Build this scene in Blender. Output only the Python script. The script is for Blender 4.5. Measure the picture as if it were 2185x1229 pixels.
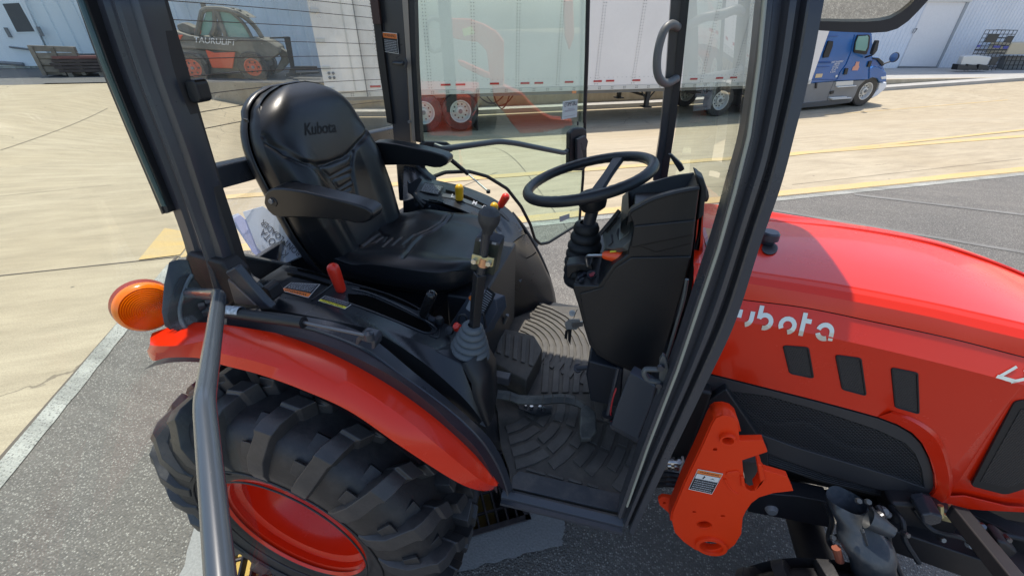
import bpy, math, random
from math import sin, cos, pi, radians, sqrt, atan2
from mathutils import Vector, Matrix
import numpy as np
random.seed(4)
for _o in list(bpy.data.objects): bpy.data.objects.remove(_o)
scene = bpy.context.scene
COL = scene.collection

# ------------------------------------------------------------------ camera
HEAD = radians(104.5)
CAMPOS = Vector((0, 0, 1.75))
FPX, CX, CY = 892.0, 1092.5, 614.5
_dc = Vector((-22.5, 1375.5, 892)).normalized()
_hd = Vector((cos(HEAD), sin(HEAD), 0)); _rt = Vector((sin(HEAD), -cos(HEAD), 0)); _g = Vector((0, 0, -1))
_sp = _dc.z; _cp = sqrt(1 - _sp * _sp)
FW = _hd * _cp + _g * _sp
_D0 = _g * _cp - _hd * _sp
_rho = math.asin(_dc.x / _cp)
RT = _rt * cos(_rho) + _D0 * sin(_rho)
DN = _D0 * cos(_rho) - _rt * sin(_rho)
cam_data = bpy.data.cameras.new('camera'); cam = bpy.data.objects.new('camera', cam_data); COL.objects.link(cam)
M = Matrix.Identity(4)
for i in range(3):
    M[i][0] = RT[i]; M[i][1] = -DN[i]; M[i][2] = -FW[i]; M[i][3] = CAMPOS[i]
cam.matrix_world = M
cam_data.sensor_fit = 'HORIZONTAL'; cam_data.sensor_width = 36; cam_data.lens = 36 * FPX / 2185
cam_data.clip_start = 0.02; cam_data.clip_end = 500
scene.camera = cam

# ------------------------------------------------------------------ light
SUN = Vector((-0.16, 0.25, 1)).normalized()          # towards the sun
world = bpy.data.worlds.new('World'); scene.world = world; world.use_nodes = True
wn = world.node_tree.nodes; wl = world.node_tree.links
bg = wn['Background']
sky = wn.new('ShaderNodeTexSky'); sky.sky_type = 'NISHITA'; sky.sun_disc = False
sky.sun_elevation = math.asin(SUN.z); sky.sun_rotation = atan2(SUN.x, SUN.y)
sky.air_density = 1.0; sky.dust_density = 1.5
wl.new(sky.outputs[0], bg.inputs['Color']); bg.inputs['Strength'].default_value = 0.15
sd = bpy.data.lights.new('sun', 'SUN'); sd.energy = 3.2; sd.angle = radians(0.55); sd.color = (1.0, 0.93, 0.82)
sun = bpy.data.objects.new('sun', sd); COL.objects.link(sun)
sun.rotation_mode = 'QUATERNION'; sun.rotation_quaternion = SUN.to_track_quat('Z', 'Y'); sun.location = (0, 0, 20)
scene.view_settings.view_transform = 'Standard'; scene.view_settings.look = 'None'
scene.view_settings.gamma = 1; scene.view_settings.exposure = 0.70
scene.render.engine = 'CYCLES'
scene.cycles.max_bounces = 10; scene.cycles.transparent_max_bounces = 16

# ------------------------------------------------------------------ placing helpers (real 3-D planes of the tractor and the yard)
UA = HEAD - radians(73.6)
UV = Vector((cos(UA), sin(UA), 0)); VV = Vector((-sin(UA), cos(UA), 0))
def ray(px, py): return FW + RT * ((px - CX) / FPX) + DN * ((py - CY) / FPX)
def P(px, py, x=None, y=None, z=None, u=None, v=None):
    d = ray(px, py)
    if x is not None: t = x / d.x
    elif y is not None: t = y / d.y
    elif z is not None: t = (z - CAMPOS.z) / d.z
    elif u is not None: t = u / d.dot(UV)
    else: t = v / d.dot(VV)
    return CAMPOS + d * t
def PL(px, py, o, n):
    d = ray(px, py); return CAMPOS + d * ((o - CAMPOS).dot(n) / d.dot(n))
def yd(u, v, z=0.0): return UV * u + VV * v + Vector((0, 0, z))
def Y(pts, y): return [P(a, b, y=y) for a, b in pts]

# ------------------------------------------------------------------ mesh helpers
def crv(pts, n, closed=False):
    """Catmull-Rom resample by arc length"""
    p = [Vector(q) for q in pts]
    if len(p) == 2 and not closed:
        return [p[0].lerp(p[1], i / (n - 1)) for i in range(n)]
    m = len(p); out = []
    segs = m if closed else m - 1
    for i in range(segs):
        if closed: a, b, c, d = p[(i - 1) % m], p[i], p[(i + 1) % m], p[(i + 2) % m]
        else:
            b, c = p[i], p[i + 1]
            a = p[i - 1] if i else b * 2 - c
            d = p[i + 2] if i + 2 < m else c * 2 - b
        for k in range(12):
            t = k / 12
            out.append(0.5 * ((2 * b) + (c - a) * t + (2 * a - 5 * b + 4 * c - d) * t * t + (3 * b - a - 3 * c + d) * t ** 3))
    if closed: out.append(p[0].copy())
    else: out.append(p[-1].copy())
    return resamp(out, n, closed)
def resamp(pts, n, closed=False):
    L = [0]
    for a, b in zip(pts, pts[1:]): L.append(L[-1] + (b - a).length)
    T = L[-1]; out = []; j = 0
    cnt = n if closed else n - 1
    for i in range(n):
        s = T * i / cnt
        while j < len(L) - 2 and L[j + 1] < s: j += 1
        seg = L[j + 1] - L[j]
        out.append(pts[j].lerp(pts[j + 1], (s - L[j]) / seg if seg > 1e-9 else 0))
    return out
def fillet(pts, r, n=6, closed=False):
    p = [Vector(q) for q in pts]; m = len(p); out = []
    rng = range(m) if closed else range(1, m - 1)
    if not closed: out.append(p[0])
    for i in rng:
        a, b, c = p[(i - 1) % m], p[i], p[(i + 1) % m]
        d1 = (a - b); d2 = (c - b); l1 = d1.length; l2 = d2.length
        rr = min(r, l1 * .48, l2 * .48)
        s = b + d1 / l1 * rr; e = b + d2 / l2 * rr
        for k in range(n + 1):
            t = k / n; out.append(s * (1 - t) ** 2 + b * 2 * t * (1 - t) + e * t * t)
    if not closed: out.append(p[-1])
    return out
class MB:
    def __init__(s): s.v = []; s.f = []; s.mi = []
    def add(s, v, f, mi=0):
        k = len(s.v); s.v += [Vector(q) for q in v]
        for q in f: s.f.append([i + k for i in q]); s.mi.append(mi)
        return s
    def box(s, c, size, R=None, mi=0):
        c = Vector(c); h = Vector(size) / 2; v = []
        for x in (-1, 1):
            for y in (-1, 1):
                for z in (-1, 1):
                    q = Vector((x * h.x, y * h.y, z * h.z))
                    v.append(c + (R @ q if R else q))
        return s.add(v, [(0, 1, 3, 2), (4, 6, 7, 5), (0, 4, 5, 1), (2, 3, 7, 6), (0, 2, 6, 4), (1, 5, 7, 3)], mi)
    def tube(s, pts, r, n=12, closed=False, caps=True, mi=0):
        p = [Vector(q) for q in pts]; m = len(p); v = []; f = []
        rr = r if isinstance(r, (list, tuple)) else [r] * m
        t0 = (p[1] - p[0]).normalized()
        up = Vector((0, 0, 1)) if abs(t0.z) < .9 else Vector((1, 0, 0))
        nrm = (up - t0 * up.dot(t0)).normalized()
        for i in range(m):
            if closed: t = (p[(i + 1) % m] - p[i - 1])
            else: t = p[min(i + 1, m - 1)] - p[max(i - 1, 0)]
            if t.length < 1e-9: t = t0
            t = t.normalized(); nrm = (nrm - t * nrm.dot(t)).normalized(); bi = t.cross(nrm)
            for k in range(n):
                a = 2 * pi * k / n; v.append(p[i] + (nrm * cos(a) + bi * sin(a)) * rr[i])
        R = m if closed else m - 1
        for i in range(R):
            for k in range(n):
                a = i * n + k; b = i * n + (k + 1) % n; c = ((i + 1) % m) * n + (k + 1) % n; d = ((i + 1) % m) * n + k
                f.append((a, b, c, d))
        if caps and not closed:
            f.append(list(range(n))[::-1]); f.append(list(range((m - 1) * n, m * n)))
        return s.add(v, f, mi)
    def prism(s, poly, ext, mi=0):
        """planar polygon (3-D points) extruded by vector ext"""
        p = [Vector(q) for q in poly]; n = len(p); ext = Vector(ext)
        v = p + [q + ext for q in p]
        f = [list(range(n))[::-1], list(range(n, 2 * n))]
        for i in range(n): f.append((i, (i + 1) % n, n + (i + 1) % n, n + i))
        return s.add(v, f, mi)
    def grid(s, rows, closed_u=False, closed_v=False, mi=0):
        n = len(rows[0]); m = len(rows); v = [q for r in rows for q in r]; f = []
        for i in range(m if closed_v else m - 1):
            for k in range(n if closed_u else n - 1):
                f.append((i * n + k, i * n + (k + 1) % n, ((i + 1) % m) * n + (k + 1) % n, ((i + 1) % m) * n + k))
        return s.add(v, f, mi)
    def lathe(s, prof, o, ax, n=32, mi=0, ref=None):
        """prof = [(radius, offset along ax)]"""
        o = Vector(o); ax = Vector(ax).normalized()
        up = Vector(ref) if ref else (Vector((0, 0, 1)) if abs(ax.z) < .9 else Vector((1, 0, 0)))
        a1 = (up - ax * up.dot(ax)).normalized(); a2 = ax.cross(a1)
        rows = []
        for r, h in prof:
            rows.append([o + ax * h + (a1 * cos(2 * pi * k / n) + a2 * sin(2 * pi * k / n)) * max(r, 1e-5) for k in range(n)])
        return s.grid(rows, closed_u=True, mi=mi)
    def build(s, name, mat, parent=None, smooth=False, bevel=0, bseg=2, solid=0, sub=0, ang=35, recalc=True, soff=-1):
        me = bpy.data.meshes.new(name); me.from_pydata([tuple(q) for q in s.v], [], s.f)
        mats = mat if isinstance(mat, (list, tuple)) else [mat]
        for m_ in mats: me.materials.append(m_)
        for p_, k in zip(me.polygons, s.mi): p_.material_index = k
        if recalc:
            import bmesh
            b = bmesh.new(); b.from_mesh(me); bmesh.ops.recalc_face_normals(b, faces=b.faces); b.to_mesh(me); b.free()
        if smooth or bevel:
            me.shade_smooth()
            me.set_sharp_from_angle(angle=radians(ang))
        o = bpy.data.objects.new(name, me); COL.objects.link(o)
        setparent(o, parent)
        if solid:
            md = o.modifiers.new('solid', 'SOLIDIFY'); md.thickness = solid; md.offset = soff
        if bevel:
            md = o.modifiers.new('bevel', 'BEVEL'); md.width = bevel; md.segments = bseg; md.limit_method = 'ANGLE'; md.angle_limit = radians(30)
            md.harden_normals = True
        if sub:
            md = o.modifiers.new('sub', 'SUBSURF'); md.levels = sub; md.render_levels = sub
        return o
def wmat(o):
    m = o.matrix_basis.copy() if o.parent is None else wmat(o.parent) @ o.matrix_parent_inverse @ o.matrix_basis
    return m
def setparent(o, parent):
    if parent:
        o.parent = parent; o.matrix_parent_inverse = wmat(parent).inverted()
def tag(o, label=None, cat=None, group=None, kind=None):
    if label: o['label'] = label
    if cat: o['category'] = cat
    if group: o['group'] = group
    if kind: o['kind'] = kind
    return o
def thing(name, loc, label, cat, group=None, parent=None):
    o = bpy.data.objects.new(name, None); COL.objects.link(o); o.location = loc; o.empty_display_size = .1
    return tag(o, label, cat, group)
def inst(src, name=None, M=None, parent=None):
    o = bpy.data.objects.new(name or src.name.split('.')[0], src.data); COL.objects.link(o)
    if M is not None: o.matrix_basis = M
    for md in src.modifiers:
        nm = o.modifiers.new(md.name, md.type)
        for pr in ('width', 'segments', 'limit_method', 'angle_limit', 'harden_normals', 'levels', 'render_levels', 'thickness', 'offset'):
            if hasattr(md, pr):
                try: setattr(nm, pr, getattr(md, pr))
                except Exception: pass
    setparent(o, parent); return o
def copy_tree(o, M, parent=None):
    c = o.copy(); COL.objects.link(c)
    if parent is None: c.matrix_basis = M @ o.matrix_basis
    else: c.parent = parent
    for ch in list(o.children): copy_tree(ch, None, c)
    return c
def textmesh(txt, size, name, mat, parent, o, xd, yd_, ext=0.0, align='LEFT', shear=0, bold=0.0, sx=1.0):
    cu = bpy.data.curves.new('t', 'FONT'); cu.body = txt; cu.size = size; cu.extrude = ext; cu.align_x = align; cu.shear = shear
    cu.offset = bold
    to = bpy.data.objects.new('t', cu); COL.objects.link(to)
    dg = bpy.context.evaluated_depsgraph_get(); me = bpy.data.meshes.new_from_object(to.evaluated_get(dg))
    bpy.data.objects.remove(to)
    xd = Vector(xd).normalized(); yd_ = Vector(yd_); yd_ = (yd_ - xd * yd_.dot(xd)).normalized(); zd = xd.cross(yd_)
    Mx = Matrix.Identity(4)
    for i in range(3): Mx[i][0] = xd[i] * sx; Mx[i][1] = yd_[i]; Mx[i][2] = zd[i]; Mx[i][3] = Vector(o)[i]
    me.transform(Mx); me.materials.clear(); me.materials.append(mat)
    ob = bpy.data.objects.new(name, me); COL.objects.link(ob); setparent(ob, parent); return ob

# ------------------------------------------------------------------ materials
def nd(nt, t, **kw):
    n = nt.nodes.new(t)
    for k, v in kw.items(): setattr(n, k, v)
    return n
def mat(name, col, rough=.5, metal=0, bump=0, bscale=200, var=0, vscale=8, coat=0, spec=.5, rvar=0, dust=0, dustcol=(.35, .31, .25), tr=0, bdist=.002):
    m = bpy.data.materials.new(name); m.use_nodes = True; nt = m.node_tree; b = nt.nodes['Principled BSDF']
    b.inputs['Base Color'].default_value = (*col, 1); b.inputs['Roughness'].default_value = rough; b.inputs['Metallic'].default_value = metal
    b.inputs['Coat Weight'].default_value = coat; b.inputs['Coat Roughness'].default_value = .06
    b.inputs['Specular IOR Level'].default_value = spec
    if tr: b.inputs['Transmission Weight'].default_value = tr
    tc = nd(nt, 'ShaderNodeTexCoord')
    def noise(sc, det=4, r=.55):
        n = nd(nt, 'ShaderNodeTexNoise'); n.inputs['Scale'].default_value = sc; n.inputs['Detail'].default_value = det; n.inputs['Roughness'].default_value = r
        nt.links.new(tc.outputs['Object'], n.inputs['Vector']); return n
    last = None
    if var:
        n = noise(vscale); mx = nd(nt, 'ShaderNodeMix', data_type='RGBA'); mx.inputs[6].default_value = (*[c * (1 - var) for c in col], 1); mx.inputs[7].default_value = (*[min(1, c * (1 + var)) for c in col], 1)
        cr = nd(nt, 'ShaderNodeMapRange'); cr.inputs[1].default_value = .3; cr.inputs[2].default_value = .7
        nt.links.new(n.outputs[0], cr.inputs[0]); nt.links.new(cr.outputs[0], mx.inputs[0]); nt.links.new(mx.outputs[2], b.inputs['Base Color']); last = mx.outputs[2]
    if dust:
        n = noise(14, 8, .7); cr = nd(nt, 'ShaderNodeMapRange'); cr.inputs[1].default_value = .45; cr.inputs[2].default_value = .8; cr.inputs[4].default_value = dust
        mx = nd(nt, 'ShaderNodeMix', data_type='RGBA'); mx.inputs[7].default_value = (*dustcol, 1)
        if last: nt.links.new(last, mx.inputs[6])
        else: mx.inputs[6].default_value = (*col, 1)
        nt.links.new(n.outputs[0], cr.inputs[0]); nt.links.new(cr.outputs[0], mx.inputs[0]); nt.links.new(mx.outputs[2], b.inputs['Base Color'])
    if rvar:
        n = noise(6, 6, .65); cr = nd(nt, 'ShaderNodeMapRange'); cr.inputs[1].default_value = .3; cr.inputs[2].default_value = .7
        cr.inputs[3].default_value = max(.02, rough - rvar); cr.inputs[4].default_value = min(1, rough + rvar)
        nt.links.new(n.outputs[0], cr.inputs[0]); nt.links.new(cr.outputs[0], b.inputs['Roughness'])
    if bump:
        n = noise(bscale, 2); bp = nd(nt, 'ShaderNodeBump'); bp.inputs['Strength'].default_value = bump; bp.inputs['Distance'].default_value = bdist
        nt.links.new(n.outputs[0], bp.inputs['Height']); nt.links.new(bp.outputs[0], b.inputs['Normal'])
    return m
def glass(name, tint=(.80, .93, .87), dirt=0.0, refl=1.0, ior=1.5):
    m = bpy.data.materials.new(name); m.use_nodes = True; nt = m.node_tree
    nt.nodes.remove(nt.nodes['Principled BSDF']); out = nt.nodes['Material Output']
    t = nd(nt, 'ShaderNodeBsdfTransparent'); t.inputs[0].default_value = (*tint, 1)
    g = nd(nt, 'ShaderNodeBsdfGlossy'); g.inputs['Roughness'].default_value = .0; g.inputs[0].default_value = (1, 1, 1, 1)
    fr = nd(nt, 'ShaderNodeFresnel'); ge = nd(nt, 'ShaderNodeNewGeometry'); io = nd(nt, 'ShaderNodeMapRange'); io.inputs[3].default_value = ior; io.inputs[4].default_value = 1 / ior
    nt.links.new(ge.outputs['Backfacing'], io.inputs[0]); nt.links.new(io.outputs[0], fr.inputs[0])
    mx = nd(nt, 'ShaderNodeMixShader'); fm_ = nd(nt, 'ShaderNodeMath', operation='MULTIPLY'); fm_.inputs[1].default_value = refl; nt.links.new(fr.outputs[0], fm_.inputs[0]); nt.links.new(fm_.outputs[0], mx.inputs[0]); nt.links.new(t.outputs[0], mx.inputs[1]); nt.links.new(g.outputs[0], mx.inputs[2])
    res = mx.outputs[0]
    if dirt:
        d = nd(nt, 'ShaderNodeBsdfDiffuse'); d.inputs[0].default_value = (.62, .58, .5, 1)
        tc = nd(nt, 'ShaderNodeTexCoord')
        n1 = nd(nt, 'ShaderNodeTexNoise'); n1.inputs['Scale'].default_value = 5; n1.inputs['Detail'].default_value = 8
        n2 = nd(nt, 'ShaderNodeTexVoronoi'); n2.inputs['Scale'].default_value = 30
        nt.links.new(tc.outputs['Object'], n1.inputs['Vector']); nt.links.new(tc.outputs['Object'], n2.inputs['Vector'])
        r1 = nd(nt, 'ShaderNodeMapRange'); r1.inputs[1].default_value = .42; r1.inputs[2].default_value = .75; r1.inputs[3].default_value = dirt * .3; r1.inputs[4].default_value = dirt
        r2 = nd(nt, 'ShaderNodeMapRange'); r2.inputs[1].default_value = .07; r2.inputs[2].default_value = .03; r2.inputs[3].default_value = 0; r2.inputs[4].default_value = .7
        nt.links.new(n1.outputs[0], r1.inputs[0]); nt.links.new(n2.outputs[0], r2.inputs[0])
        mxx = nd(nt, 'ShaderNodeMath', operation='MAXIMUM'); nt.links.new(r1.outputs[0], mxx.inputs[0]); nt.links.new(r2.outputs[0], mxx.inputs[1])
        m2 = nd(nt, 'ShaderNodeMixShader'); nt.links.new(mxx.outputs[0], m2.inputs[0]); nt.links.new(res, m2.inputs[1]); nt.links.new(d.outputs[0], m2.inputs[2]); res = m2.outputs[0]
    nt.links.new(res, out.inputs[0]); return m

def ground_mat(name, base, dark, light, streak=1.0, fleck=None, fscale=260, rough=.85, bump=.25, axis_rot=0.0, crack=0, fden=.4, patch=.5, cracks=0):
    m = bpy.data.materials.new(name); m.use_nodes = True; nt = m.node_tree; b = nt.nodes['Principled BSDF']
    b.inputs['Roughness'].default_value = rough
    tc = nd(nt, 'ShaderNodeTexCoord'); mp = nd(nt, 'ShaderNodeMapping'); mp.inputs['Rotation'].default_value = (0, 0, -axis_rot)
    mp2 = nd(nt, 'ShaderNodeMapping'); mp2.inputs['Scale'].default_value = (1, 5, 1) if streak else (1, 1, 1)
    nt.links.new(tc.outputs['Object'], mp.inputs[0]); nt.links.new(mp.outputs[0], mp2.inputs[0])
    n1 = nd(nt, 'ShaderNodeTexNoise'); n1.inputs['Scale'].default_value = .35; n1.inputs['Detail'].default_value = 9; n1.inputs['Roughness'].default_value = .62
    n2 = nd(nt, 'ShaderNodeTexNoise'); n2.inputs['Scale'].default_value = 1.4; n2.inputs['Detail'].default_value = 10; n2.inputs['Roughness'].default_value = .7
    nt.links.new(mp.outputs[0], n1.inputs[0]); nt.links.new(mp2.outputs[0], n2.inputs[0])
    r1 = nd(nt, 'ShaderNodeMapRange'); r1.inputs[1].default_value = .35; r1.inputs[2].default_value = .68
    r2 = nd(nt, 'ShaderNodeMapRange'); r2.inputs[1].default_value = .38; r2.inputs[2].default_value = .72
    nt.links.new(n1.outputs[0], r1.inputs[0]); nt.links.new(n2.outputs[0], r2.inputs[0])
    a = nd(nt, 'ShaderNodeMix', data_type='RGBA'); a.inputs[6].default_value = (*base, 1); a.inputs[7].default_value = (*light, 1)
    sc = nd(nt, 'ShaderNodeMath', operation='MULTIPLY'); sc.inputs[1].default_value = patch
    nt.links.new(r1.outputs[0], sc.inputs[0]); nt.links.new(sc.outputs[0], a.inputs[0])
    c = nd(nt, 'ShaderNodeMix', data_type='RGBA'); c.inputs[7].default_value = (*dark, 1); nt.links.new(a.outputs[2], c.inputs[6])
    s2 = nd(nt, 'ShaderNodeMath', operation='MULTIPLY'); s2.inputs[1].default_value = .55 * (streak or 1); nt.links.new(r2.outputs[0], s2.inputs[0]); nt.links.new(s2.outputs[0], c.inputs[0])
    res = c.outputs[2]
    nb = nd(nt, 'ShaderNodeTexNoise'); nb.inputs['Scale'].default_value = 120; nb.inputs['Detail'].default_value = 3
    nt.links.new(tc.outputs['Object'], nb.inputs[0]); hh = nb.outputs[0]
    # fine grain
    fg = nd(nt, 'ShaderNodeMix', data_type='RGBA', blend_type='MULTIPLY'); fg.inputs[0].default_value = .35
    rg = nd(nt, 'ShaderNodeMapRange'); rg.inputs[3].default_value = .55; rg.inputs[4].default_value = 1.3; rg.inputs[1].default_value = .3; rg.inputs[2].default_value = .7
    nt.links.new(nb.outputs[0], rg.inputs[0]); cb = nd(nt, 'ShaderNodeCombineColor')
    for i in range(3): nt.links.new(rg.outputs[0], cb.inputs[i])
    nt.links.new(res, fg.inputs[6]); nt.links.new(cb.outputs[0], fg.inputs[7]); res = fg.outputs[2]
    # dark spots
    vs = nd(nt, 'ShaderNodeTexVoronoi'); vs.inputs['Scale'].default_value = 2.6; nt.links.new(tc.outputs['Object'], vs.inputs['Vector'])
    rs = nd(nt, 'ShaderNodeMapRange'); rs.inputs[1].default_value = .045; rs.inputs[2].default_value = .02; rs.inputs[4].default_value = .75; nt.links.new(vs.outputs[0], rs.inputs[0])
    ms = nd(nt, 'ShaderNodeMix', data_type='RGBA'); ms.inputs[7].default_value = (.06, .055, .05, 1); nt.links.new(rs.outputs[0], ms.inputs[0]); nt.links.new(res, ms.inputs[6]); res = ms.outputs[2]
    if fleck:
        v = nd(nt, 'ShaderNodeTexVoronoi'); v.inputs['Scale'].default_value = fscale; nt.links.new(tc.outputs['Object'], v.inputs['Vector'])
        sp = nd(nt, 'ShaderNodeSeparateColor'); nt.links.new(v.outputs['Color'], sp.inputs[0])
        rc = nd(nt, 'ShaderNodeMapRange'); rc.inputs[1].default_value = 1 - fden; rc.inputs[2].default_value = 1.0; nt.links.new(sp.outputs[0], rc.inputs[0])
        rd = nd(nt, 'ShaderNodeMapRange'); rd.inputs[1].default_value = .55; rd.inputs[2].default_value = .3; nt.links.new(v.outputs[0], rd.inputs[0])
        mu = nd(nt, 'ShaderNodeMath', operation='MULTIPLY'); nt.links.new(rc.outputs[0], mu.inputs[0]); nt.links.new(rd.outputs[0], mu.inputs[1])
        mf = nd(nt, 'ShaderNodeMix', data_type='RGBA'); mf.inputs[7].default_value = (*fleck, 1); nt.links.new(mu.outputs[0], mf.inputs[0]); nt.links.new(res, mf.inputs[6]); res = mf.outputs[2]
        hm = nd(nt, 'ShaderNodeMath', operation='SUBTRACT'); nt.links.new(nb.outputs[0], hm.inputs[0]); nt.links.new(v.outputs[0], hm.inputs[1]); hh = hm.outputs[0]
    if cracks:
        wv = nd(nt, 'ShaderNodeTexNoise'); wv.inputs['Scale'].default_value = .9; wv.inputs['Detail'].default_value = 6
        nt.links.new(mp.outputs[0], wv.inputs[0]); vm = nd(nt, 'ShaderNodeVectorMath', operation='MULTIPLY_ADD'); vm.inputs[1].default_value = (1.1, 1.1, 0)
        nt.links.new(wv.outputs['Color'], vm.inputs[0]); nt.links.new(mp.outputs[0], vm.inputs[2])
        vc = nd(nt, 'ShaderNodeTexVoronoi', feature='DISTANCE_TO_EDGE'); vc.inputs['Scale'].default_value = .16; nt.links.new(vm.outputs[0], vc.inputs['Vector'])
        rc_ = nd(nt, 'ShaderNodeMapRange'); rc_.inputs[1].default_value = .0011; rc_.inputs[2].default_value = .0004; rc_.inputs[4].default_value = .6; nt.links.new(vc.outputs[0], rc_.inputs[0])
        mc = nd(nt, 'ShaderNodeMix', data_type='RGBA'); mc.inputs[7].default_value = (.10, .08, .06, 1); nt.links.new(rc_.outputs[0], mc.inputs[0]); nt.links.new(res, mc.inputs[6]); res = mc.outputs[2]
        # darker tyre scuffs running along the lanes
        mp3 = nd(nt, 'ShaderNodeMapping'); mp3.inputs['Scale'].default_value = (.35, 4, 1); nt.links.new(mp.outputs[0], mp3.inputs[0])
        ns = nd(nt, 'ShaderNodeTexNoise'); ns.inputs['Scale'].default_value = 1.1; ns.inputs['Detail'].default_value = 12; ns.inputs['Roughness'].default_value = .75; ns.inputs['Distortion'].default_value = .6
        nt.links.new(mp3.outputs[0], ns.inputs[0]); rs_ = nd(nt, 'ShaderNodeMapRange'); rs_.inputs[1].default_value = .60; rs_.inputs[2].default_value = .74; rs_.inputs[4].default_value = .7; nt.links.new(ns.outputs[0], rs_.inputs[0])
        mk = nd(nt, 'ShaderNodeMix', data_type='RGBA'); mk.inputs[7].default_value = (.17, .135, .10, 1); nt.links.new(rs_.outputs[0], mk.inputs[0]); nt.links.new(res, mk.inputs[6]); res = mk.outputs[2]
    nt.links.new(res, b.inputs['Base Color'])
    bp = nd(nt, 'ShaderNodeBump'); bp.inputs['Strength'].default_value = bump; bp.inputs['Distance'].default_value = .006
    nt.links.new(hh, bp.inputs['Height']); nt.links.new(bp.outputs[0], b.inputs['Normal'])
    return m

M_concrete = ground_mat('concrete_slab', (.40, .33, .22), (.20, .16, .105), (.47, .405, .29), axis_rot=UA, patch=.8, cracks=1)
M_asphalt = ground_mat('asphalt', (.135, .128, .115), (.078, .072, .066), (.20, .183, .158), streak=.9, fleck=(.42, .40, .35), fscale=130, fden=.5, bump=1.0, patch=1.0)
M_darkpave = ground_mat('dark_pavement', (.11, .11, .11), (.07, .07, .07), (.15, .15, .145), streak=.6, bump=.3)
M_paleapron = ground_mat('pale_apron', (.40, .39, .36), (.27, .26, .24), (.5, .48, .45), bump=.2, axis_rot=UA)
M_drainconc = ground_mat('drain_concrete', (.27, .27, .26), (.19, .19, .185), (.34, .34, .32), streak=.4, bump=.5)  # cool grey concrete of the drain collar and pit
M_wall = ground_mat('stained_concrete', (.42, .36, .26), (.25, .19, .12), (.5, .45, .36), bump=.5)
M_yellow = ground_mat('worn_yellow_paint', (.54, .37, .14), (.44, .36, .23), (.62, .46, .2), streak=1.7, bump=.2, axis_rot=UA)
M_faint = ground_mat('faint_stall_paint', (.20, .195, .18), (.11, .105, .095), (.34, .33, .30), streak=1.6, bump=.6, fleck=(.12, .115, .11), fscale=120, fden=.6)
M_white = ground_mat('worn_white_paint', (.34, .34, .30), (.12, .12, .105), (.58, .58, .52), streak=1.5, bump=.6, fleck=(.10, .095, .09), fscale=110, fden=.65)
M_joint = mat('joint_gap', (.12, .10, .08), .9)
M_redpaint = mat('tractor_red_paint', (.70, .024, .004), .25, coat=.28, rvar=.05, spec=.35)
M_orange = mat('orange_red_paint', (.78, .042, .004), .45, spec=.3, rvar=.06, bump=.05, bscale=300)
M_black = mat('black_moulded_plastic', (.013, .014, .016), .42, bump=.12, bscale=900, rvar=.06, bdist=.0006)
M_console = mat('console_plastic', (.018, .021, .026), .30, bump=.15, bscale=800, rvar=.07, bdist=.0006)
M_vinyl = mat('seat_vinyl', (.010, .0115, .014), .34, bump=.2, bscale=1200, rvar=.05, bdist=.0006)
M_frame = mat('dark_grey_frame_paint', (.040, .044, .054), .32, rvar=.08, bump=.05, bscale=200)
M_frame2 = mat('warm_black_trim', (.022, .019, .018), .6)
M_seal = mat('rubber_seal', (.012, .012, .014), .55)
M_rubber = mat('tyre_rubber', (.018, .018, .020), .50, bump=.3, bscale=120, dust=.35, dustcol=(.12, .11, .10))
M_mat = mat('rubber_floor_mat', (.06, .056, .05), .6, dust=.9, dustcol=(.13, .115, .09), bump=.2, bscale=300)
M_rib = mat('worn_rib_rubber', (.068, .064, .058), .55, dust=.7, dustcol=(.16, .15, .13))
M_steel = mat('bare_steel', (.5, .5, .5), .3, metal=1)
M_zinc = mat('yellow_zinc', (.62, .55, .30), .35, metal=.8)
M_copper = mat('copper_clamp', (.75, .42, .25), .35, metal=.8)
M_redknob = mat('red_knob_plastic', (.72, .03, .012), .35, coat=.2)
M_yelknob = mat('yellow_knob_plastic', (.75, .42, .01), .4, coat=.2)
M_greyboot = mat('grey_rubber_boot', (.085, .10, .11), .6, dust=.3, dustcol=(.2, .2, .2))
M_clear = glass('cab_glass', (.86, .95, .915), 0, ior=1.75)
M_rear = glass('dusty_rear_glass', (.92, .96, .93), 0.46)
M_dooor = None
M_cleardoor = glass('near_door_glass', (.955, .985, .97), 0, refl=.16)
M_truckglass = mat('truck_window_glass', (.18, .38, .34), .08, spec=.8)
M_decalw = mat('white_print', (.72, .73, .72), .5)
M_decalo = mat('orange_print', (.85, .22, .04), .5)
M_decaly = mat('yellow_print', (.80, .72, .06), .5)
M_decalb = mat('black_print', (.012, .014, .018), .5)
M_slotshade = mat('painted_slot_shade', (.0015, .0015, .0015), .9, spec=.05)  # near-black for flat ribbons: the shade inside the slots is painted, not cut
M_decalg = mat('grey_print', (.35, .37, .40), .5)
M_trailer = mat('white_trailer_panel', (.80, .77, .74), .35, var=.04, vscale=.8, dust=.1, dustcol=(.5, .45, .4))
M_rail = mat('dull_aluminium_rail', (.60, .60, .58), .45, metal=.25)
M_blue = mat('blue_truck_paint', (.012, .11, .36), .25, coat=.4, var=.12, vscale=1.5)
M_rodsteel = mat('dull_rod_steel', (.16, .16, .17), .35, metal=.9)
M_truckgrey = mat('grey_skirt', (.19, .195, .20), .45, var=.1, vscale=2)
M_tarp = mat('chalk_white_wall', (.74, .76, .80), .6, var=.05, vscale=.5)
M_siding = mat('blue_white_siding', (.74, .80, .82), .55, var=.07, vscale=.4)
M_badge = mat('silver_badge', (.70, .70, .62), .3, metal=.5)

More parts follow.
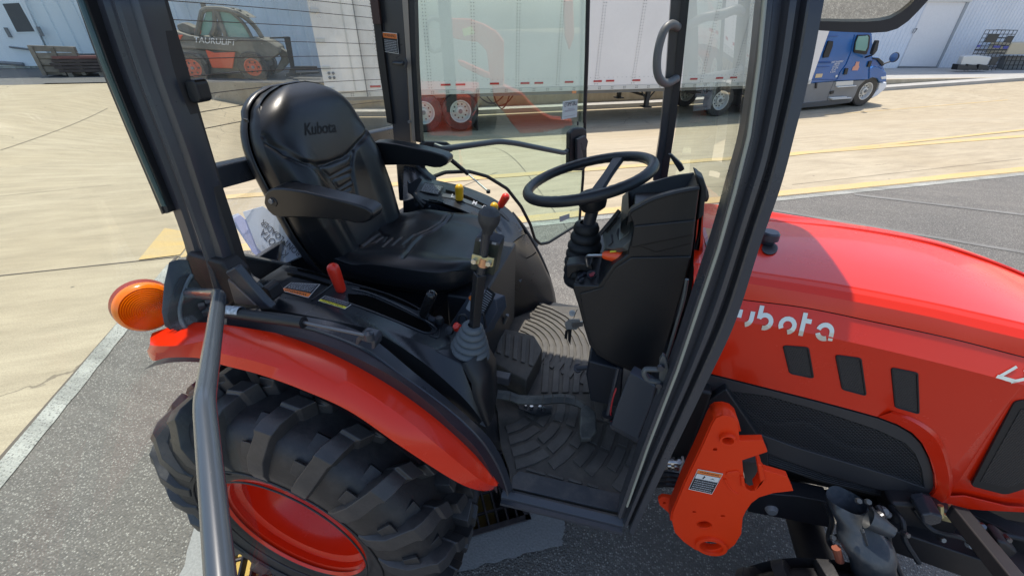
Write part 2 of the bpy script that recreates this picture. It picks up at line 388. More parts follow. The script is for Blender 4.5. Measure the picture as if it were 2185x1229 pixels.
from mathutils.bvhtree import BVHTree
_bv = {}
def hit(px, py, obs, lift=.0):
    """point of the named surfaces on a picture ray, lifted off the surface"""
    d = ray(px, py).normalized(); best = None
    for o in (obs if isinstance(obs, (list, tuple)) else [obs]):
        if o.name not in _bv:
            W_ = wmat(o); _bv[o.name] = BVHTree.FromPolygons([tuple(W_ @ v.co) for v in o.data.vertices], [tuple(p.vertices) for p in o.data.polygons])
        h = _bv[o.name].ray_cast(CAMPOS, d)
        if h[0] is not None and (best is None or h[3] < best[3]): best = h
    if best is None: return None
    n = best[1] if best[1].dot(d) < 0 else -best[1]
    return best[0] + n * lift, n
def hits(pxs, obs, lift=.0015):
    out = []
    for a, b in pxs:
        h = hit(a, b, obs, lift)
        if h: out.append(h[0])
    return out
def decal(name, pxs, obs, m, parent, lift=.0015, th=.0004):
    pts = hits(pxs, obs, lift)
    if len(pts) < 3: print('decal missed', name, pxs[0]); return None
    n = (pts[1] - pts[0]).cross(pts[2] - pts[0]).normalized()
    if n.dot(pts[0] - CAMPOS) > 0: n = -n
    return MB().prism(pts, n * th).build(name, m, parent)
def ribbon(name, A, B, obs, m, parent, lift=.002, n=26):
    rows = []
    for pl_ in (A, B):
        r = []
        for q in crv([Vector((a, b, 0)) for a, b in pl_], n):
            h = hit(q.x, q.y, obs, lift); r.append(h[0] if h else (r[-1] if r else None))
        if None in r: print('ribbon missed', name, A[0]); return None
        rows.append(r)
    return MB().grid(rows).build(name, m, parent)
def quadpt(q, s, t): return (q[0] * (1 - s) + q[1] * s) * (1 - t) + (q[3] * (1 - s) + q[2] * s) * t
def quadtext(txt, q, name, m, parent, lift=.0006, ext=0, bold=0.0):
    """lettering fitted into the 3-D quad q = bottom-left, bottom-right, top-right, top-left"""
    cu = bpy.data.curves.new('t', 'FONT'); cu.body = txt; cu.size = 1; cu.offset = bold; cu.extrude = ext
    to = bpy.data.objects.new('t', cu); COL.objects.link(to)
    dg = bpy.context.evaluated_depsgraph_get(); me = bpy.data.meshes.new_from_object(to.evaluated_get(dg)); bpy.data.objects.remove(to)
    xs = [v.co.x for v in me.vertices]; ys = [v.co.y for v in me.vertices]; x0, x1, y0, y1 = min(xs), max(xs), min(ys), max(ys)
    n = (q[1] - q[0]).cross(q[3] - q[0]).normalized()
    if n.dot(q[0] - CAMPOS) > 0: n = -n
    for v in me.vertices:
        p = quadpt(q, (v.co.x - x0) / (x1 - x0), (v.co.y - y0) / (y1 - y0)) + n * (lift + v.co.z); v.co = p
    me.materials.clear(); me.materials.append(m); o = bpy.data.objects.new(name, me); COL.objects.link(o); setparent(o, parent); return o
def quadbar(q, s0, s1, t0, t1, name, m, parent, lift=.0006):
    pts = [quadpt(q, s0, t0), quadpt(q, s1, t0), quadpt(q, s1, t1), quadpt(q, s0, t1)]
    n = (q[1] - q[0]).cross(q[3] - q[0]).normalized()
    if n.dot(q[0] - CAMPOS) > 0: n = -n
    mb = MB(); mb.add([p + n * lift for p in pts], [(0, 1, 2, 3)]); return mb.build(name, m, parent)
def surftext(txt, qp, name, m, parent, obs, lift=.0015, bold=.0):
    cu = bpy.data.curves.new('t', 'FONT'); cu.body = txt; cu.size = 1; cu.offset = bold
    to = bpy.data.objects.new('t', cu); COL.objects.link(to)
    dg = bpy.context.evaluated_depsgraph_get(); me = bpy.data.meshes.new_from_object(to.evaluated_get(dg)); bpy.data.objects.remove(to)
    xs = [v.co.x for v in me.vertices]; ys = [v.co.y for v in me.vertices]; x0, x1, y0, y1 = min(xs), max(xs), min(ys), max(ys)
    Q = [Vector((a, b, 0)) for a, b in qp]; last = None
    for v in me.vertices:
        z = quadpt(Q, (v.co.x - x0) / (x1 - x0), (v.co.y - y0) / (y1 - y0)); h = hit(z.x, z.y, obs, lift)
        if h: last = h[0]
        v.co = last
    me.materials.clear(); me.materials.append(m); o = bpy.data.objects.new(name, me); COL.objects.link(o); setparent(o, parent); return o
def safety_label(q, head, headmat, parent, rows=7, frac=.26, name='warning_label', body=None, bottom=True):
    """q: bl, br, tr, tl as READ by someone facing the text; header band at the top"""
    base = quadbar(q, 0, 1, 0, 1, name, M_decalw, parent, .0004)
    quadbar(q, .02, .98, .03, .97, 'label_field', body or M_decalb, base, .0007)
    quadbar(q, .02, .98, 1 - frac, .97, 'label_header', headmat, base, .0010)
    hq = [quadpt(q, .12, 1 - frac + .05), quadpt(q, .88, 1 - frac + .05), quadpt(q, .88, .93), quadpt(q, .12, .93)]
    quadtext(head, hq, 'label_lettering', M_decalb, base, .0013, bold=.01)
    mb = MB(); n = (q[1] - q[0]).cross(q[3] - q[0]).normalized()
    if n.dot(q[0] - CAMPOS) > 0: n = -n
    for r in range(rows):
        t = .08 + (1 - frac - .14) * r / rows; s = .08
        while s < .9:
            w = random.uniform(.03, .10); e = min(s + w, .93)
            mb.add([quadpt(q, s, t) + n * .0011, quadpt(q, e, t) + n * .0011, quadpt(q, e, t + .045) + n * .0011, quadpt(q, s, t + .045) + n * .0011], [(0, 1, 2, 3)]); s = e + .018
    o = mb.build('fine_print', M_decalg, base); o['kind'] = 'stuff'
    return base
# =================================================================== ground, walls, buildings
def sst(a, b, x):
    t = max(0, min(1, (x - a) / (b - a))); return t * t * (3 - 2 * t)
def interp(x, xs, ys):
    return float(np.interp(x, xs, ys))
def g(u, v):
    w = interp(u, [-7, -3, 2, 10, 17.5, 32, 45], [0, .95, 1.12, 1.08, .92, .55, .45])
    return -w * sst(5.2, 12.4, v)
def apron(u): return interp(u, [-6, 2, 17, 33, 60], [0, -.22, -.40, -.52, -.6])
WV = 15.8
def sheet(name, u0, u1, v0, v1, nu, nv, m, off=0.0, hf=g, kind='structure', parent=None):
    mb = MB(); rows = []
    for j in range(nv + 1):
        v = v0 + (v1 - v0) * j / nv
        rows.append([yd(u0 + (u1 - u0) * i / nu, v, hf(u0 + (u1 - u0) * i / nu, v) + off) for i in range(nu + 1)])
    mb.grid(rows); o = mb.build(name, m, parent, smooth=True)
    if kind: o['kind'] = kind
    return o
def uvz(p): return p.dot(UV), p.dot(VV)
# asphalt area, its corner where the two slab edges meet
cA = P(385, 548, z=0); cB = P(0, 985, z=0); cR = P(1657, 430, z=0); cR2 = P(2184.6, 368.6, z=0)
uA, vA = uvz(cA); uR, vR = uvz(cR2)
dl = (cB - cA).normalized(); dr = (cR2 - cA).normalized()
ea = cA + dl * 30; eb = cA + dr * 60
# drain opening
def GZ(px, py): return P(px, py, z=0.006)
dr1 = GZ(1134, 1108); dr2 = GZ(1118, 1072)
# two directions of the drain frame
dfl = GZ(968, 1157); ddir = (dr1 - dfl).normalized(); dperp = Vector((-ddir.y, ddir.x, 0))
DW = .42; DLEN = 1.22
dO = dr1 + ddir * .0       # near right corner of the drain frame
def DR(a, b, z=0): return Vector((dO.x, dO.y, 0)) - ddir * a + dperp * b + Vector((0, 0, z))
def poly_sheet(name, pts, m, z, kind='structure', parent=None, holes=None):
    import bmesh
    bm = bmesh.new(); vs = [bm.verts.new((p.x, p.y, z)) for p in pts]; es = [bm.edges.new((vs[i], vs[(i + 1) % len(vs)])) for i in range(len(vs))]
    if holes:
        hv = [bm.verts.new((p.x, p.y, z)) for p in holes]; es += [bm.edges.new((hv[i], hv[(i + 1) % len(hv)])) for i in range(len(hv))]
    bmesh.ops.triangle_fill(bm, edges=es, use_beauty=True)
    for f in bm.faces:
        if f.normal.z < 0: f.normal_flip()
    me = bpy.data.meshes.new(name); bm.to_mesh(me); bm.free(); me.materials.append(m)
    o = bpy.data.objects.new(name, me); COL.objects.link(o)
    if parent: setparent(o, parent)
    elif kind: o['kind'] = kind
    return o
hole = [DR(0, 0), DR(DLEN, 0), DR(DLEN, DW), DR(0, DW)]
yard = sheet('concrete_yard', -90, 120, -40, WV + .02, 210, 112, M_concrete)
import bmesh
_bm = bmesh.new(); _bm.from_mesh(yard.data)
_c = DR(.6, .2)
_del = [f for f in _bm.faces if (f.calc_center_median() - Vector((_c.x, _c.y, 0))).length < 1.2]
bmesh.ops.delete(_bm, geom=_del, context='FACES'); _bm.to_mesh(yard.data); _bm.free()
def jag(a, b, n, amp):
    out = []
    for i in range(n):
        t = i / n; q = a.lerp(b, t); d = (b - a).normalized(); pr = Vector((-d.y, d.x, 0)); out.append(q + pr * random.uniform(-amp, amp))
    return out
asph = jag(cA, eb, 160, .006) + [eb - VV * 60, ea - VV * 60] + jag(ea, cA, 90, .006)
poly_sheet('asphalt_lot', asph, M_asphalt, .004, holes=hole)
# hole in the concrete under the drain is hidden: the pit is a shallow box standing on the slab level
collar = []
cc = [DR(-.085, -.125), DR(.45, -.10), DR(.9, -.14), DR(1.31, -.10), DR(1.315, .60), DR(.3, .62), DR(-.09, .60), DR(-.04, .2), DR(-.125, -.05)]
for i in range(len(cc)): collar += jag(cc[i], cc[(i + 1) % len(cc)], 14, .008)
poly_sheet('drain_collar', collar, M_drainconc, .008, holes=hole)
# joints and painted lines
def line(name, a, b, w, m, off, n=40, parent=None):
    mb = MB(); rows = [[], []]; d = (b - a); pr = Vector((-d.y, d.x, 0)).normalized() * w / 2
    for i in range(n + 1):
        q = a + d * i / n
        for k, s in ((0, -1), (1, 1)):
            e = q + pr * s * (1 + random.uniform(-.06, .06)); uu, vv = uvz(e); e = Vector((e.x, e.y, g(uu, vv) + off)); rows[k].append(e)
    o = mb.grid(rows); o = mb.build(name, m, parent, smooth=False); 
    if not parent: o['kind'] = 'structure'
    return o
def GP(px, py):
    # point of the sloping yard on a picture ray
    d = ray(px, py); t = .5; 
    for _ in range(4000):
        q = CAMPOS + d * t; uu, vv = uvz(q)
        if q.z <= g(uu, vv): break
        t += .01
    return Vector((q.x, q.y, 0))
jl = GP(0, 589); jr = cA
line('slab_joint', jl + (jl - jr) * 1.5, jr, .012, M_joint, .004)
line('slab_joint', GP(378, 549), GP(378, 549) + (GP(0, 985) - GP(378, 549)) * 2, .02, M_joint, .0075)
line('white_line', GP(372, 566), GP(372, 566) + (GP(8, 1010) - GP(372, 566)) * 2.0, .10, M_white, .0085)
line('slab_joint', GP(850, 455), GP(1062, 368), .008, M_joint, .004)
line('slab_joint', GP(1290, 600), GP(1010, 300), .008, M_joint, .004)
line('slab_joint', GP(0, 420), GP(240, 395), .008, M_joint, .004)
line('slab_joint', GP(0, 322), GP(230, 232), .010, M_joint, .004)
_e1 = GP(1110, 484); _e2 = GP(2180, 373)
line('white_line', _e1 + (_e2 - _e1) * -.3, _e1 + (_e2 - _e1) * 4, .09, M_white, .0085, 200)
_y1 = GP(1110, 470); _y2 = GP(2180, 362); _dy = _y2 - _y1
line('yellow_line', _y1 - _dy * .40, _y1 + _dy * 4, .15, M_yellow, .005, 200)
_y1 = GP(1000, 382); _y2 = GP(2184, 291)
line('yellow_line', _y1 + (_y1 - _y2) * .30, _y1 + (_y2 - _y1) * 3, .14, M_yellow, .005, 200)
_y1 = GP(1690, 331); _y2 = GP(2184, 278)
line('yellow_line', _y1 + (_y1 - _y2) * .1, _y1 + (_y2 - _y1) * 3, .10, M_yellow, .0062, 100)
_y1 = GP(1760, 246); _y2 = GP(2150, 214)
line('yellow_line', _y1, _y2, .08, M_yellow, .005, 100)
line('white_line', GP(1822, 417), GP(2300, 474), .07, M_faint, .0085, 60)
line('white_line', GP(1650, 450), GP(2250, 552), .07, M_faint, .0085, 60)
line('slab_joint', GP(1690, 395), GP(2180, 340), .006, M_joint, .004)
# yellow corner patch beside the joint
poly_sheet('yellow_patch', [P(296, 556, z=0), P(385, 545, z=0), P(420, 500, z=0), P(352, 488, z=0)], M_yellow, .0068)
# raised apron in front of the buildings, its wall and kerb
mb = MB(); rows = [[], []]
US = [-9 + i * .5 for i in range(140)]
top = []; bot = []
for u in US:
    top.append(yd(u, WV, apron(u))); bot.append(yd(u, WV, g(u, WV) - .3))
mb.grid([top, bot]); mb.grid([[q + VV * .25 for q in top], top])
w = mb.build('retaining_wall', M_wall, None); tag(w, 'long stained concrete retaining wall running behind the white trailer', 'wall')
mb = MB(); k1 = [yd(u, WV - .62, g(u, WV) + .14) for u in US[12:]]; k0 = [yd(u, WV - .62, g(u, WV) - .1) for u in US[12:]]; k2 = [yd(u, WV - .05, g(u, WV) + .14) for u in US[12:]]
mb.grid([k0, k1, k2]); o = mb.build('kerb', M_paleapron, None); o['kind'] = 'structure'
sheet('dark_apron', -90, 2.0, WV, 21, 92, 4, M_darkpave, hf=lambda u, v: apron(u))
sheet('pale_apron', 2.0, 120, WV + .25, 22, 118, 4, M_paleapron, hf=lambda u, v: apron(u))
# ---- long metal building
BVV = 20.55
def building(name, u0, u1, pitch, m, label, amp=.05, skip=()):
    t = thing(name, yd((u0 + u1) / 2, BVV, 0), label, 'building')
    mb = MB(); u = u0; top = []; bt = []
    prof = [(0, 0), (.78, 0), (.84, -amp), (.94, -amp), (1.0, 0)]
    while u < u1:
        for a, d in prof[:-1]:
            uu = u + a * pitch; top.append(yd(uu, BVV + d, 9.0)); bt.append(yd(uu, BVV + d, apron(uu) - .02))
        u += pitch
    mb.grid([top, bt]); w_ = mb.build('wall', m, t)
    mb = MB(); mb.box(yd((u0 + u1) / 2, BVV + 6, 9.2), (u1 - u0, 12.6, .3), Matrix.Rotation(UA, 3, 'Z')); mb.build('roof', M_rail, t)
    return t
bl = building('metal_warehouse', -60, 9.0, .42, M_siding, 'pale blue ribbed metal warehouse with a wide door, behind the small telehandler')
br = building('white_warehouse', 9.2, 60, .30, M_tarp, 'white ribbed metal warehouse with a flat roll up door, behind the blue truck', amp=.03)
def on_b(px, py, off=.0): return P(px, py, v=BVV - off)
# left white door with dark window
dleft = on_b(-60, 143, .06); dright = on_b(150, 143, .06)
def bpanel(name, pxs, m, parent, off, th=.03, bev=0):
    pts = [on_b(a, b, off) for a, b in pxs]
    return MB().prism(pts, VV * th).build(name, m, parent, bevel=bev)
M_doorw = mat('pale_door_paint', (.78, .82, .84), .5, var=.05, vscale=1)
bpanel('sliding_door', [(-130, -60), (25, -60), (112, 142), (-60, 143)], M_doorw, bl, .14, .06, .01)
wpane = bpanel('door_window', [(5, 9), (40, 7), (74, 68), (36, 69)], M_darkpave, bl, .16, .015)
bpanel('door_window_frame', [(1, 5), (43, 3), (79, 71), (32, 72)], M_siding, bl, .152, .01)
for q in ((17, 70, 15), (86, 68, 19)):
    mb = MB(); a = on_b(q[0], q[1], .17); mb.box(a, (.08, .06, .28), Matrix.Rotation(UA, 3, 'Z')); mb.build('door_bracket', M_truckgrey, bl)
mb = MB(); mb.tube([on_b(20, 101, .2), on_b(78, 108, .2)], .03, 8); mb.build('door_bar', M_truckgrey, bl)
mb = MB(); mb.tube([on_b(-40, 132, .2), on_b(50, 138, .2)], .06, 8); mb.build('door_guide', M_truckgrey, bl)
for a in (0, 9, 17, 31, 40, 50):
    mb = MB(); p1 = on_b(44 + a * .0 + 0, -40, .15)
# roll-up door of the right building
bpanel('roll_up_door', [(1917, 145), (1996, 146), (2066, 6), (1980, 4)], mat('roll_up_door_panel', (.78, .76, .75), .6, var=.03), br, .05, .04)
bpanel('door_threshold', [(1915, 147), (1998, 148), (2000, 143), (1918, 142)], M_truckgrey, br, .10, .04)
bpanel('door_header', [(1975, 5), (2072, 5), (2082, -4), (1990, -6)], M_rail, br, .12, .10)
for pr in ([(1996, 148), (2000, 148), (2070, 4), (2064, 4)],):
    bpanel('door_jamb', pr, mat('jamb', (.34, .36, .38), .6), br, .09, .06)
textmesh('17', .34, 'wall_number', M_decalb, br, on_b(1944, 72, .06), UV, Vector((0, 0, 1)), bold=.006)

# drain: pit with a steel grate
gr = thing('drain_grate', DR(.6, .2, -.1), 'rusty steel bar grate over a pit with brown boards, beneath the tractor', 'drain grate')
M_grate = mat('rusty_bar_steel', (.055, .045, .045), .6, metal=.3, var=.4, vscale=20)
M_board = mat('brown_pit_board', (.50, .34, .09), .8, var=.25, vscale=5)
RD = Matrix(((-ddir.x, dperp.x, 0), (-ddir.y, dperp.y, 0), (0, 0, 1)))
mb = MB()
for A, B in (((0, 0), (DLEN, 0)), ((DLEN, 0), (DLEN, DW)), ((DLEN, DW), (0, DW)), ((0, DW), (0, 0))):
    mb.grid([[DR(A[0], A[1], .007), DR(B[0], B[1], .007)], [DR(A[0], A[1], -.30), DR(B[0], B[1], -.30)]])
mb.grid([[DR(0, 0, -.3), DR(DLEN, 0, -.3)], [DR(0, DW, -.3), DR(DLEN, DW, -.3)]])
mb.build('pit', M_drainconc, gr)
MB().box(DR(DLEN / 2 + .05, DW / 2, -.10), (DLEN - .14, DW - .02, .02), RD).build('pit_board', M_board, gr)
for (A, B) in (((0, .012), (DLEN, .012)), ((0, DW - .012), (DLEN, DW - .012))):
    c = (DR(*A) + DR(*B)) / 2; MB().box(Vector((c.x, c.y, -.012)), (DLEN, .024, .05), RD).build('grate_frame', M_grate, gr, bevel=.002)
for (A, B) in (((.012, 0), (.012, DW)), ((DLEN - .012, 0), (DLEN - .012, DW))):
    c = (DR(*A) + DR(*B)) / 2; MB().box(Vector((c.x, c.y, -.012)), (.024, DW, .05), RD).build('grate_frame', M_grate, gr, bevel=.002)
k = .052
while k < DLEN - .03:
    c = DR(k, DW / 2, -.012); MB().box(c, (.007, DW - .05, .045), RD).build('grate_bar', M_grate, gr); k += .0405
for b in (.085, .17, .255, .34):
    c = DR(DLEN / 2, b, -.002); MB().box(c, (DLEN - .05, .007, .012), RD).build('cross_bar', M_grate, gr)
# =================================================================== semi-trailer
TV = 12.7
RZ = Matrix.Rotation(UA, 3, 'Z')
def tp(px, py, v=TV): return P(px, py, v=v)
def uu(px, py=150, v=TV): return uvz(tp(px, py, v))[0]
u_ribs = [uu(915), uu(1012), uu(1104), uu(1192), uu(1276), uu(1354)]
pitch_u = (u_ribs[-1] - u_ribs[0]) / 5
u_rear = uu(689, 170)
zb = tp(1050, 189).z; zb2 = tp(1050, 199).z
tr = thing('semi_trailer', yd(6.5, 14, -1.1), 'long white box trailer with riveted ribs and red reflectors, parked along the wall', 'semi trailer')
u_front = u_rear + 15.9
edges = [u_rear]
k = u_ribs[0]
while k - pitch_u > u_rear + .15: k -= pitch_u
while k < u_front - .3: edges.append(k); k += pitch_u
edges.append(u_front)
ztop = 3.0
for a, b in zip(edges, edges[1:]):
    mb = MB(); mb.box(yd((a + b) / 2, TV + .02, (zb + ztop) / 2), (b - a - .012, .04, ztop - zb), RZ); mb.build('side_panel', M_trailer, tr, bevel=.004)
mb = MB(); mb.box(yd((u_rear + u_front) / 2, TV + 1.33, (zb + ztop) / 2), (u_front - u_rear - .02, 2.52, ztop - zb - .02), RZ); mb.build('box_body', M_trailer, tr)
mb = MB(); mb.box(yd((u_rear + u_front) / 2, TV + .02, (zb + zb2) / 2 - .004), (u_front - u_rear, .05, zb - zb2), RZ); mb.build('bottom_rail', M_rail, tr, bevel=.004)
mb = MB(); mb.box(yd((u_rear + u_front) / 2, TV + 1.3, zb2 - .06), (u_front - u_rear, 2.3, .1), RZ); mb.build('floor_beam', M_truckgrey, tr)
for a in edges[1:-1]:
    mb = MB(); mb.box(yd(a, TV - .006, (zb + ztop) / 2), (.10, .012, ztop - zb), RZ); mb.build('panel_post', M_trailer, tr)
rv = MB()
def rivet(p, r=.011):
    rv.box(p, (r * 1.7, .014, r * 1.7), RZ)
for a in edges[1:-1]:
    z = zb + .05
    while z < 2.2:
        for s in (-.035, .035): rivet(yd(a + s, TV - .014, z))
        z += .075
k = edges[0] + .2
while k < u_front:
    for s in (0, .05):
        for zz in (zb2 + .035, zb2 + .08): rivet(yd(k + s, TV - .006, zz), .014)
    k += .42
k = edges[0] + .1
while k < u_front:
    rivet(yd(k, TV - .002, zb + .22), .008); k += .15
o = rv.build('rivet', M_truckgrey, tr); o['kind'] = 'stuff'
M_refl = mat('red_reflector', (.45, .02, .03), .3)
for px, py in ((801, 185), (950.8, 181.5), (982.5, 181), (1055, 179), (1120, 178), (1149.5, 177.5), (1214, 175.5), (1275, 173.8), (1301.5, 173), (1357.5, 171.8), (1443, 171), (1480, 169), (1535, 167), (1565, 166)):
    p = tp(px, py); mb = MB(); a_, _ = uvz(p); mb.box(yd(a_, TV - .012, p.z), (.27, .01, .05), RZ); mb.build('reflector', M_refl, tr, bevel=.002)
# open rear door folded against the side
dA = u_rear + .02; dB = uu(779, 170)
mb = MB(); mb.box(yd((dA + dB) / 2, TV - .07, (zb + ztop) / 2 + .03), (dB - dA, .045, ztop - zb), RZ); o = mb.build('rear_door', M_trailer, tr, bevel=.006)
mb = MB(); mb.box(yd(dB, TV - .08, 1.4), (.025, .06, 3.0), RZ); mb.build('door_edge', M_truckgrey, o)
mb = MB(); mb.tube([yd(dB - .28, TV - .11, zb), yd(dB - .28, TV - .11, 2.9)], .014, 8); mb.build('lock_rod', M_rail, o)
for zz in (.12, .6, 1.2, 1.8):
    mb = MB(); mb.box(yd(dA + .12, TV - .105, zz), (.2, .02, .09), RZ); mb.build('hinge', M_rail, o, bevel=.004)
for q in ((702, 157), (711, 157), (704, 166.5), (713, 166.5)):
    p = tp(q[0], q[1], TV - .1); mb = MB(); mb.lathe([(0, 0), (.035, 0), (.035, .02), (0, .03)], p, -VV, 12); mb.build('bolt', M_truckgrey, o)
# undercarriage
zw = -1.12
def wheel(parent, u, v, z, R, name='wheel', rim=.30, n=10, light=M_rail, w=.28):
    c = yd(u, v, z + R)
    mb = MB(); mb.lathe([(rim, w), (R * .93, w), (R, w - .04), (R, .03), (R * .94, 0), (rim * 1.03, .0), (rim, .03)], c, VV, 40); o = mb.build(name, M_rubber, parent, smooth=True)
    mb = MB(); mb.lathe([(rim * 1.02, .0), (rim * .93, .0), (rim * .88, .05), (rim * .8, .10), (rim * .45, .10), (rim * .42, .03), (rim * .2, .02), (0, .02)], c - VV * .005, VV, 40); mb.build('rim', light, o, smooth=True)
    for k in range(n):
        a = 2 * pi * k / n; q = c + (UV * cos(a) + Vector((0, 0, 1)) * sin(a)) * rim * .63 + VV * .09
        mb = MB(); mb.lathe([(0, -.012), (.022 if n > 8 else .03, -.012), (.022, .01)], q, VV, 8); mb.build('hand_hole', M_decalb, o)
    mb = MB(); mb.lathe([(0, -.03), (rim * .16, -.03), (rim * .2, 0), (rim * .2, .05)], c, VV, 16); mb.build('hub', M_truckgrey, o, smooth=True)
    return o
for px in (905, 984):
    a = uu(px, 247)
    wheel(tr, a, TV + .05, zw + .03, .53); wheel(tr, a, TV + 2.1, zw + .03, .53)
    mb = MB(); mb.tube([yd(a, TV + .3, zw + .5), yd(a, TV + 2.2, zw + .5)], .09, 10); mb.build('axle', M_decalb, tr)
a1 = uu(870); a2 = uu(1018)
mb = MB(); mb.box(yd((a1 + a2) / 2, TV + 1.3, -.32), (a2 - a1, 1.2, .22), RZ); mb.build('suspension_frame', M_decalb, tr, bevel=.01)
mb = MB(); mb.box(yd(a2 - .02, TV + .35, -.60), (.03, .6, 1.0), RZ); mb.build('mudflap', M_seal, tr)
mb = MB(); mb.box(yd(uu(872) - .3, TV + 1.3, -.5), (.1, 2.3, .12), RZ); mb.build('rear_bumper', M_truckgrey, tr)
# hanging hoses
M_hose = mat('brown_hose', (.09, .045, .03), .7)
for sag, e in ((.42, (1040, 1112)), (.34, (1022, 1092)), (.5, (1060, 1100))):
    ua_, ub_ = uu(e[0], 200), uu(e[1], 200); pts = []
    for i in range(9):
        t = i / 8; pts.append(yd(ua_ + (ub_ - ua_) * t, TV + .5, -.1 - sag * (1 - (2 * t - 1) ** 2)))
    mb = MB(); mb.tube(crv(pts, 30), .018, 6); mb.build('air_hose', M_hose, tr, smooth=True)
# landing gear
al = uu(1392, 200)
for dv in (.25, 2.1):
    mb = MB(); mb.box(yd(al, TV + dv, -.33), (.13, .13, .62), RZ); mb.build('landing_leg', M_decalb, tr, bevel=.01)
    mb = MB(); mb.box(yd(al, TV + dv, -.66), (.28, .28, .03), RZ); mb.build('landing_foot', M_decalb, tr)
for s in (-1, 1):
    mb = MB(); mb.tube([yd(al, TV + .25, -.5), yd(al + s * .36, TV + .25, -.05)], .025, 6); mb.build('landing_brace', M_decalb, tr)
mb = MB(); mb.tube([yd(al, TV + .25, -.35), yd(al, TV + 2.1, -.35)], .04, 6); mb.build('landing_cross_bar', M_decalb, tr)
mb = MB(); p = tp(1225, 197); mb.box(p, (.12, .05, .07), RZ); mb.build('side_lamp', M_decalo, tr)
# lettering strip on rail not legible: left plain

# =================================================================== blue truck
K6 = 6.829
def tk(a, b, v=12.75): return P(1700 + a / K6, 60 + b / K6, v=v)
trk = thing('semi_truck', yd(15.5, 14, -.95), 'blue sleeper cab truck with grey side skirts coupled to the white trailer', 'truck')
def tpan(name, pts, m, v, th, bev=.01, parent=trk):
    return MB().prism([tk(a, b, v) for a, b in pts], VV * th).build(name, m, parent, bevel=bev)
body = tpan('cab', [(-520, -420), (860, -420), (1010, -60), (1100, 90), (1112, 400), (1090, 470), (1060, 735), (1050, 755), (620, 772), (165, 812), (-520, 880)], M_blue, 12.75, 2.4, .05)
hood = tpan('hood', [(1080, 420), (1200, 432), (1262, 490), (1268, 560), (1290, 620), (1312, 700), (1314, 790), (1215, 795), (1180, 740), (1120, 720), (1062, 745)], M_blue, 12.95, 1.95, .04)
tpan('front_fender', [(1065, 600), (1130, 560), (1210, 580), (1310, 650), (1312, 790), (1215, 792), (1175, 740), (1110, 725), (1062, 742)], M_blue, 12.72, .3, .03)
tpan('bumper', [(1215, 800), (1318, 792), (1312, 860), (1270, 910), (1180, 990), (1100, 1030), (1060, 1025), (1190, 900)], M_tarp, 12.8, 2.3, .04)
tpan('headlamp', [(1232, 712), (1306, 705), (1300, 745), (1240, 750)], M_decalw, 12.70, .05, .01)
tpan('lower_cab_shell', [(-520, 890), (165, 822), (620, 782), (1050, 765), (1000, 1000), (800, 1090), (400, 1140), (80, 1165), (-520, 1230)], M_decalb, 13.0, 1.9, 0)
tpan('skirt_panel', [(155, 815), (545, 782), (500, 880), (455, 1000), (430, 1120), (80, 1160), (120, 1000)], M_truckgrey, 12.74, .06)
tpan('skirt_panel', [(550, 785), (1000, 765), (900, 860), (860, 960), (800, 1075), (440, 1118), (460, 1000), (505, 880)], M_truckgrey, 12.74, .06)
tpan('skirt_panel', [(-520, 890), (150, 818), (70, 1160), (-520, 1230)], M_truckgrey, 12.745, .06)
tpan('lower_skirt', [(85, 1100), (430, 1062), (800, 1040), (780, 1090), (400, 1140), (60, 1170)], mat('dark_skirt', (.07, .075, .08), .5), 12.72, .05)
tpan('step_plate', [(580, 783), (828, 768), (820, 835), (570, 852)], M_rail, 12.71, .04)
for q in ([(605, 858), (875, 840), (872, 852), (600, 872)], [(490, 1018), (735, 1003), (735, 1016), (488, 1032)], [(525, 1035), (800, 1015), (798, 1028), (522, 1048)]):
    tpan('step_tread', q, M_decalw, 12.66, .1, .004)
tpan('skirt_handle', [(280, 800), (305, 800), (298, 880), (275, 885)], M_decalb, 12.70, .03, .004)
tpan('fuel_cap', [(495, 925), (550, 915), (540, 960), (490, 970)], M_decalb, 12.70, .03, .01)
# window frame and pane, sleeper window
tpan('door_window_frame', [(900, 105), (1060, 100), (1078, 130), (1060, 290), (1020, 390), (850, 365), (838, 340), (862, 200)], M_seal, 12.70, .06, .02)
tpan('door_window', [(905, 125), (1035, 115), (1050, 140), (1032, 290), (1005, 340), (858, 322), (870, 210)], M_truckglass, 12.68, .03, .01)
tpan('sleeper_window', [(470, 190), (540, 195), (530, 270), (470, 430), (390, 440), (400, 380), (440, 270)], M_seal, 12.70, .06, .02)
M_bluedark = mat('blue_truck_trim', (.012, .085, .29), .3)
def seam(pts, r=.012, v=12.735, parent=body, name='panel_seam', m=M_bluedark): MB().tube(fillet([tk(a, b, v) for a, b in pts], .05), r, 6).build(name, m, parent, smooth=True)
seam([(205, 745), (190, 720), (250, 590), (280, 572), (480, 566)]); seam([(205, 748), (590, 760), (640, 640), (720, 540), (790, 370), (850, 100)])
seam([(300, 500), (500, 495)]); seam([(300, 515), (500, 508)]); seam([(400, 330), (430, 150), (460, 130), (600, 125)]); seam([(1058, 745), (1060, 600), (1085, 500)])
seam([(1085, 545), (1190, 560), (1240, 600)])
tpan('door_handle', [(715, 590), (760, 590), (735, 680), (690, 685)], M_decalb, 12.70, .04, .01)
tpan('round_sticker', [(870, 495), (915, 495), (905, 545), (912, 570), (890, 620), (805, 622), (820, 575), (850, 550)], mat('salmon_sticker', (.62, .30, .22), .6), 12.735, .01, 0)
tpan('placard', [(285, 672), (382, 668), (365, 722), (268, 730)], mat('tan_placard', (.65, .50, .30), .6), 12.735, .01, 0)
tpan('small_sticker', [(570, 690), (600, 688), (590, 720), (565, 722)], M_decalw, 12.735, .01, 0)
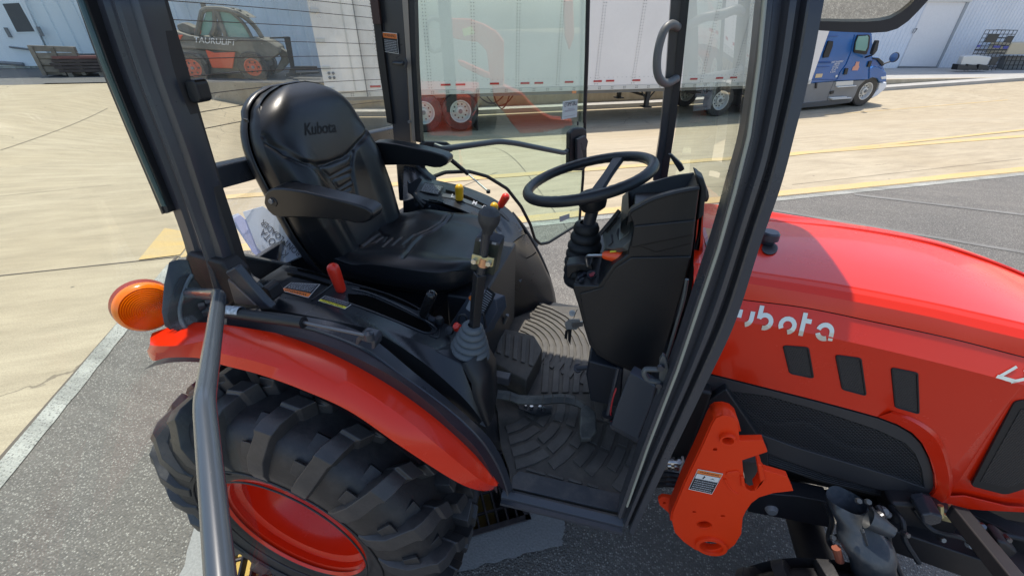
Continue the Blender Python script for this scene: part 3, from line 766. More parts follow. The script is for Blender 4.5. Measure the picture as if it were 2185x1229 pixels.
def lblq(txt, pts, m=M_decalw, parent=body, v=12.733): quadtext(txt, [tk(a, b, v) for a, b in pts], 'lettering', m, parent, .002, bold=.01)
lblq('SWIFT TRANSPORT', [(503, 518), (672, 500), (680, 475), (510, 490)]); lblq('LIMITED', [(540, 543), (622, 534), (630, 510), (548, 520)])
lblq('US DOT', [(520, 572), (608, 564), (615, 545), (528, 552)]); lblq('KY 230', [(512, 600), (598, 592), (605, 573), (520, 580)])
lblq('TX 241', [(498, 628), (565, 620), (572, 600), (506, 607)]); lblq('IL 6290', [(485, 656), (560, 648), (568, 628), (492, 636)])
# mirrors
mb = MB(); mb.tube([tk(1000, 430, 12.7), tk(1090, 400, 12.45), tk(1120, 380, 12.35)], .03, 8); mb.build('mirror_arm', M_decalb, trk)
tpan('side_mirror', [(1180, 180), (1210, 185), (1180, 330), (1140, 385), (1105, 390), (1120, 330), (1150, 240)], M_decalb, 12.25, .12, .02)
mb = MB(); mb.tube([tk(1255, 530, 12.7), tk(1400, 480, 12.6), tk(1455, 450, 12.55)], .022, 8); mb.build('hood_mirror_arm', M_decalb, trk)
mb = MB(); c = tk(1425, 430, 12.5); mb.lathe([(0, -.09), (.10, -.07), (.16, .0), (.15, .03)], c, -UV, 16); mb.build('hood_mirror', M_decalb, trk, smooth=True)
mb = MB(); mb.lathe([(0, .04), (.14, .03)], c, -UV, 16); mb.build('hood_mirror_glass', M_steel, trk, smooth=True)
tpan('grille_trim', [(1110, 430), (1200, 440), (1270, 500), (1280, 540), (1250, 560), (1180, 470), (1110, 450)], M_decalb, 12.9, .1, .01)
tpan('air_intake', [(1060, 490), (1105, 480), (1075, 570), (1035, 570)], M_decalb, 12.70, .08, .01)
# wheels: front axle and drive axles
cf = P(1845, 198, v=12.8); uf, _ = uvz(cf)
gz = g(uf, 12.8)
wheel(trk, uf, 12.78, gz, .52, rim=.29, light=M_rail); wheel(trk, uf, 14.75, gz, .52)
tpan('wheel_arch', [(1000, 800), (1050, 745), (1110, 728), (1175, 745), (1210, 800), (1205, 880), (1120, 1000), (900, 1120), (810, 1080), (900, 880)], M_decalb, 13.0, .6, 0)
for px in (1545, 1618):
    a = uu(px, 215); wheel(trk, a, 12.85, g(a, 12.8), .51)
    wheel(trk, a, 14.7, g(a, 12.8), .51)
mb = MB(); a = uu(1560, 200); b_ = uu(1730, 200); mb.box(yd((a + b_) / 2, 14, -.38), (b_ - a + 1, 1.0, .25), RZ); mb.build('chassis_rail', M_decalb, trk)

# =================================================================== telehandler seen through the rear glass
K3 = 3.841; HV = 16.7
def th(a, b, v=HV): return P(340 + a / K3, b / K3, v=v)
tel = thing('telehandler', yd(*uvz(th(520, 640))), 'dark grey and orange compact telehandler with a fork carriage, by the blue metal warehouse', 'telehandler')
tel.location.z = 0
M_tdark = mat('dark_machine_paint', (.15, .145, .12), .6, var=.3, vscale=3); M_torange = mat('orange_machine_paint', (.68, .10, .035), .5)
def hp(name, pts, m, dv=0, th_=.1, bev=.02, parent=tel): return MB().prism([th(a, b, HV + dv) for a, b in pts], VV * th_).build(name, m, parent, bevel=bev)
hp('chassis', [(70, 420), (200, 395), (390, 420), (620, 420), (700, 420), (860, 480), (880, 560), (460, 605), (120, 600)], M_tdark, .1, 1.5, .03)
hp('engine_cover', [(60, 255), (120, 250), (240, 290), (340, 305), (840, 318), (900, 345), (970, 390), (985, 440), (900, 500), (700, 470), (640, 430), (380, 410), (250, 400), (120, 400)], M_tdark, 0, 1.2, .04)
hp('side_panel', [(60, 300), (190, 290), (170, 330), (130, 380), (90, 390)], M_torange, -.04, .05, .01)
hp('side_door', [(375, 410), (450, 435), (620, 430), (600, 565), (432, 560)], M_torange, -.06, .08, .02)
hp('air_cleaner', [(135, 205), (190, 185), (300, 230), (340, 290), (230, 290), (150, 250)], M_tdark, .2, .5, .05)
hp('reservoir', [(285, 240), (340, 245), (335, 290), (290, 285)], M_torange, .15, .3, .03)
# cab frame as posts with panes
def post(pts, r=.045): MB().tube(fillet([th(a, b, HV + .15) for a, b in pts], .2), r, 8).build('cab_post', M_tdark, tel, smooth=True)
post([(305, 300), (350, 95), (385, 75), (560, 80), (700, 140), (790, 225), (845, 315)], .07); post([(420, 300), (455, 230), (450, 90)], .06); post([(470, 95), (500, 180), (545, 305)], .06)
post([(580, 95), (700, 200), (760, 315)], .05)
hp('roof', [(355, 70), (540, 66), (640, 90), (740, 150), (700, 140), (560, 84), (380, 84)], M_tdark, .1, 1.1, .02)
for pts in ([(385, 100), (440, 95), (440, 290), (320, 295)], [(480, 100), (570, 100), (700, 215), (750, 312), (550, 305), (510, 190)]):
    hp('cab_pane', pts, M_truckglass, .2, .02, 0)
hp('operator_seat', [(420, 230), (440, 180), (470, 190), (480, 300), (410, 300)], M_tdark, .5, .5, .03)
for q in ((360, 45), (600, 85), (655, 100), (715, 140)):
    mb = MB(); mb.box(th(q[0], q[1], HV + .3), (.12, .12, .13), RZ); mb.build('work_lamp', M_tdark, tel, bevel=.02)
for c_ in ((275, 560), (770, 553)):
    p = th(c_[0], c_[1], HV - .05); a, _ = uvz(p); o = wheel(tel, a, HV - .1, p.z - .43, .43, rim=.24, light=M_torange, n=6, w=.35)
    p2 = wheel(tel, a, HV + 1.25, p.z - .43, .43, rim=.24, light=M_torange, n=6, w=.35)
for q in ([(170, 470), (240, 440), (330, 455), (390, 520), (375, 560), (320, 500), (240, 490)], [(660, 500), (720, 450), (820, 460), (880, 540), (850, 560), (790, 500), (720, 500)]):
    hp('mudguard', q, M_tdark, -.1, .35, .03)
hp('boom_head', [(850, 330), (930, 350), (1000, 400), (1050, 430), (1060, 520), (1000, 590), (930, 620), (960, 560), (1000, 480), (960, 420), (850, 370)], M_tdark, .45, .3, .03)
for s in (0, 1):
    hp('fork_upright', [(1020, 310), (1070, 305), (1118, 620), (1040, 640), (1075, 560)], M_decalb, .1 + s * .8, .08, .01)
    hp('fork_tine', [(1040, 600), (1310, 590), (1312, 605), (1040, 630)], M_decalb, .15 + s * .7, .12, .01)
hp('carriage_bar', [(905, 308), (1060, 302), (1062, 318), (905, 322)], M_decalb, .1, .06, .01); hp('carriage_bar', [(1110, 545), (1290, 545), (1300, 575), (1110, 580)], M_decalb, .1, .06, .01)
quadtext('TAURULIFT', [th(a, b, HV - .02) for a, b in ((283, 350), (625, 378), (632, 330), (283, 302))], 'lettering', M_decalw, tel, .004, bold=.015)

# =================================================================== IBC cages and pallets on the apron
def ib(a, b, v=18.6): return P(1740 + a / 4.91, b / 4.91, v=v)
ibc = thing('ibc_cage', ib(1700, 740), 'two storey wire tote cage with black and blue plates, in front of the white wall', 'wire cage')
bl_, br_, tr_, tl_ = ib(1580, 700), ib(1880, 740), ib(2135, 320), ib(1800, 318)
W_ = (br_ - bl_).dot(UV); z0_, z1_ = br_.z, tl_.z; ub, vb = uvz(bl_); ub2 = ub + W_
for i in range(9):
    a = ub + W_ * i / 8; MB().tube([yd(a, 18.6, z0_), yd(a, 18.6, z1_)], .016, 6).build('cage_bar', M_decalb, ibc)
for i in range(11):
    z = z0_ + .1 + (z1_ - z0_ - .1) * i / 10; MB().tube([yd(ub, 18.6, z), yd(ub2, 18.6, z)], .016 if i != 5 else .04, 6).build('cage_rail', M_decalb, ibc)
for i in range(6):
    z = z0_ + .15 + (z1_ - z0_ - .15) * i / 5; MB().tube([yd(ub2, 18.6, z), yd(ub2, 19.6, z)], .016, 6).build('cage_rail', M_decalb, ibc)
def cplate(pts, m, name='plate'): MB().prism([ib(a, b, 18.57) for a, b in pts], VV * .02).build(name, m, ibc)
cplate([(1818, 360), (1932, 362), (1885, 450), (1768, 448)], M_decalb); cplate([(2020, 378), (2085, 380), (2040, 455), (1972, 450)], M_decalb)
M_bl = mat('blue_label', (.03, .04, .28), .5)
cplate([(1705, 475), (1735, 475), (1722, 498), (1692, 497)], M_bl); cplate([(1875, 480), (1945, 483), (1925, 508), (1862, 504)], M_bl); cplate([(1980, 485), (2030, 488), (2010, 518), (1960, 514)], M_bl)
cplate([(1860, 600), (1930, 605), (1880, 690), (1815, 680)], M_decalb)
tank = thing('pallet_stack', ib(1620, 735), 'white tarped load on black plastic skids beside the wire cage', 'pallet load')
MB().prism([ib(a, b, 18.3) for a, b in ((1560, 590), (1700, 580), (1850, 600), (1800, 690), (1520, 685))], VV * .25).build('tarped_load', M_rail, tank, bevel=.05)
for a in (1480, 1580, 1700):
    MB().prism([ib(a + x, b, 18.2) for x, b in ((0, 735), (20, 675), (110, 690), (120, 740))], VV * .3).build('skid', M_decalb, tank, bevel=.02)
ibc2 = thing('ibc_cage', ib(2050, 740), 'low dark wire tote with a tan cover, rightmost by the wall', 'wire cage')
MB().prism([ib(a, b, 18.9) for a, b in ((2060, 455), (2400, 450), (2400, 575), (1995, 575))], VV * 1.0).build('tan_cover', mat('tan_cover', (.55, .47, .33), .7), ibc2, bevel=.03)
for i in range(9): MB().tube([ib(2030 + i * 45, 580, 18.9), ib(1960 + i * 48, 735, 18.9)], .02, 6).build('cage_bar', M_decalb, ibc2)
for z in (600, 640, 685, 730): MB().tube([ib(2030 - (z - 580) * .5, z, 18.9), ib(2420, z, 18.9)], .022, 6).build('cage_rail', M_decalb, ibc2)
MB().prism([ib(a, b, 19.5) for a, b in ((2000, 590), (2400, 590), (2400, 735), (1950, 735))], VV * .3).build('inner_tank', M_truckgrey, ibc2)
# scrap and timber on the dark apron, far left
def lf(a, b, v=18.0): return P(a, b, v=v)
M_wood = mat('grey_timber', (.22, .19, .15), .8, var=.3, vscale=6)
s1 = thing('crate', lf(125, 150), 'rough grey timber crate standing open on the dark apron at far left', 'crate')
c0 = lf(107, 150); a, _ = uvz(c0)
for k in range(4):
    MB().box(yd(a + .55, 17.6, .16 + k * .18 + .05), (1.15, .05, .15), RZ @ Matrix.Rotation(radians(2 * (k % 2)), 3, 'Y')).build('slat', M_wood, s1, bevel=.005)
for k in range(3): MB().box(yd(a + .05 + k * .5, 17.56, .42), (.1, .06, .75), RZ).build('stile', M_wood, s1)
MB().box(yd(a + .55, 18.05, .3), (1.1, .8, .5), RZ).build('crate_body', M_wood, s1, bevel=.02)
s2 = thing('timber_pile', lf(180, 150), 'dark pile of planks on bearers beside the timber crate', 'timber pile')
c0 = lf(150, 150); a, _ = uvz(c0)
M_dw = mat('dark_timber', (.06, .045, .04), .8, var=.3, vscale=6)
for k in range(5):
    for j in range(4):
        MB().box(yd(a + 1.0 + random.uniform(-.1, .1), 17.6 + j * .26, .17 + k * .09), (2.2, .24, .07), RZ).build('plank', M_dw if k < 4 else mat('red_plank', (.18, .07, .06), .7) if (j == 0) else M_dw, s2)
for k in (0.2, 1.0, 1.8): MB().box(yd(a + k, 18, .06), (.12, 1.0, .12), RZ).build('bearer', M_wood, s2)
# =================================================================== tractor: wheels, fenders, cab frame, doors
YC = 1.15
tra = thing('tractor', (0, YC, 0), 'red compact cab tractor with its glass doors open and a black seat inside', 'tractor')
C = Vector((-.76, 0, .5))
def PR(px, py, R, ymin=.36, ymax=.8):
    d = ray(px, py); ox, oz = CAMPOS.x - C.x, CAMPOS.z - C.z
    a = d.x ** 2 + d.z ** 2; b = 2 * (ox * d.x + oz * d.z); c = ox * ox + oz * oz - R * R
    D = b * b - 4 * a * c
    if D < 0: t = -b / (2 * a)
    else: t = (-b - sqrt(D)) / (2 * a)
    p = CAMPOS + d * t
    if p.y < ymin or p.y > ymax: p = P(px, py, y=max(ymin, min(ymax, p.y)))
    return p
def mirror_y(v): return Vector((v.x, 2 * YC - v.y, v.z))
def mirror_obj(o, parent, name=None):
    me = o.data.copy()
    for v in me.vertices: v.co.y = 2 * YC - v.co.y
    me.flip_normals()
    q = bpy.data.objects.new(name or o.name.split('.')[0], me); COL.objects.link(q)
    for md in o.modifiers:
        nm = q.modifiers.new(md.name, md.type)
        for pr in ('width', 'segments', 'limit_method', 'angle_limit', 'harden_normals', 'levels', 'render_levels', 'thickness', 'offset'):
            if hasattr(md, pr):
                try: setattr(nm, pr, getattr(md, pr))
                except Exception: pass
    setparent(q, parent)
    for ch in o.children: mirror_obj(ch, q)
    return q

M_lug = mat('worn_lug_rubber', (.034, .034, .036), .40, bump=.25, bscale=150, dust=.3, dustcol=(.14, .13, .12))
# ---- big lugged tyres
def lugged_wheel(cx, cz, y0, R, w, rimR, nl, parent, side=-1, bulge=.03, dish=True):
    """y0 = outer sidewall plane; the tyre runs to y0 + w"""
    yc = y0 + w / 2
    rb = R - .042
    half = [(rimR, .018 + .0), (rimR + .03, .004), (rimR + .09, -.012), (R - .14, -.012), (R - .085, .006), (R - .055, .032), (rb - .004, .075), (rb, w / 2)]
    prof = [(r, h) for r, h in half] + [(r, w - h) for r, h in half[::-1]]
    prof = [(p.x, p.y) for p in crv([Vector((r, h, 0)) for r, h in prof], 44)]
    mb = MB(); mb.lathe(prof, (cx, y0, cz), (0, 1, 0), 96)
    ty = mb.build('tyre', M_rubber, parent, smooth=True, ang=60)
    # sidewall bead rings
    for rr in (rimR + .022, rimR + .075):
        pts = [Vector((cx + rr * cos(a), y0 - .004 if rr < rimR + .05 else y0 - .0115, cz + rr * sin(a))) for a in [2 * pi * k / 90 for k in range(90)]]
        MB().tube(pts, .0025, 6, closed=True).build('bead_ring', M_rubber, ty, smooth=True)
    # lug: stations (radius, offset, normal_r, normal_y, height, theta, half angle)
    st = [(rb, w / 2 + .016, 1, 0, .046, 0.0, .040), (rb, w / 2 - .030, 1, 0, .046, .035, .052), (rb, w / 2 - .034, 1, 0, .026, .045, .050), (rb - .001, w / 2 - .042, 1, 0, .026, .100, .050), (rb - .001, w / 2 - .046, 1, 0, .046, .105, .062),
          (rb - .003, .085, 1, -.05, .043, .150, .066), (rb - .004, .080, 1, -.05, .036, .160, .054), (R - .048, .046, .97, -.25, .036, .185, .060), (R - .056, .030, .85, -.5, .034, .195, .062),
          (R - .060, .026, .75, -.65, .026, .20, .056), (R - .100, .003, .35, -.94, .024, .215, .066), (R - .145, -.010, .1, -1, .014, .232, .074), (R - .180, -.0115, 0, -1, .004, .242, .078)]
    def lug(th0, flip):
        mb = MB(); rows = []
        for (r, h, nr, ny, hh, th_, ha) in st:
            L = sqrt(nr * nr + ny * ny); nr /= L; ny /= L; r_top = r + nr * hh; h_top = h + ny * hh
            row = []
            for (rr, yy, k) in ((r - .004 * nr, h - .004 * ny, 1.12), (r_top, h_top, .82), (r_top, h_top, -.82), (r - .004 * nr, h - .004 * ny, -1.12)):
                th2 = th0 + th_ + ha * k; y_ = y0 + yy if not flip else y0 + w - yy
                row.append(Vector((cx - sin(th2) * rr, y_, cz + cos(th2) * rr)))
            rows.append(row)
        n = len(rows); v = [q for r_ in rows for q in r_]; f = []
        for i in range(n - 1):
            for k in range(3): f.append((i * 4 + k, i * 4 + k + 1, (i + 1) * 4 + k + 1, (i + 1) * 4 + k))
        f.append((0, 1, 2, 3)); f.append([(n - 1) * 4 + k for k in (3, 2, 1, 0)])
        return mb.add(v, f)
    base = None
    for flip in (0, 1):
        base = lug(0, flip).build('tread_lug', M_lug, None, bevel=.004, bseg=2)
        first = True
        for k in range(nl):
            a = 2 * pi * (k + flip * .5) / nl
            Mx = Matrix.Translation((cx, 0, cz)) @ Matrix.Rotation(-a, 4, 'Y') @ Matrix.Translation((-cx, 0, -cz))
            if first and flip == 0: base.matrix_basis = Mx; base.parent = None; setparent(base, ty); first = False
            else: inst(base, 'tread_lug', Mx, ty)
        if flip == 1: bpy.data.objects.remove(base)
    # raised pads between the lugs and small vent hairs
    if dish:
        pad0 = None
        for (r0, r1, h0, h1, a0, a1) in ((R - .064, R - .046, .040, .075, .13, .21), (R - .112, R - .076, -.004, .010, .145, .235)):
            mb = MB(); v = []
            for rr, hh in ((r0, h0), (r1, h1)):
                for a in (a0, a1):
                    for up in (0, .009):
                        v.append(Vector((cx - sin(a + .10) * (rr + up), y0 + hh - up * .8, cz + cos(a + .10) * (rr + up))))
            mb.add(v, [(0, 2, 3, 1), (4, 5, 7, 6), (0, 1, 5, 4), (2, 6, 7, 3), (1, 3, 7, 5), (0, 4, 6, 2)])
            pb = mb.build('sidewall_pad', M_rubber, ty, bevel=.002)
            for k in range(1, nl):
                a = 2 * pi * k / nl
                inst(pb, 'sidewall_pad', Matrix.Translation((cx, 0, cz)) @ Matrix.Rotation(-a, 4, 'Y') @ Matrix.Translation((-cx, 0, -cz)), ty)
    return ty
rw = lugged_wheel(-.755, .50, .437, .487, .32, .222, 19, tra)
# raised sidewall lettering
def sidewall_text(txt, cx, cz, y, r, a_mid, size, parent):
    n = len(txt); step = size * .95 / r
    for i, ch in enumerate(txt):
        a = a_mid + (n / 2 - i - .5) * step      # clockwise as seen from outside
        d = Vector((cos(a), 0, sin(a))); t = Vector((sin(a), 0, -cos(a)))
        o = Vector((cx, y, cz)) + d * r - t * size * .3
        textmesh(ch, size, 'sidewall_letter', M_rubber, parent, o, t, d, ext=.002, bold=.004)
sidewall_text('GOODYEAR', -.755, .5, .4305, .283, radians(88), .032, rw)
# dished red rim
rim = MB().lathe([(.222, .018), (.229, .011), (.233, .015), (.230, .024), (.220, .030), (.222, .048), (.205, .058), (.203, .12), (.186, .135), (.184, .165), (.17, .185), (.10, .20), (.0, .20)], (-.755, .436, .5), (0, 1, 0), 96).build('rim', M_redpaint, rw, smooth=True, ang=50)
for k in range(8):
    a = 2 * pi * k / 8 + .2
    MB().lathe([(0, -.018), (.014, -.018), (.014, 0)], (-.76 + .075 * cos(a), .625, .5 + .075 * sin(a)), (0, 1, 0), 6).build('wheel_bolt', M_steel, rim)
MB().lathe([(0, -.05), (.045, -.05), (.05, 0)], (-.76, .625, .5), (0, 1, 0), 24).build('hub', M_redpaint, rim, smooth=True)
rw2 = lugged_wheel(-.76, .50, 1.545, .50, .33, .232, 19, tra, dish=False)
MB().lathe([(0, .12), (.2, .12), (.235, .02)], (-.76, 1.545, .5), (0, 1, 0), 48).build('rim', M_redpaint, rw2, smooth=True)
# front wheels
fw = lugged_wheel(.76, .32, .50, .32, .23, .16, 17, tra, dish=False)
MB().lathe([(.165, .01), (.172, .004), (.168, .03), (.14, .045), (.13, .11), (.06, .12), (0, .10)], (.76, .50, .32), (0, 1, 0), 48).build('rim', M_redpaint, fw, smooth=True)
fw2 = lugged_wheel(.76, .33, 1.55, .33, .23, .16, 17, tra, dish=False)

# ---- red fender (strip round the tyre)
def lofts(name, curves, m, parent, n=48, smooth=True, solid=0, bevel=0, ang=40, soff=-1):
    rows = [crv(c, n) for c in curves]
    return MB().grid(rows).build(name, m, parent, smooth=smooth, solid=solid, bevel=bevel, ang=ang, soff=soff)
lowpx = [(318.6, 762), (329, 770), (359.6, 763), (424.5, 764), (480, 780), (554, 799), (642.6, 830.6), (745, 876.8), (847.7, 946.8), (925, 998), (975, 1028), (1010, 1043), (1040, 1047), (1060, 1040)]
midpx = [(320, 736), (340, 738), (385, 737), (450, 726), (500, 735), (560, 748), (650, 775), (760, 823), (865, 893), (940, 955), (990, 996), (1020, 1020), (1045, 1034), (1061, 1036)]
toppx = [(324, 711), (345, 703), (390, 690), (440, 688), (480, 693), (540, 702), (642.6, 721), (711, 742), (779, 772.5), (847.7, 810), (916, 861), (967, 909), (1018.6, 960), (1062, 1032)]
low = [PR(a, b, .625) for a, b in lowpx]; mid = [PR(a, b, .665) for a, b in midpx]; top = [PR(a, b, .675, .4, .62) for a, b in toppx]
under = [q + Vector((0, .012, -.004)) for q in low]
lipin = [q + Vector((0, .03, .0)) for q in low]
fen = lofts('fender', [lipin, under, low, [a.lerp(b, .5) + Vector((0, -.004, .004)) for a, b in zip(low, mid)], mid, [a.lerp(b, .5) + Vector((0, 0, .003)) for a, b in zip(mid, top)], top, [q + Vector((0, .02, -.03)) for q in top]], M_redpaint, tra, 80, ang=25)

# inner black arch liner over the tyre
mb = MB(); rows = []
for yy in (.50, .60, .74, .86):
    rows.append([Vector((-.76 - sin(a) * .59, yy, .5 + cos(a) * .59)) for a in [radians(t) for t in range(-46, 38, 4)]])
lin = mb.grid(rows).build('arch_liner', M_seal, tra, smooth=True); _ml = mirror_obj(lin, tra); _ml.location.z -= .09

# ---- door sill arch of the cab frame beside the fender
c2 = [(484, 694), (540, 702), (642.6, 721), (711, 742), (779, 772.5), (847.7, 810), (916, 861), (967, 909), (1018.6, 960), (1060, 1032)]
c3 = [(484, 676), (540, 680), (600, 689), (676.8, 704), (779, 745), (847.7, 793), (916, 841), (984.4, 895.6), (1035.7, 950), (1068, 1005), (1084, 1052)]
c4 = [(496, 660), (560, 664), (640, 674), (720, 690), (793, 721), (882, 793), (950, 847.7), (1001.5, 892), (1045, 935), (1074, 985), (1094, 1042)]
r0 = [q + Vector((0, .004, -.05)) for q in [P(a, b, y=.555) for a, b in c2]]
r1 = [P(a, b, y=.553) for a, b in c2]
r2 = [P(a, b, y=.585) for a, b in c3]
r2b = [P(a, b + 3, y=.590) for a, b in c3]
r3 = [P(a, b, y=.625) for a, b in c4]
r4 = [q + Vector((0, .02, -.06)) for q in r3]
arch = lofts('door_frame_arch', [r0, r1, [a.lerp(b, .9) for a, b in zip(crv(r1, 60), crv(r2, 60))]], mat('arch_rubber', (.035, .022, .028), .5), tra, 60)
arch2 = lofts('door_frame_arch', [[q + Vector((0, 0, -.02)) for q in r2], r2, r2b, r3, r4], M_frame, tra, 60, ang=25)

MB().tube(crv([a + Vector((0, -.002, .001)) for a in r2], 70), .0035, 8).build('seal_bead', M_frame, tra, smooth=True)

# ---- pillars as ribbed channels
def channel(name, Lp, Rp, y, prof, m, parent, n=40, back=.05, ynm=None):
    """prof: (fraction across, offset in y)"""
    yf = y if callable(y) else (lambda t: y)
    L = [P(a, b, y=yf(i / (len(Lp) - 1))) for i, (a, b) in enumerate(Lp)]; R = [P(a, b, y=yf(i / (len(Rp) - 1))) for i, (a, b) in enumerate(Rp)]
    L = crv(L, n); R = crv(R, n)
    rows = []
    for fr, dy in prof: rows.append([a.lerp(b, fr) + Vector((0, dy, 0)) for a, b in zip(L, R)])
    rows.append([b + Vector((0, back, 0)) for b in R]); rows.append([a + Vector((0, back, 0)) for a in L]); rows.append(rows[0])
    return MB().grid(rows).build(name, m, parent, smooth=True, ang=22)
Aprof = [(0, .012), (.02, 0), (.16, -.002), (.20, .008), (.34, .010), (.38, .0), (.42, -.006), (.52, -.008), (.56, .012), (.66, .013), (.70, -.004), (.74, -.006), (.96, -.004), (1.0, .010)]
AL = [(1632, -40), (1628, 0), (1612, 150), (1588, 300), (1560, 400), (1526, 520), (1482, 650), (1438, 780), (1372, 950), (1318, 1100)]
AR = [(1770, -40), (1762, 0), (1733, 150), (1700, 280), (1668, 400), (1622, 530), (1570, 690), (1508, 820), (1420, 1000), (1352, 1140)]
apil = channel('front_pillar', AL, AR, lambda t: .72 - .09 * t, Aprof, M_frame, tra, 60)
mb = MB(); mb.tube([P(a, b, y=.70 - .07 * i / 8) for i, (a, b) in enumerate([(1636, -40), (1620, 130), (1598, 290), (1568, 410), (1534, 530), (1490, 660), (1446, 790), (1384, 950), (1338, 1080)])], .0028, 8); mb.build('edge_trim', mat('pale_edge_glass', (.30, .31, .26), .3), apil, smooth=True)
# pane edge in front of pillar: near rear (left) pillar with three bands
LL = [(186, -20), (191, 0), (250, 165), (330, 358), (378, 480), (402, 560), (425, 640)]
LR = [(287, -20), (293, 0), (345, 170), (402, 330), (447, 470), (478, 560), (505, 650)]
LT = [(330, -20), (336, 0), (376, 131), (417, 270), (457, 398), (488, 490), (512, 566)]
Lprof = [(0, .012), (.03, 0), (.30, -.002), (.36, .005), (.50, .005), (.58, -.008), (.68, -.014), (.74, -.010), (.80, .002), (.97, .004), (1, .014)]
lpil = channel('rear_pillar', LL, LR, lambda t: .69 - .07 * t, Lprof, M_frame, tra, 50)
lp2 = MB(); A_ = crv([P(a, b, y=.70 - .07 * i / 6) for i, (a, b) in enumerate(LR)], 40); B_ = crv([P(a, b, y=.73 - .07 * i / 6) for i, (a, b) in enumerate(LT)], 40)
lp2.grid([A_, [q + Vector((0, -.003, 0)) for q in B_], [q + Vector((0, .02, 0)) for q in B_]]).build('pillar_trim', M_frame2, lpil, smooth=True)
SL = [(152, -20), (159, 0), (205, 130), (262, 268), (310, 380), (343, 458)]; SR = [(188, -20), (193, 0), (246, 150), (300, 285), (345, 395), (366, 452)]
sl = channel('door_hinge_seal', SL, SR, lambda t: .675 - .04 * t, [(0, .006), (.1, 0), (.35, -.002), (.42, .004), (.75, .003), (.8, -.008), (1, -.006)], M_seal, tra, 40, .02)
MB().tube([P(a, b, y=.66 - .04 * i / 5) for i, (a, b) in enumerate([(166, -20), (172, 0), (220, 130), (276, 268), (322, 375), (350, 440)])], .005, 8).build('glass_edge_strip', mat('green_glass_edge', (.05, .09, .085), .25), sl, smooth=True)
# pillar foot going down behind the bracket
foot = MB().prism([P(a, b, y=.62) for a, b in ((395, 540), (470, 560), (500, 590), (512, 640), (480, 664), (430, 690), (385, 600))], Vector((0, .05, 0))).build('pillar_foot', M_frame2, tra, bevel=.008)
MB().prism([P(a, b, y=.60) for a, b in ((478, 582), (500, 570), (560, 640), (580, 660), (556, 662), (540, 645), (500, 605))], Vector((0, .02, 0))).build('foot_gusset', M_frame, foot, bevel=.005)
MB().prism([P(a, b, y=.598) for a, b in ((484, 596), (498, 606), (548, 654), (500, 648))], Vector((0, .01, 0))).build('foot_panel', mat('brown_reflecting_panel', (.16, .12, .10), .35), foot, bevel=.003)
MB().prism([P(a, b, y=.66) for a, b in ((545, 626), (560, 612), (572, 618), (584, 640), (570, 652), (560, 640))], Vector((0, .04, 0))).build('foot_hook', M_decalb, foot, bevel=.004)
MB().prism([P(a, b, y=.70) for a, b in ((500, 560), (530, 596), (548, 606), (538, 615), (512, 600), (490, 572))], Vector((0, .02, 0))).build('foot_bracket', M_frame, foot, bevel=.004)
# pane handle knob on the pillar
k1 = P(385, 190, y=.70); k2 = P(402, 190, y=.72)
mb = MB(); mb.tube([k1, k2], .008, 10); kn = mb.build('window_catch', M_decalb, tra, smooth=True)
MB().prism([P(a, b, y=.70) for a, b in ((392, 174), (409, 170), (417, 178), (428, 214), (424, 221), (408, 221), (400, 205))], Vector((0, .03, 0))).build('catch_knob', M_decalb, kn, bevel=.006)
# rear crossbar
a0, a1 = P(452, 378, x=-1.03), P(850, 282, x=-1.03)
mb = MB(); d_ = (a1 - a0).normalized(); up_ = Vector((0, 0, 1)); sd_ = d_.cross(up_).normalized(); up_ = sd_.cross(d_)
hh = .030; poly = [(-.02, -hh), (.02, -hh), (.02, hh - .004), (.012, hh), (-.012, hh), (-.02, hh - .004)]
mb.prism([a0 + sd_ * x + up_ * z for x, z in poly], a1 - a0); mb.build('rear_crossbar', M_frame, tra, bevel=.004)
# far rear pillar with strips
def band(name, L, R, yy, m, th=.03, parent=tra, bev=.003):
    A = [P(a, b, y=yy) for a, b in L]; B = [P(a, b, y=yy) for a, b in R]
    return MB().grid([[q + Vector((0, th, 0)) for q in A], A, B, [q + Vector((0, th, 0)) for q in B]]).build(name, m, parent, smooth=True, ang=20)
fp = band('rear_pillar', [(803, -20), (806, 0), (822, 130), (838, 270), (843, 330)], [(857, -20), (858, 0), (866, 130), (876, 300), (878, 330)], 1.60, M_frame, .05)
band('pillar_seal', [(789, -20), (791, 0), (806, 130), (826, 262)], [(803, -20), (806, 0), (821, 130), (838, 266)], 1.585, M_seal, .03, fp)
band('seal_end_cap', [(789, -20), (789, 0), (796, 52)], [(806, -20), (806, 0), (812, 52)], 1.575, mat('maroon_cap', (.05, .022, .02), .5), .01, fp)
band('alloy_strip', [(857, -20), (858, 0), (868, 140), (879, 300)], [(868, -20), (870, 0), (877, 140), (886, 302)], 1.595, mat('weathered_alloy', (.30, .27, .24), .45, metal=.3), .02, fp)
band('door_seal', [(869, -20), (871, 0), (878, 140), (888, 303)], [(882, -20), (884, 0), (888, 140), (898, 305)], 1.598, M_decalb, .03, fp)
MB().lathe([(0, -.006), (.006, -.006), (.006, 0)], P(874, 260, y=1.594), (0, 1, 0), 8).build('strip_screw', M_truckgrey, fp)
MB().tube([P(840, 135, y=1.595), P(858, 136, y=1.57), P(862, 134, y=1.57)], .006, 8).build('window_latch', M_frame, fp, smooth=True)
MB().prism([P(a, b, y=1.57) for a, b in ((860, 126), (864, 124), (868, 134), (866, 148), (862, 150))], Vector((0, .01, 0))).build('latch_paddle', M_frame, fp, bevel=.002)
q = [P(a, b, y=1.592) for a, b in ((819.5, 111), (851, 116), (847, 72), (816, 69))]
safety_label(q, 'WARNING', M_decalo, fp, rows=7, frac=.27)
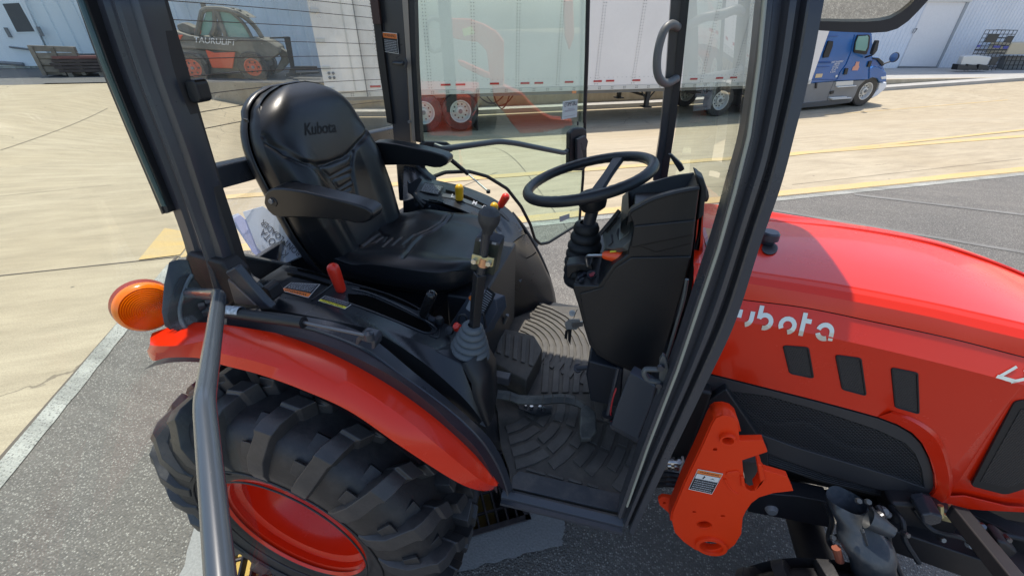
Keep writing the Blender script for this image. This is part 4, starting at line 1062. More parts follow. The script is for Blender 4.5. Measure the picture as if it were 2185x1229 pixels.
# far front pillar, grab handle, windscreen
af = band('front_pillar', [(1433, -20), (1432, 0), (1422, 150), (1408, 290), (1393, 385)], [(1470, -20), (1468, 0), (1452, 150), (1434, 290), (1418, 390)], 1.57, M_frame, .06)
band('pillar_seal', [(1455, -20), (1453, 0), (1440, 150), (1424, 290), (1408, 390)], [(1473, -20), (1471, 0), (1456, 150), (1438, 290), (1423, 386)], 1.565, M_decalb, .02, af)
ghp = [(1446, 59), (1432, 53), (1416, 68), (1404, 110), (1402, 150), (1410, 172), (1424, 178), (1444, 168)]
gh = MB().tube(crv([P(a, b, y=yy) for (a, b), yy in zip(ghp, (1.565, 1.53, 1.51, 1.50, 1.50, 1.51, 1.53, 1.565))], 40), .0125, 12).build('grab_handle', mat('grey_grab_handle', (.14, .145, .15), .45), tra, smooth=True)
wsp = [P(1476, -30, y=1.55), P(1660, -30, y=.73), P(1640, 60, y=.73), P(1590, 320, y=.71), P(1530, 560, y=.70), P(1428, 560, y=1.3), P(1424, 390, y=1.55)]
TL, TR_, BR_, BL_ = P(1462, -40, y=1.56), P(1645, -40, y=.74), P(1500, 640, y=.70), P(1405, 430, y=1.56)
rows = []
for i in range(13):
    t = i / 12; a = TL.lerp(BL_, t); b = TR_.lerp(BR_, t); bow = .03 * sin(pi * t)
    rows.append([a.lerp(b, s / 10) + Vector((bow + .05 * sin(pi * s / 10), 0, 0)) for s in range(11)])
MB().grid(rows).build('windscreen', M_clear, tra, smooth=True)
# rear glass with heating wires
TL, TR_ = P(300, -60, x=-1.04), P(800, -60, x=-1.04); BL_, BR_ = P(440, 392, x=-1.04), P(850, 285, x=-1.04)
def rg(s, t): return (TL.lerp(TR_, s)).lerp(BL_.lerp(BR_, s), t) + Vector((-.05 * sin(pi * s), 0, 0))
rg_o = MB().grid([[rg(s / 16, t / 12) for s in range(17)] for t in range(13)]).build('rear_glass', M_rear, tra, smooth=True)
for (x0, y0, x1, y1) in ((350, -28, 800, 16), (343, 1, 805, 40), (350, 42, 806, 67), (361, 86, 808, 95), (374, 127, 810, 120), (390, 165, 812, 146), (402, 206, 814, 170), (408, 243, 818, 192), (420, 278, 822, 216)):
    pts = []
    for i in range(17):
        s = i / 16; px = x0 + (x1 - x0) * s; py = y0 + (y1 - y0) * s - 6 * sin(pi * s) * (1 if y0 > 150 else .3)
        h = hit(px, py, rg_o, .002)
        if h: pts.append(h[0])
    if len(pts) > 3: MB().tube(pts, .0011, 5).build('heating_wire', mat('bronze_wire', (.06, .045, .035), .5) if x0 == 350 and y0 < 0 else bpy.data.materials['bronze_wire'], rg_o)
# cab roof (above the picture, it shades the cab)
rf = [Vector((-1.02, .66, 2.2)), Vector((.30, .70, 2.2)), Vector((.36, .80, 2.2)), Vector((.36, 1.50, 2.2)), Vector((.30, 1.60, 2.2)), Vector((-1.02, 1.64, 2.2))]
MB().prism(rf, (0, 0, .11)).build('roof', M_frame, tra, bevel=.03, bseg=3)
# extend pillars up to the roof
for (a, b, yy, w, d) in ((-.86, .70, .70, .09, .06), (.20, .735, .735, .08, .05), (-.83, 1.6, 1.6, .08, .05), (.13, 1.57, 1.57, .07, .05)):
    MB().box((a, yy + .02, 2.03), (w, d, .40)).build('upper_pillar', M_frame, tra)

# ---- far door, swung open on its rear hinge
hg = P(890, 200, y=1.62); hg.z = 0
fe = P(1250, 150, y=1.0); dfe = ray(1250, 150); 
hd_ = Vector((dfe.x, dfe.y)); tt = 2.07; fp_ = Vector((hd_.x * tt, hd_.y * tt, 0))
fd_dir = (fp_ - Vector((hg.x, hg.y, 0))).normalized(); fd_n = Vector((fd_dir.y, -fd_dir.x, 0))
def FD(px, py, off=0): return PL(px, py, hg + fd_n * off, fd_n)
outl = [FD(a, b) for a, b in ((880, -60), (888, 60), (893, 200), (899, 330), (905, 382), (950, 367), (1000, 365), (1040, 376), (1082, 402), (1112, 440), (1130, 478), (1138, 500), (1150, 520), (1166, 519), (1236, 477), (1244, 380), (1250, 200), (1256, 0), (1259, -60))]
fd = MB().prism(outl, fd_n * .005).build('left_door', M_clear, tra)
ed = fillet([FD(a, b, .003) for a, b in ((900, 330), (907, 384), (950, 368), (1000, 366), (1040, 377), (1082, 403), (1112, 441), (1132, 480), (1141, 510), (1153, 521), (1170, 518), (1236, 477), (1244, 380), (1250, 200), (1257, -60))], .012, 4)
MB().tube(ed, .0085, 8).build('door_edge_rubber', M_seal, fd, smooth=True)
MB().tube([FD(1256, -60, .02), FD(1252, 120, .02), FD(1247, 262, .02)], .010, 8).build('door_edge_frame', M_decalb, fd)
MB().prism([FD(a, b, .01) for a, b in ((1193, 463), (1215, 456), (1215, 466), (1195, 474))], fd_n * .001).build('glass_stamp', M_decalg, fd)
# lock box
MB().prism([FD(a, b, .005) for a, b in ((1207, 282), (1216, 272), (1236, 270), (1243, 276), (1244, 352), (1236, 362), (1214, 362), (1206, 352))], fd_n * .035).build('door_lock', M_decalb, fd, bevel=.008)
lk = MB().prism([FD(a, b, .045) for a, b in ((1226, 296), (1244, 288), (1250, 300), (1246, 320), (1236, 318), (1240, 340), (1226, 344))], fd_n * .02).build('lock_lever', M_frame, fd, bevel=.004)
MB().tube([FD(1233, 268, .02), FD(1233, 260, .02)], .004, 6).build('lock_pin', M_decalb, fd)
MB().prism([FD(a, b, .004) for a, b in ((893, 306), (905, 300), (950, 302), (962, 310), (962, 322), (940, 328), (900, 322))], fd_n * .02).build('door_hinge_plate', M_decalb, fd, bevel=.005)
bp_ = fillet([FD(928, 311, .02), FD(946, 318, .055), FD(1065, 302, .055), FD(1100, 306, .055), FD(1205, 327, .055), FD(1210, 322, .02)], .03, 5)
MB().tube(bp_, .0125, 12).build('door_pull_bar', mat('bar_paint', (.06, .068, .078), .3), fd, smooth=True)
s0, s1, s2 = FD(957, 337, .03), FD(998, 371, .03), P(1042, 409, y=1.66)
MB().tube([s0, s1], .0095, 12).build('gas_strut', M_decalb, fd, smooth=True)
st_ = MB().tube([s1, s2], .0042, 8).build('strut_rod', M_steel, fd, smooth=True)
MB().lathe([(0, -.01), (.009, -.006), (.009, .006), (0, .01)], s2, (0, 0, 1), 12).build('strut_ball', M_decalb, fd, smooth=True)
# service sheet taped to the glass
q = [FD(a, b, .008) for a, b in ((1199, 256), (1231, 250), (1233, 212), (1201, 217))]
sh = quadbar(q, 0, 1, 0, 1, 'paper_slip', mat('slip_paper', (.55, .62, .60), .6), fd, 0)
q2 = [quadpt(q, s, t) for s, t in ((.95, .68), (.12, .68), (.12, .92), (.95, .92))]
quadtext('U879973', q2, 'slip_lettering', M_decalb, fd, .001)
for t in (.52, .45, .40, .12): quadbar(q, .15 + .2 * (t > .48), .85 - .1 * (t > .48), t, t + .03, 'slip_line', M_decalg, fd, .0008)

# ---- near door, swung towards the viewer
nh = Vector((-.90, .615, 0)); nd_ = Vector((.733, -.68, 0)).normalized(); nn = Vector((nd_.y, -nd_.x, 0)) * -1
if nn.dot(Vector((0, 0, 0)) - nh) < 0: nn = -nn
g0 = [nh + nd_ * s + Vector((0, 0, z)) for s, z in ((-.0, 2.1), (.96, 2.1), (.98, 2.0), (.98, .72), (.93, .62), (.72, .66), (.58, .95), (.32, 1.16), (0, 1.2))]
nd_o = MB().prism(g0, nn * -.005).build('right_door', M_cleardoor, tra)
bar = []
for px, py, z_ in ((410, 629, .90), (452, 628, .885), (440, 700, .715), (424, 840, .515), (430, 960, .455), (450, 1100, .41), (468, 1229, .375), (480, 1330, .34)):
    d = ray(px, py); bar.append(CAMPOS + d * z_)
b1 = fillet([bar[0], bar[1] + Vector((.006, -.006, .0)), bar[2]], .03, 8)[:-1] + crv(bar[2:4] , 8)[:-1] + crv(bar[3:], 24)
bb = fillet([bar[0], bar[1], bar[3], bar[5], bar[7]], .028, 8)
# pull bar: short stub, bend, long run towards the viewer
stub = CAMPOS + ray(404, 625) * .90; bend = CAMPOS + ray(468, 628) * .76; kink = CAMPOS + ray(436, 860) * .47; end = CAMPOS + ray(486, 1400) * .30
MB().tube(fillet([stub, bend, kink, end], .022, 8), .0112, 24).build('door_pull_bar', mat('bar_paint_blue', (.045, .055, .068), .25, coat=.3), nd_o, smooth=True)
pl = [(397, 588), (390, 600), (373, 640), (368, 672), (377, 697), (402, 709), (432, 708), (444, 688), (452, 655), (436, 620), (420, 596)]
cpt = CAMPOS + ray(405, 650) * .93
pn = Vector((-.35, .55, .15)).normalized()
hp_ = MB().prism([PL(a, b, cpt, (nn * .5 + Vector((.3, -.6, .2))).normalized()) for a, b in pl], nn * -.012).build('hinge_plate', M_decalb, nd_o, bevel=.004)
edge = [PL(a, b, cpt + nn * .004, (nn * .5 + Vector((.3, -.6, .2))).normalized()) for a, b in ((411, 586), (402, 600), (389, 636), (384, 662), (389, 690), (404, 706))]
MB().tube(crv(edge, 20), .0045, 8).build('plate_edge', mat('bar_paint2', (.09, .11, .125), .3), hp_, smooth=True)
MB().prism([PL(a, b, cpt + nn * -.03, (nn * .5 + Vector((.3, -.6, .2))).normalized()) for a, b in ((382, 552), (404, 552), (420, 600), (404, 640), (386, 700), (372, 690), (366, 660), (371, 600))], nn * -.02).build('outer_plate', M_frame, hp_, bevel=.006)
for a, b in ((425, 655), (440, 648), (433, 668)):
    c = PL(a, b, cpt + nn * .01, (nn * .5 + Vector((.3, -.6, .2))).normalized()); MB().lathe([(0, .012), (.008, .012), (.01, 0)], c, nn, 6).build('hinge_bolt', M_frame, hp_)
# gas strut lying along the fender
s0, s1, s2 = P(450, 662, y=.56), P(648, 688, y=.555), P(788, 717, y=.555)
lab = P(484, 664, y=.56); lab2 = P(516, 667, y=.56)
MB().tube([s0, s1], .0125, 16).build('gas_strut', M_decalb, nd_o, smooth=True); MB().tube([lab, lab2], .0130, 16, caps=False).build('strut_label', mat('strut_sticker', (.45, .5, .56), .35, var=.5, vscale=120), nd_o, smooth=True)
MB().tube([s1, s2], .0040, 10).build('strut_rod', M_rodsteel, nd_o, smooth=True)
MB().lathe([(0, -.012), (.010, -.008), (.010, .008), (0, .012)], s2, (0, 0, 1), 16).build('strut_ball', M_frame, nd_o, smooth=True)
MB().prism([P(a, b, y=.56) for a, b in ((760, 722), (768, 716), (795, 722), (801, 732), (799, 745), (792, 745), (792, 733), (770, 727), (764, 737), (757, 735))], (0, .03, 0)).build('strut_bracket', M_frame, nd_o, bevel=.002)

# ---- amber turn lamp
lc = P(313, 657, y=.52); ax = (CAMPOS - lc).normalized(); ax = (ax + Vector((.22, -.05, -.35))).normalized()
M_amber = mat('amber_lens', (1.0, .20, .002), .18, coat=.4)
prof = [(.0, .022)]
for k in range(1, 14):
    r = .052 * k / 14; z = .022 - .018 * (k / 14) ** 2; prof += [(r - .0022, z - .0022), (r, z + .0012)]
prof += [(.053, .003), (.0565, -.004), (.057, -.014), (.053, -.024)]
lamp = MB().lathe(prof, lc, ax, 56).build('turn_lamp', M_amber, tra, smooth=True, ang=50)
MB().lathe([(.0, .002), (.012, .002), (.016, -.002), (.052, -.012)], lc - ax * .012, ax, 32).build('lamp_reflector', mat('lamp_reflector', (.8, .4, .1), .2, metal=.7), lamp, smooth=True)
MB().lathe([(.057, -.01), (.058, -.03), (.045, -.05), (0, -.052)], lc, ax, 40).build('lamp_housing', mat('dark_red_housing', (.30, .03, .012), .35), lamp, smooth=True)
MB().tube([lc - ax * .04, P(395, 650, y=.60)], .012, 10).build('lamp_stalk', M_decalb, lamp)

# ---- side mirror at top right
mp = CAMPOS + ray(1850, 10) * .60; mn = Vector((-.10, -.95, -.32)).normalized()
ow = [(1700, 58), (1752, 66), (1800, 69), (1860, 71), (1892, 69), (1915, 62), (1938, 46), (1960, 24), (1980, 2), (2000, -30), (2000, -120), (1700, -120)]
iw = [(1700, 44), (1757, 46), (1800, 47), (1850, 47), (1878, 45), (1900, 40), (1922, 28), (1942, 12), (1956, -4), (1966, -30), (1966, -110), (1700, -110)]
O = [PL(a, b, mp, mn) for a, b in ow]; I = [PL(a, b, mp, mn) for a, b in iw]
mir = MB(); n = len(O)
back = [q - mn * .045 for q in O]
v = O + I + [q - mn * .006 for q in I] + back; f = []
for i in range(n):
    j = (i + 1) % n; f += [(i, j, n + j, n + i), (n + i, n + j, 2 * n + j, 2 * n + i), (i, 3 * n + i, 3 * n + j, j)]
f.append([3 * n + i for i in range(n)])
mir = mir.add(v, f).build('side_mirror', M_frame, tra, bevel=.004)
MB().add([q - mn * .0055 for q in I], [list(range(n))]).build('mirror_glass', mat('mirror_silver', (.82, .84, .82), .02, metal=1), mir)
MB().tube([mp + Vector((-.03, .03, .10)), P(1740, -60, y=.74)], .012, 10).build('mirror_arm', M_frame, mir)
# =================================================================== near console beside the seat
conA = [(545, 640), (560, 655), (650, 672), (740, 690), (800, 708), (882, 758), (950, 812), (1001, 862), (1036, 909)]
e0 = [P(a, b, y=.665) for a, b in conA]
e1px = [(550, 600), (584, 630), (660, 648), (731, 667), (813, 697), (882, 725), (930, 748), (965, 766), (984, 777)]
e1 = [P(a, b, y=.70) for a, b in e1px]
e2px = [(606, 565), (650, 574), (700, 588), (760, 606), (820, 626), (892, 655), (945, 688), (1000, 706), (1038, 738)]
e2 = [P(a, b, y=.86) for a, b in e2px]
e3 = [q + Vector((0, .005, -.16)) for q in e2]
e00 = [q + Vector((0, .01, -.06)) for q in e0]
con = lofts('side_console', [e00, e0, [a.lerp(b, .93) for a, b in zip(crv(e0, 60), crv(e1, 60))], [a.lerp(b, .03) for a, b in zip(crv(e1, 60), crv(e2, 60))], [a.lerp(b, .97) for a, b in zip(crv(e1, 60), crv(e2, 60))], e2, e3], M_console, tra, 60, ang=28)
# front nose of the console under the boot
nose_t = [P(a, b, y=yy) for a, b, yy in ((984, 777, .70), (1000, 770, .705), (1024, 752, .74), (1042, 738, .80))]
f_b = [P(a, b, y=yy) for a, b, yy in ((1036, 909, .665), (1044, 908, .67), (1052, 888, .70), (1062, 835, .76))]
mid_ = [P(a, b, y=yy) for a, b, yy in ((1010, 850, .668), (1030, 845, .68), (1052, 815, .73), (1059, 785, .80))]
lofts('console_nose', [nose_t, [a.lerp(b, .5) + Vector((.012, -.004, 0)) for a, b in zip(nose_t, mid_)], mid_, f_b, [q + Vector((-.02, .03, -.04)) for q in f_b]], M_black, con, 20, ang=40)
MB().add([P(984, 776, y=.70), P(1042, 738, y=.80), P(1000, 706, y=.86), P(940, 700, y=.84), P(930, 748, y=.70)], [(0, 1, 2, 3, 4)]).build('console_top_cap', M_console, con)
lofts('console_side_skirt', [e0, f_b and [P(a, b, y=.66) for a, b in ((560, 668), (640, 678), (720, 692), (793, 722), (882, 794), (950, 848), (1001, 892), (1036, 911))]], M_black, con, 40)
# slots laid on as flat black shapes, frames
def slot(pts, m=M_decalb, obs=None, lift=.0012, name='slot', parent=con): return decal(name, pts, obs or con, m, parent, lift)
ribbon('slot', [(612, 583), (650, 591), (706, 608)], [(613, 588), (650, 597), (706, 614)], con, M_slotshade, con, .002)
ribbon('slot', [(634, 574), (670, 581), (712, 594)], [(635, 579), (670, 587), (712, 600)], con, M_slotshade, con, .002)
M_groove = mat('console_seam', (.008, .009, .010), .6)
slot([(660, 640), (664, 643), (712, 606), (706, 605)], M_groove, name='seam')
MB().tube([h_ for h_ in hits([(666, 642), (690, 624), (716, 604)], con, .002)], .0022, 6).build('raised_edge', M_console, con, smooth=True)
ribbon('lever_slot', [(742, 628), (790, 634), (860, 664), (905, 688), (922, 702)], [(744, 646), (800, 665), (868, 692), (902, 707), (918, 708)], con, M_slotshade, con, .002)
ribbon('slot', [(767, 614), (800, 621), (850, 638), (893, 657)], [(767, 619), (800, 626), (848, 645), (890, 663)], con, M_slotshade, con, .002)
for pts in ([(740, 606), (765, 610), (830, 630), (885, 655), (930, 688), (938, 710), (932, 722), (916, 716)], [(745, 648), (800, 668), (868, 696), (908, 712), (925, 712), (930, 702), (905, 684), (862, 660), (792, 628), (752, 618)]):
    hq = hits(pts, con, .002)
    if len(hq) > 2: MB().tube(crv(hq, 40), .0024, 6).build('slot_rim', M_console, con, smooth=True)
# labels (they are read from the driver's seat, so upside down from here)
q = [h_ for h_ in hits([(683, 608), (623, 604), (599, 621), (657, 637)], con, .0014)]
if len(q) == 4: safety_label([q[1], q[0], q[3], q[2]][::1] and [hits([(683, 608)], con, .0014)[0], hits([(622, 604)], con, .0014)[0], hits([(598, 621)], con, .0014)[0], hits([(658, 637)], con, .0014)[0]], 'WARNING', M_decalo, con, rows=6, frac=.28)
q = hits([(752, 649), (694, 632), (678, 643), (736, 661)], con, .0014)
if len(q) == 4: safety_label(q, 'CAUTION', M_decaly, con, rows=4, frac=.32, name='caution_label')
# levers
def knob(name, p0, p1, r0, r1, m, parent, n=20):
    """rounded grip from p0 (base) to p1 (tip)"""
    ax = (p1 - p0); L = ax.length; prof = [(0, 0), (r0 * .8, 0), (r0, L * .06)]
    for k in range(7):
        t = .1 + .6 * k / 6; prof.append((r0 + (r1 - r0) * t / .7 if t < .7 else r1, L * t))
    for k in range(1, 9):
        a = pi / 2 * k / 8; prof.append((r1 * cos(a), L - r1 * (1 - sin(a)) + 0)) if L > r1 else None
    return MB().lathe(prof, p0, ax, n).build(name, m, parent, smooth=True, ang=60)
kb = P(729, 622, y=.80); kt = P(707, 562, y=.80)
lv = MB().tube([P(738, 650, y=.80), P(731, 628, y=.80)], .006, 8).build('position_lever', M_decalb, tra)
knob('lever_knob', kb, kt, .0135, .0165, M_redknob, lv)
MB().tube([P(741, 645, y=.81), P(748, 660, y=.81)], .007, 8).build('lever_pivot', M_frame, lv)
lv = MB().tube([P(902, 668, y=.83), P(925, 695, y=.84)], .008, 8).build('throttle_lever', M_decalb, tra)
knob('lever_knob', P(902, 672, y=.82), P(924, 622, y=.82), .012, .0155, mat('glossy_black_knob', (.012, .012, .013), .18), lv)
MB().tube([P(915, 679, y=.83), P(945, 688, y=.83)], .008, 8).build('lever_clamp', M_frame, lv)
MB().lathe([(0, 0), (.012, 0), (.014, .01), (.01, .02), (0, .022)], P(938, 690, y=.83), Vector((0, 0, 1)), 12).build('clamp_knob', M_decalb, lv, smooth=True)
# joystick: boot, bracket, shaft, knob, clamped box
jy = .755
b0, b1 = P(1001, 757, y=jy), P(1009, 693, y=jy)
prof = []; axb = b1 - b0; L = axb.length
rb0, rb1 = .053, .020
prof = [(0.0, -.006), (rb0 * .9, -.006)]
for k in range(6):
    t = k / 6; rr = rb0 + (rb1 - rb0) * t ** 1.25
    prof += [(rr * .86, L * (t + .01)), (rr, L * (t + .06)), (rr * 1.0, L * (t + .10)), (rr * .84, L * (t + .155))]
prof += [(rb1, L * 1.0), (.012, L * 1.0)]
boot = MB().lathe(prof, b0, axb, 36).build('joystick_boot', M_greyboot, tra, smooth=True, ang=80)
sh_ = [P(1013, 700, y=jy), P(1019, 640, y=jy), P(1026, 590, y=jy + .005)]
st = MB(); pts = [P(1013, 702, y=jy), P(1020, 585, y=jy + .003)]
st.tube([P(1012, 702, y=jy), P(1016, 650, y=jy), P(1024, 583, y=jy)], [.0145, .0155, .0165], 4).build('joystick', M_black, tra, bevel=.003)
js = bpy.data.objects['joystick']
MB().tube(crv([P(1024, 590, y=jy), P(1030, 560, y=jy), P(1036, 510, y=jy), P(1041, 480, y=jy)], 16), [.0095] * 16, 14).build('joystick_shaft', mat('shaft_paint', (.035, .036, .04), .35), js, smooth=True)
jk = P(1041, 492, y=jy); jt = P(1046, 444, y=jy); ax = jt - jk; L = ax.length
MB().lathe([(0, -L * .12), (.011, -L * .12), (.0125, L * .05), (.021, L * .35), (.0235, L * .55), (.022, L * .8), (.015, L * .95), (0, L)], jk, ax, 28).build('joystick_knob', mat('worn_knob', (.035, .036, .038), .55, bump=.3, bscale=300), js, smooth=True)
o_ = P(1034, 545, y=jy + .018); rt_ = (P(1064, 528, y=jy + .02) - P(1012, 513, y=jy + .02)).normalized(); 
bx = [P(a, b, y=jy + .016) for a, b in ((1013, 513), (1066, 524), (1053, 589), (1003, 574))]
cb = MB().prism(bx, (0.004, .028, .004)).build('switch_box', mat('switch_box_plastic', (.022, .03, .024), .4), js, bevel=.002)
MB().prism([P(a, b, y=jy + .014) for a, b in ((1015, 507), (1023, 506), (1066, 519), (1066, 526), (1012, 515))], (0.003, .030, .006)).build('box_lid', M_frame, cb, bevel=.002)
for a in (1023, 1050): MB().prism([P(a + x, 511 + (a - 1023) * .22 + yv, y=jy + .013) for x, yv in ((0, 0), (9, 2), (8, 6), (-1, 4))], (0, .004, 0)).build('lid_clip', M_decalg, cb)
cl = [(1007, 543), (1026, 547), (1030, 551), (1038, 551), (1040, 549), (1054, 552), (1051, 570), (1036, 569), (1034, 566), (1026, 565), (1023, 565), (1004, 561)]
cp_ = MB().prism([P(a, b, y=jy - .012) for a, b in cl], (0, .004, 0)).build('clamp_plate', M_zinc, js, bevel=.001)
MB().tube([P(1030, 566, y=jy - .002), P(1034, 549, y=jy - .002)], .0125, 14).build('clamp_saddle', M_copper, cp_, smooth=True)
for a, b in ((1013, 556), (1044, 561)): MB().lathe([(0, .009), (.006, .009), (.0068, .007), (.0068, 0)], P(a, b, y=jy - .012), (0, -1, .1), 6).build('clamp_bolt', M_steel, cp_)
MB().tube(crv([P(1035, 570, y=jy + .01), P(1037, 580, y=jy + .01), P(1041, 577, y=jy + .01), P(1042, 571, y=jy + .01)], 10), .0015, 6).build('cable_loop', M_decalb, cp_)
# small parts round the boot
MB().lathe([(0, 0), (.011, 0), (.013, .008), (.009, .018), (0, .02)], P(980, 700, y=.80), (-.2, -.4, .6), 14).build('red_detent_knob', M_redknob, tra, smooth=True)
MB().lathe([(0, 0), (.010, 0), (.012, .006), (.012, .012), (0, .014)], P(963, 706, y=.80), (-.2, -.5, .5), 14).build('black_detent_knob', M_decalb, tra, smooth=True)
ringp = [P(987 + 9 * cos(a), 682 + 11 * sin(a), y=.80) for a in [2 * pi * k / 14 for k in range(14)]]
MB().tube(ringp, .0035, 6, closed=True).build('cable_ring', M_decalb, tra, smooth=True)
MB().tube(crv([P(1036, 700, y=.80), P(1034, 684, y=.80), P(1030, 668, y=.80), P(1022, 655, y=.82)], 12), .0035, 6).build('control_cable', M_decalb, tra, smooth=True)

# =================================================================== seat
B0 = Vector((-.785, YC, 1.06)); Uax = Vector((-.125, 0, .485)).normalized(); Wax = Vector((0, 1, 0)); Nax = Uax.cross(Wax); 
if Nax.x < 0: Nax = -Nax
LH = .545
def sloc(px, py, lift=.0):
    p = PL(px, py, B0 + Nax * lift, Nax); d = p - B0; return Vector((d.dot(Wax), d.dot(Uax)))
def hw(t):
    if t < .62: return interp(t, [0, .12, .3, .5, .62], [.185, .205, .222, .226, .226])
    return .226 * max(0, 1 - ((t - .62) / .385) ** 2.5) ** (1 / 2.3)
def seg_d(p, pl):
    best = 9
    for a, b in zip(pl, pl[1:]):
        ab = b - a; t = max(0, min(1, (p - a).dot(ab) / max(ab.length_squared, 1e-9))); best = min(best, (p - a - ab * t).length)
    return best
def P2(l): return [Vector(q) for q in l]
U_seam = P2([sloc(*q) for q in ((588, 285), (598, 305), (615, 330), (640, 347), (668, 353), (700, 350), (732, 337), (758, 312), (778, 285), (790, 262))])
lefts = P2([sloc(*q) for q in ((592, 300), (625, 330), (650, 352), (700, 405), (726, 440))])
rights = P2([sloc(*q) for q in ((752, 322), (748, 345), (752, 375), (762, 420), (770, 440))])
ladders = []
for q in (((678, 357), (746, 330), (749, 352), (703, 378)), ((708, 384), (750, 368), (751, 385), (722, 403)), ((727, 410), (752, 398), (756, 415), (740, 425)), ((742, 430), (758, 424), (760, 436))):
    l = P2([sloc(*z) for z in q]); ladders.append(l + [l[0]])
def backdepth(x, y, s, t):
    d = 0
    m = max(0, abs(s)) ** 5
    # outer rounding
    d -= .045 * (abs(s) ** 7) + .045 * (max(0, (t - .80) / .20) ** 3)
    d -= .01 * max(0, (.08 - t) / .08) ** 2
    # bolsters
    if t < .8: d += .030 * sst(.42, .75, abs(s)) * (1 - sst(.5, .8, t)) * (1 - sst(.9, 1.0, abs(s)))
    # head panel bulge
    d += .012 * math.exp(-((x / .13) ** 2 + ((y - .40) / .12) ** 2))
    p = Vector((x, y))
    g_ = seg_d(p, U_seam); d -= .009 * math.exp(-(g_ / .006) ** 2)
    g_ = min(seg_d(p, lefts), seg_d(p, rights)); d -= .006 * math.exp(-(g_ / .005) ** 2)
    for l in ladders: d -= .005 * math.exp(-(seg_d(p, l) / .0035) ** 2)
    return d
NS, NT = 120, 130
rows = []
for j in range(NT + 1):
    t = j / NT; t = t if t < .9 else .9 + .1 * (1 - (1 - (t - .9) / .1) ** 2) * 1.0
    w = hw(t); row = []
    for i in range(NS + 1):
        s = -1 + 2 * i / NS; s = math.copysign(1 - (1 - abs(s)) ** 1.35, s)
        x = s * w; y = t * LH
        row.append(B0 + Wax * x + Uax * y + Nax * backdepth(x, y, s, t))
    rows.append(row)
# continue the side to the back
seat = None
def outline(off, grow, z0=0.0):
    ts = [k / 46 for k in range(47)]; L = []
    for t in ts: L.append(B0 + Wax * (-(hw(t) + grow)) + Uax * (t * LH + (grow if t > .9 else 0)) + Nax * off)
    R = []
    for t in ts[::-1]: R.append(B0 + Wax * (hw(t) + grow) + Uax * (t * LH + (grow if t > .9 else 0)) + Nax * off)
    return L + R
bk = MB(); bk.grid(rows)
back = bk.build('seat_backrest', M_vinyl, tra, smooth=True, ang=180)
o0 = [B0 + Wax * (-hw(t)) + Uax * (t * LH) + Nax * backdepth(-hw(t), t * LH, -1, t) for t in [k / 46 for k in range(47)]] + [B0 + Wax * hw(t) + Uax * (t * LH) + Nax * backdepth(hw(t), t * LH, 1, t) for t in [k / 46 for k in range(46, -1, -1)]]
MB().grid([o0, outline(-.055, .003), outline(-.080, .004), outline(-.088, -.004)]).build('cushion_edge', M_vinyl, back, smooth=True, ang=60)
lo = outline(-.089, .0); MB().grid([outline(-.086, .006), outline(-.089, .010), outline(-.105, .011), outline(-.125, -.004), outline(-.135, -.05)]).build('seat_shell', mat('seat_shell_plastic', (.020, .022, .026), .3), back, smooth=True, ang=60)
MB().add(outline(-.134, -.05), [list(range(94))]).build('seat_shell_back', M_decalb, back)
# embossed name on the head panel
surftext('Kubota', ((651, 290), (718, 283), (716, 258), (650, 263)), 'embossed_lettering', mat('embossed_vinyl', (.005, .005, .006), .7), back, back, .0012, bold=.012)
MB().prism([P(a, b, y=.93) for a, b in ((517, 253), (527, 256), (530, 262), (524, 261))], (0, .004, 0)).build('shell_clip', M_decalb, back)
# cushion
CX0, CX1 = -.83, -.375; CYH = .218; CZ = 1.118
def cu_loc(px, py):
    p = P(px, py, z=CZ + .012); return Vector((p.x, p.y))
g1 = P2([cu_loc(*q) for q in ((968, 459), (950, 480), (925, 495), (902, 503), (885, 522), (870, 545), (862, 560))])
g2 = P2([cu_loc(*q) for q in ((964, 457), (940, 478), (912, 493), (895, 498), (876, 514), (864, 530))])
g3 = [P2([cu_loc(*q) for q in l]) for l in (((818, 524), (838, 509)), ((840, 524), (858, 508)), ((862, 524), (884, 502)))]
g4 = P2([cu_loc(*q) for q in ((797, 455), (805, 480), (820, 498), (800, 510), (770, 518), (740, 505))])
g5 = P2([cu_loc(*q) for q in ((722, 505), (760, 520), (775, 514), (810, 490), (828, 500), (820, 512))])
def cush_half(u):     # u 0 rear .. 1 front: half width
    return CYH * max(0, 1 - max(0, (u - .55) / .46) ** 3.4) ** (1 / 2.6) if u > .55 else CYH * interp(u, [0, .2, .55], [.88, .97, 1])
rows = []
NU = 130
for j in range(NU + 1):
    u = j / NU; u = u if u < .85 else .85 + .15 * (1 - (1 - (u - .85) / .15) ** 2)
    w = cush_half(u); row = []
    for i in range(NS + 1):
        s = -1 + 2 * i / NS; s = math.copysign(1 - (1 - abs(s)) ** 1.4, s)
        x = CX0 + (CX1 - CX0) * u; y = YC + s * w; z = CZ + .012 * sin(pi * min(u, 1)) + .012 * u
        z += .016 * sst(.5, .85, abs(s)) - .020 * (abs(s) ** 8) - .03 * max(0, (u - .86) / .14) ** 2.2
        z -= .012 * math.exp(-((u - .15) / .12) ** 2)
        p = Vector((x, y))
        z -= .008 * math.exp(-(seg_d(p, g1) / .005) ** 2) + .004 * math.exp(-(seg_d(p, g2) / .004) ** 2)
        for l in g3: z -= .006 * math.exp(-(seg_d(p, l) / .0035) ** 2)
        z -= .007 * math.exp(-(min(seg_d(p, g4), seg_d(p, g5)) / .0045) ** 2)
        z += .004 * (sin(x * 23 + y * 11) * sin(y * 19 - x * 7))
        row.append(Vector((x, y, z)))
    rows.append(row)
cu = MB().grid(rows).build('seat_cushion', M_vinyl, tra, smooth=True, ang=180)
